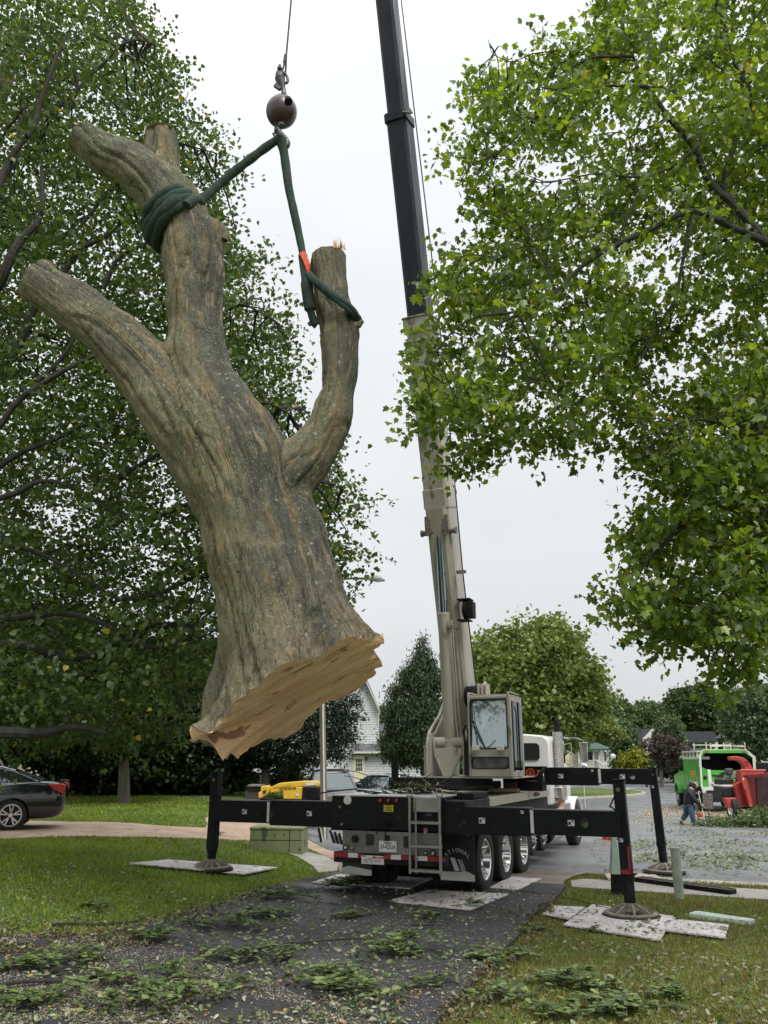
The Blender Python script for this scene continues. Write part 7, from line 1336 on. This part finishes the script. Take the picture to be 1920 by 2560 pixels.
# ---- middle and far trees --------------------------------------------------------
def mid_tree(name, label, cat, poly, Y, thick, K, per, rad, size, cols, seed, shape='quad', mat=None, trunk=None, gap=-.25, gapf=.35, D=60, group=None, limbs=14, dirb=(0, 0, -.2), tr=.28, flat=.6, yel=0., out=.5):
    R = np.random.default_rng(seed); base = gp(*trunk) if trunk else None; Yb = Y
    bx_ = at(trunk[0], trunk[1], Y).x if trunk else 0.; z0 = float(g(bx_, Y)); t = thing(name, label, cat, (bx_, Y, z0), group=group)
    Cc = crown_pts(poly, Y, thick, K, R, D, gapf, gap)
    top = Cc[:, 2].max(); low = Cc[:, 2].min(); cen = Cc.mean(0)
    mb = MB(); b0 = Vector((bx_, Y, z0-.2)); mid = Vector((bx_*.88+cen[0]*.12, Y, (z0+cen[2])/2)); tp_ = Vector((bx_*.5+cen[0]*.5, Y, top-(top-low)*.25)); pts = catmull([b0, mid, tp_], 6)
    mb.tube(pts, [tr*(1-.8*i/(len(pts)-1)) for i in range(len(pts))], 12); W_(mb, 'trunk', m_trunkb, t)
    paths = []
    for c in Cc[R.integers(0, len(Cc), limbs)]:
        h = pts[min(len(pts)-1, max(2, int(len(pts)*R.uniform(.3, .8))))]; paths.append(([h, (h+Vector(c))/2+Vector((0, 0, .05*(top-low))), Vector(c)], tr*.35, .03))
    if paths: limbs_mesh('limb', paths, t)
    P_, D_, Nn, S, C = clusters(Cc, per, rad, R, size, cols, dirbias=dirb, flat=flat, yel=yel, out=out); leaves('crown', P_, D_, Nn, S, C, mat or m_leafC, shape, t); return t
G1 = ((.07, .11, .03), (.15, .20, .05), (.26, .31, .09)); G2 = ((.05, .085, .038), (.09, .14, .06), (.15, .205, .085)); G3 = ((.028, .05, .026), (.052, .085, .04), (.09, .13, .055)); G4 = ((.012, .024, .008), (.025, .045, .013), (.045, .075, .018))  # second set: greens of far crowns lightened in place of haze
mid_tree('shade_tree', 'large light green round topped tree behind the crane cab', 'tree', [(1170, 1690), (1180, 1620), (1215, 1575), (1270, 1560), (1300, 1530), (1335, 1545), (1390, 1540), (1410, 1560), (1450, 1570), (1470, 1610), (1500, 1630), (1510, 1680), (1490, 1720), (1530, 1735), (1500, 1770), (1470, 1800), (1440, 1860), (1350, 1880), (1250, 1870), (1180, 1830), (1150, 1760)], 52, 4.5, 1900, 16, .75, .27, G1, 31, trunk=(1400, 1950), tr=.3, gap=-.3, D=70)
mid_tree('juniper_tree', 'tall dark green pointed juniper tree left of the crane', 'tree', [(1056, 1590), (1066, 1640), (1088, 1655), (1100, 1690), (1100, 1760), (1110, 1830), (1105, 1900), (1050, 1915), (995, 1912), (965, 1895), (948, 1865), (968, 1830), (972, 1790), (976, 1760), (978, 1725), (1000, 1715), (1002, 1685), (1020, 1665), (1036, 1655), (1048, 1625)], 47, 2.4, 1500, 18, .42, .2, G3, 32, 'spray', m_need, trunk=(1060, 1950), tr=.18, gap=-.6, D=50, dirb=(0, 0, .8), flat=1., out=.2)
mid_tree('spruce_tree', 'dark layered spruce tree hanging behind the sawn trunk base and lamp pole', 'tree', [(650, 1560), (760, 1650), (840, 1700), (870, 1730), (900, 1748), (870, 1770), (905, 1790), (865, 1810), (900, 1840), (850, 1870), (870, 1890), (800, 1900), (790, 1925), (700, 1920), (620, 1905), (560, 1850), (540, 1700)], 40, 3., 1900, 18, .5, .2, ((.01, .022, .012), (.018, .038, .018), (.035, .062, .022)), 33, 'spray', m_need, trunk=(660, 1990), tr=.22, gap=-.4, flat=.35, out=1.2, dirb=(0, 0, -.1))
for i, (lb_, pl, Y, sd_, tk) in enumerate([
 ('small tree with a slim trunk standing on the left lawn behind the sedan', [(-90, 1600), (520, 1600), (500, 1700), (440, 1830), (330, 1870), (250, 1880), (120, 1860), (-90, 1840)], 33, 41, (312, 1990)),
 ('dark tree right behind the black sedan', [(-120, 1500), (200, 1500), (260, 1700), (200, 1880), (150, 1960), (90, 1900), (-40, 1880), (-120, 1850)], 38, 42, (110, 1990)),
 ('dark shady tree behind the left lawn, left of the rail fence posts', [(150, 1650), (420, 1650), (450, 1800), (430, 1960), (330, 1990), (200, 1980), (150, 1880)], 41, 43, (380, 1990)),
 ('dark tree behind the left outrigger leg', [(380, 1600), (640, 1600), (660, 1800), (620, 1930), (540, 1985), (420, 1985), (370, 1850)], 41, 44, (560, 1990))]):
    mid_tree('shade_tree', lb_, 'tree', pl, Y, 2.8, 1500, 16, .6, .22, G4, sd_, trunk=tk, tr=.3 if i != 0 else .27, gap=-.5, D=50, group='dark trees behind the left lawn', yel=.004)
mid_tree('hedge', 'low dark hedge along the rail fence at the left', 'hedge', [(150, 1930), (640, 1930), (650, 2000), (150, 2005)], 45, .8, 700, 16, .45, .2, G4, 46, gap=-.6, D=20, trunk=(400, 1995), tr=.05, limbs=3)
mid_tree('shrub', 'brownish green shrub by the fence above the yellow machine', 'shrub', [(675, 1925), (720, 1905), (745, 1925), (745, 1965), (680, 1965)], 42.5, .6, 140, 14, .3, .14, ((.06, .06, .02), (.09, .09, .03), (.13, .12, .05)), 47, gap=-.6, D=20, trunk=(710, 1980), tr=.04, limbs=4)
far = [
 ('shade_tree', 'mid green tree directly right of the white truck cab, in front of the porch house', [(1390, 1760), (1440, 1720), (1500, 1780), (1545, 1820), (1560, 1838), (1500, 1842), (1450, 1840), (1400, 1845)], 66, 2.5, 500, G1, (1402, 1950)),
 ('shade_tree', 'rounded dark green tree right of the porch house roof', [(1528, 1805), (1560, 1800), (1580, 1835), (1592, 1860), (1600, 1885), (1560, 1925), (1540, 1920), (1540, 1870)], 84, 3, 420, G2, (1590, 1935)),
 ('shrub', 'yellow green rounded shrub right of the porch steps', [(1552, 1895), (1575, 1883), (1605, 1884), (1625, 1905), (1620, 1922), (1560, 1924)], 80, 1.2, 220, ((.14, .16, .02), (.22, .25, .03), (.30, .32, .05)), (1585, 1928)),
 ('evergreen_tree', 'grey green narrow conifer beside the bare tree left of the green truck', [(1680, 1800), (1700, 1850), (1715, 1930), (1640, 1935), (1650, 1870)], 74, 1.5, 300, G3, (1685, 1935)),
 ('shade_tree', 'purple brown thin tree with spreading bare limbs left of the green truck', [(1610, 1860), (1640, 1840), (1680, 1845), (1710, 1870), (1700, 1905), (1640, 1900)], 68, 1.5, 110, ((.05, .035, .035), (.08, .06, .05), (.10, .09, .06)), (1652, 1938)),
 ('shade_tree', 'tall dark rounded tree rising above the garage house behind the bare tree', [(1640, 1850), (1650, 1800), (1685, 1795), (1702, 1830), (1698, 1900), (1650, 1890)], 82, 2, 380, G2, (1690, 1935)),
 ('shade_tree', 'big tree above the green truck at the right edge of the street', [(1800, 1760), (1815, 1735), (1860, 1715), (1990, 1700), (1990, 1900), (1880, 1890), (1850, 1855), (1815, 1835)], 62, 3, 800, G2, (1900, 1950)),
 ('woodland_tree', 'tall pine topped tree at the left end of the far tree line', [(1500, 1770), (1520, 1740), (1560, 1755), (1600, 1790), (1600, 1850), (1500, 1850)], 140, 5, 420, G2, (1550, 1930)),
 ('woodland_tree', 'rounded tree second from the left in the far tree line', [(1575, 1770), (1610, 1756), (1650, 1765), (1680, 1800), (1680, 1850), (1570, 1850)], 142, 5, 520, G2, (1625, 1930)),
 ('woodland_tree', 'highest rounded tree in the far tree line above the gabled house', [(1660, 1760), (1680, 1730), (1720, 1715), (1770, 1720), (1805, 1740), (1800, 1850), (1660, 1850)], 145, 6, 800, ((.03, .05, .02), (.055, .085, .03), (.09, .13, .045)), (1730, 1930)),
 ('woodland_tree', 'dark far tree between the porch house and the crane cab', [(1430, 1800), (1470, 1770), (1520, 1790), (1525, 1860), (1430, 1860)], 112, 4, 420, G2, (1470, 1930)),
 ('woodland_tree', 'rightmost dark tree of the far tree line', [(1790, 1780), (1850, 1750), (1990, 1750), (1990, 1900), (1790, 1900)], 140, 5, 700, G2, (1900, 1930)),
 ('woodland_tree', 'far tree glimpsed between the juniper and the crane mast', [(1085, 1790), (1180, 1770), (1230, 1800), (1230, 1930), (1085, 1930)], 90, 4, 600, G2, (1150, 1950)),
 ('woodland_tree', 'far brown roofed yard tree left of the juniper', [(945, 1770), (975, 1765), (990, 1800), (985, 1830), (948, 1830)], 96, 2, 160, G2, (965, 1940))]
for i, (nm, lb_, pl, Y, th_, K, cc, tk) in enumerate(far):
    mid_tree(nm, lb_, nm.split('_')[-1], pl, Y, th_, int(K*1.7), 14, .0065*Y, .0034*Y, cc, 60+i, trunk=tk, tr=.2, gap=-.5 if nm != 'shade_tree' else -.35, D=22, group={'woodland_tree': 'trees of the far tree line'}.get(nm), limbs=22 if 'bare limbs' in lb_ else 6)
# ================================================================ litter on the ground
m_lit = M_leaf('fallen_leaves', .25, .06)
def on_ground(px, py):
    z = np.zeros(len(px)); a = atv(px, py, np.ones(len(px)))
    for _ in range(8): k = (z-H)/(a[:, 2]-H); z = g(a[:, 0]*k, k)
    return np.stack([a[:, 0]*k, k, z], -1)
def dvz(P_):
    k = inpoly(P_[:, 0], P_[:, 1], drive_poly); P_[k, 2] += .052
    k = inpoly(P_[:, 0], P_[:, 1], street_poly); P_[k, 2] += .016
    for kk, p in mats_xy.items(): k = inpoly(P_[:, 0], P_[:, 1], p); P_[k, 2] = np.maximum(P_[k, 2], lbl[kk][1]+g(P_[k, 0], P_[k, 1])+.003)
    return P_
def scatter(name, polys, n, size, cols, seed, shape='oval', tilt=.35, up=.0, cl=None, label=None, szv=.4, fn=None):
    R = np.random.default_rng(seed); A_ = []
    tot = sum(w for p, w in polys)
    for p, w in polys:
        xs = [q[0] for q in p]; ys = [q[1] for q in p]; m = int(n*w/tot); px = R.uniform(min(xs), max(xs), m*4); py = R.uniform(min(ys), max(ys), m*4); k = inpoly(px, py, p); A_.append(np.stack([px[k][:m], py[k][:m]], -1))
    A_ = np.concatenate(A_); P_ = dvz(on_ground(A_[:, 0], A_[:, 1]))
    if cl is not None: nv = np.array([noise.noise(Vector((p[0]*cl[0], p[1]*cl[0], seed))) for p in P_]); P_ = P_[nv > cl[1]]
    n = len(P_); P_[:, 2] += up*R.random(n)+.004; D = R.normal(0, 1, (n, 3)); D[:, 2] *= tilt*.6; Nn = R.normal(0, tilt, (n, 3))+np.array((0, 0, 1.)); S = size*(1-szv+2*szv*R.random(n))
    C = np.array(cols)[R.integers(0, len(cols), n)]*(.7+.6*R.random((n, 1))); o = leaves(name, P_, D, Nn, S, C, m_lit, shape); o['kind'] = 'stuff'; return o
near = [(-20, 2580), (-20, 2330), (300, 2320), (560, 2250), (860, 2180), (1180, 2200), (1400, 2260), (1330, 2330), (1200, 2460), (1120, 2580)]
lwn_r = [(1120, 2580), (1220, 2430), (1340, 2320), (1480, 2360), (1940, 2420), (1940, 2580)]; lwn_r2 = [(1330, 2330), (1420, 2230), (1940, 2280), (1940, 2430), (1480, 2390)]
lwn_l = [(-20, 2150), (320, 2170), (560, 2250), (300, 2330), (-20, 2350)]
greens = [(.06, .11, .025), (.09, .15, .035), (.14, .2, .05), (.05, .085, .03)]; pale = [(.30, .33, .18), (.33, .32, .2), (.22, .24, .11), (.4, .38, .28)]; brown = [(.28, .17, .08), (.35, .22, .11), (.2, .12, .06), (.5, .36, .1)]
scatter('leaf_litter', [(near, 10), (lwn_r, 4.5), (lwn_r2, 1.2), (lwn_l, 2.0)], 10000, .058, greens+pale, 71, 'oval', .6, .02, (1.2, -.2))
scatter('leaf_litter', [(near, 6), (lwn_r, 2.5), (lwn_r2, 1), (lwn_l, 1)], 2200, .055, brown+pale, 72, 'oval', .4, .01)
scatter('wood_flecks', [([(-20, 2580), (-20, 2330), (250, 2330), (480, 2400), (700, 2480), (900, 2580)], 10), (near, 4), (lwn_r, 1)], 26000, .012, [(.45, .40, .32), (.55, .48, .38), (.35, .29, .22), (.6, .56, .48)], 73, 'quad', .3, .004, (.9, -.3))
scatter('leaf_litter', [([(1580, 2110), (1640, 2060), (1800, 2050), (1940, 2040), (1940, 2180), (1700, 2170), (1600, 2180)], 5), ([(1460, 2100), (1940, 2110), (1940, 2200), (1500, 2190)], 1)], 3600, .09, [(.12, .17, .06), (.22, .27, .12), (.09, .12, .05), (.3, .33, .2)], 74, 'oval', .4, .02, (.8, -.15))
scatter('wood_chips', [([(1600, 2045), (1620, 2020), (1720, 2015), (1940, 2030), (1940, 2060), (1800, 2062), (1700, 2052)], 1)], 4500, .055, [(.46, .38, .24), (.52, .44, .30), (.38, .30, .18), (.55, .48, .36)], 75, 'quad', .5, .03, (.5, -.12))
scatter('wood_chips', [([(1560, 2065), (1610, 2015), (1720, 2010), (1940, 2025), (1940, 2068), (1800, 2070), (1700, 2062)], 1)], 1800, .055, [(.46, .38, .24), (.52, .44, .30), (.4, .3, .18)], 76, 'quad', .5, .01)
scatter('leaf_litter', [([(-20, 2300), (300, 2310), (560, 2238), (700, 2200), (730, 2222), (560, 2300), (300, 2385), (-20, 2400)], 3), ([(1090, 2560), (1240, 2395), (1330, 2285), (1390, 2240), (1410, 2260), (1350, 2340), (1280, 2430), (1180, 2560)], 2)], 6500, .05, [(.16, .12, .06), (.10, .12, .04), (.22, .16, .08), (.14, .18, .06), (.3, .26, .14), (.05, .04, .03)], 78, 'oval', .7, .02, (1.6, -.3))
# heap of cut brush
def brush_heap(name, label, pl, Y, th_, K, per, sz, seed, cols, cat='brush pile', shape='oval'):
    R = np.random.default_rng(seed); Cc = crown_pts(pl, Y, th_, K, R, 12, .5, -.9); c0 = Cc.mean(0); t = thing(name, label, cat, (c0[0], c0[1], float(g(c0[0], c0[1])))); Cc[:, 2] = np.maximum(Cc[:, 2], g(Cc[:, 0], Cc[:, 1])+.04)
    P_, D, Nn, S, C = clusters(Cc, per, .22, R, sz, cols, dirbias=(0, 0, .4), flat=.6, out=.4); leaves('foliage', P_, D, Nn, S, C, m_lit, shape, t)
    ps = [([Vector(c)+Vector((R.normal()*.5, R.normal()*.3, .0)), Vector(c), Vector(c)+Vector((R.normal()*.5, R.normal()*.3, .15+.2*R.random()))], .014, .005) for c in Cc[:26]]; limbs_mesh('sticks', ps, t, None, 6); return t
brush_heap('brush_pile', 'long heap of cut green branches on the street under the red chipper', [(1745, 2068), (1800, 2050), (1830, 2058), (1870, 2030), (1900, 2022), (1990, 2030), (1990, 2080), (1880, 2082), (1780, 2078)], 30.5, 1.2, 420, 16, .12, 81, ((.05, .08, .03), (.10, .15, .05), (.17, .22, .08)))
brush_heap('brush_pile', 'loose leafy branches lying on the crane deck behind the tail', [(985, 1985), (1010, 1973), (1050, 1966), (1085, 1972), (1100, 1984), (1040, 1990)], 15.3, .3, 40, 10, .07, 82, ((.08, .11, .03), (.16, .2, .07), (.3, .34, .16)))
# fallen branches: four kinds, each copied with its foliage
protos = []
for v in range(8):
    R = np.random.default_rng(90+v); t = thing('fallen_branch', 'x', 'branch', (0, 0, 0)); L_ = (.6, .45, .75, .36, .8, .5, .3, .65)[v]; main = catmull([Vector((-L_/2, 0, .03)), Vector((-L_*.1, .06*R.normal(), .09)), Vector((L_*.3, .1*R.normal(), .10)), Vector((L_/2, .12*R.normal(), .08))], 5); mb = MB(); k = len(main); mb.tube(main, [.014*(1-.7*i/(k-1)) for i in range(k)], 7); tips = []
    for q in main[2:]:
        for _ in range(int(R.integers(0, 4))): e = q+Vector((R.normal()*.10+.05, R.normal()*.11, abs(R.normal())*.06+.02)); mb.tube([q, (q+e)/2+Vector((0, 0, .02)), e], [.006, .005, .003], 5); tips.append(e)
    mb.build('twig', M('green_twig', (.13, .12, .07), (.09, .10, .05), 12, .8) if v == 0 else bpy.data.materials['green_twig'], t)
    Cc = np.array([tuple(e) for e in tips]); m = len(Cc); per = 7; i = np.repeat(np.arange(m), per); a = R.uniform(0, 2*pi, m*per); el = R.uniform(-.1, .8, m*per); D = np.stack([np.cos(a)*np.cos(el), np.sin(a)*np.cos(el), np.sin(el)*.8], -1); P_ = Cc[i]+R.normal(0, .012, (m*per, 3)); P_[:, 2] = np.maximum(P_[:, 2], .012)
    Nn = np.stack([-np.cos(a)*.5, -np.sin(a)*.5, np.ones(m*per)], -1)+R.normal(0, .25, (m*per, 3)); C = np.array([(.10, .16, .045), (.14, .20, .06), (.24, .29, .10), (.07, .11, .045)])[R.integers(0, 4, m*per)]*(.75+.5*R.random((m*per, 1))); leaves('foliage', P_, D, Nn, .105*(.4+.8*R.random(m*per)), C, m_lit, 'oval', t, fold=.25)
    protos.append(t)
spots = [(640, 2330, 1.2, 'leafy branch in the middle of the driveway below the left mat'), (700, 2300, 1.1, 'leafy branch lying towards the tail of the truck from the driveway middle'), (735, 2262, 1.2, 'upright leafy tuft of a branch by the driveway, nearest the truck'), (835, 2232, 1.3, 'bushy branch in front of the left mudflap'), (905, 2222, 1.3, 'bushy branch on the white mat at the left rear wheels'), (300, 2480, 1.2, 'dark leafy branch near the lower left corner'), (200, 2420, 1., 'small branch near the left edge of the driveway'), (430, 2520, 1.2, 'leafy branch at the bottom of the picture, left of centre'), (480, 2460, 1., 'branch above the bottom left leafy branch'), (110, 2520, 1., 'yellowish leafy branch in the lower left corner'), (560, 2400, 1., 'flat branch on the driveway left of the middle'), (380, 2370, 1., 'branch where the left lawn meets the driveway'), (240, 2280, .8, 'upright small branch at the edge of the left lawn'), (510, 2330, .9, 'branch between the left lawn edge and the driveway middle'), (830, 2480, 1.2, 'leafy branch near the bottom centre of the driveway'), (900, 2500, 1.1, 'branch just right of the bottom centre one'), (980, 2380, 1.3, 'big bushy clump on the driveway right of centre'), (1010, 2400, 1.1, 'second clump touching the big bushy clump'), (1090, 2300, .8, 'small sprig in front of the nearest white mat'), (1180, 2280, .6, 'little sprig by the right corner of the nearest mat'), (1240, 2420, .9, 'branch at the right edge of the driveway'), (1300, 2390, .9, 'branch on the right lawn just past the driveway edge'), (1270, 2500, 1., 'branch at the bottom of the driveway edge'), (1420, 2470, 1., 'leafy branch at the lower middle of the right lawn'), (1480, 2470, 1.1, 'dense leafy branch in the right lawn'), (1560, 2520, 1.1, 'branch with big leaves at the bottom of the right lawn'), (1620, 2540, 1., 'branch at the bottom right of the lawn'), (1400, 2540, .9, 'branch at the bottom edge near the driveway'), (1680, 2480, .8, 'small branch in the right lawn towards the edge'), (1350, 2330, .7, 'small branch left of the brown stained mat'), (700, 2410, .9, 'branch in the centre of the driveway'), (1060, 2480, .7, 'small branch right of the bottom centre'), (600, 2500, .8, 'branch between the two bottom left ones'), (30, 2440, 1., 'branch cut off by the left edge of the picture'), (1460, 2330, .5, 'little sprig on the large right mat'), (545, 2090, .7, 'low weedy branch by the left outrigger leg'), (900, 2300, .7, 'small branch on the driveway behind the nearest mat'), (1850, 2150, .9, 'leafy twig lying on the street at the right edge'), (1700, 2140, .8, 'leafy twig on the street right of the marker post')]
Rb = np.random.default_rng(99)
for i, (px, py, s_, lb_) in enumerate(spots):
    p = dvz(on_ground(np.array([float(px)]), np.array([float(py)])))[0]; src = protos[i % 8]
    if i < 8: o = src
    else:
        o = src.copy(); COL.objects.link(o)
        for ch in list(src.children): c = ch.copy(); COL.objects.link(c); c.parent = o
    o.location = p; o.rotation_euler = (0, 0, float(Rb.uniform(0, 6.28))); o.scale = (s_, s_*1.15, s_*.55); tag(o, lb_, 'branch', 'leafy branches scattered on the ground')
# bare sticks
for i, (pts, r_, lb_) in enumerate([([(0, 2490), (100, 2478), (230, 2470), (300, 2455)], .02, 'long grey bare stick at the left edge of the driveway'), ([(600, 2430), (680, 2385), (800, 2372), (1020, 2362)], .018, 'long thin grey branch across the middle of the driveway'), ([(690, 2430), (720, 2402), (755, 2378)], .018, 'short bent grey stick below the long thin branch'), ([(130, 2320), (280, 2316), (350, 2308)], .02, 'brown stick at the left lawn edge'), ([(610, 2412), (655, 2417)], .022, 'short dark stick on the driveway'), ([(1330, 2520), (1350, 2480), (1400, 2440)], .014, 'thin grey twig standing on the right lawn'), ([(1300, 2240), (1420, 2250), (1500, 2278), (1600, 2300)], .008, 'thin dark twig lying over the right mats'), ([(1030, 2330), (1085, 2331)], .015, 'short dark stick in front of the nearest white mat')]):
    q = [Vector(dvz(on_ground(np.array([float(a)]), np.array([float(b)])))[0])+Vector((0, 0, r_+.02)) for a, b in pts]; c = q[0].copy(); mb = MB(); cc = catmull([p-c for p in q], 5) if len(q) > 2 else [p-c for p in q]; mb.tube([p+Vector((0, 0, .02*noise.noise(p*3))) for p in cc], [r_*(1-.5*k/len(cc)) for k in range(len(cc))], 7); o = mb.build('stick', m_twig); o.location = c; tag(o, lb_, 'stick', 'bare sticks on the ground')

# every bolt, nut, lug, rib ... becomes a part of its own
def split_loose(o):
    me = o.data; n = len(me.vertices); par = list(range(n))
    def find(a):
        while par[a] != a: par[a] = par[par[a]]; a = par[a]
        return a
    for e in me.edges:
        a, b = find(e.vertices[0]), find(e.vertices[1])
        if a != b: par[a] = b
    gr = {}
    for i in range(n): gr.setdefault(find(i), []).append(i)
    if len(gr) < 2 or len(gr) > 24: return
    name = o.name.split('.')[0]; first = True
    for ids_ in gr.values():
        mp = {v: k for k, v in enumerate(ids_)}; S_ = set(ids_); m2 = bpy.data.meshes.new(name); fs = [p for p in me.polygons if p.vertices[0] in S_]
        m2.from_pydata([me.vertices[i].co for i in ids_], [], [tuple(mp[v] for v in p.vertices) for p in fs]); m2.polygons.foreach_set('use_smooth', [p.use_smooth for p in fs])
        for m in me.materials: m2.materials.append(m)
        if me.attributes.get('sharp_edge'): m2.set_sharp_from_angle(angle=radians(38))
        if first: tgt = o; first = False; keep = m2; continue
        c = o.copy(); c.data = m2; c.name = name; COL.objects.link(c)
    o.data = keep
for o in list(bpy.data.objects):
    if o.type == 'MESH' and o.name.split('.')[0] in {'lug_nut', 'hand_hole', 'cylinder_lug', 'bolt', 'pillar', 'branch_nub', 'turret_plate', 'turret_edge', 'work_lamp', 'lamp_lens', 'wiper', 'mirror', 'trim', 'stair_rail', 'axle', 'winch_frame', 'wheel_', 'tow_fitting', 'roof_rail', 'window_trim', 'door_frame'} and not o.children: split_loose(o)
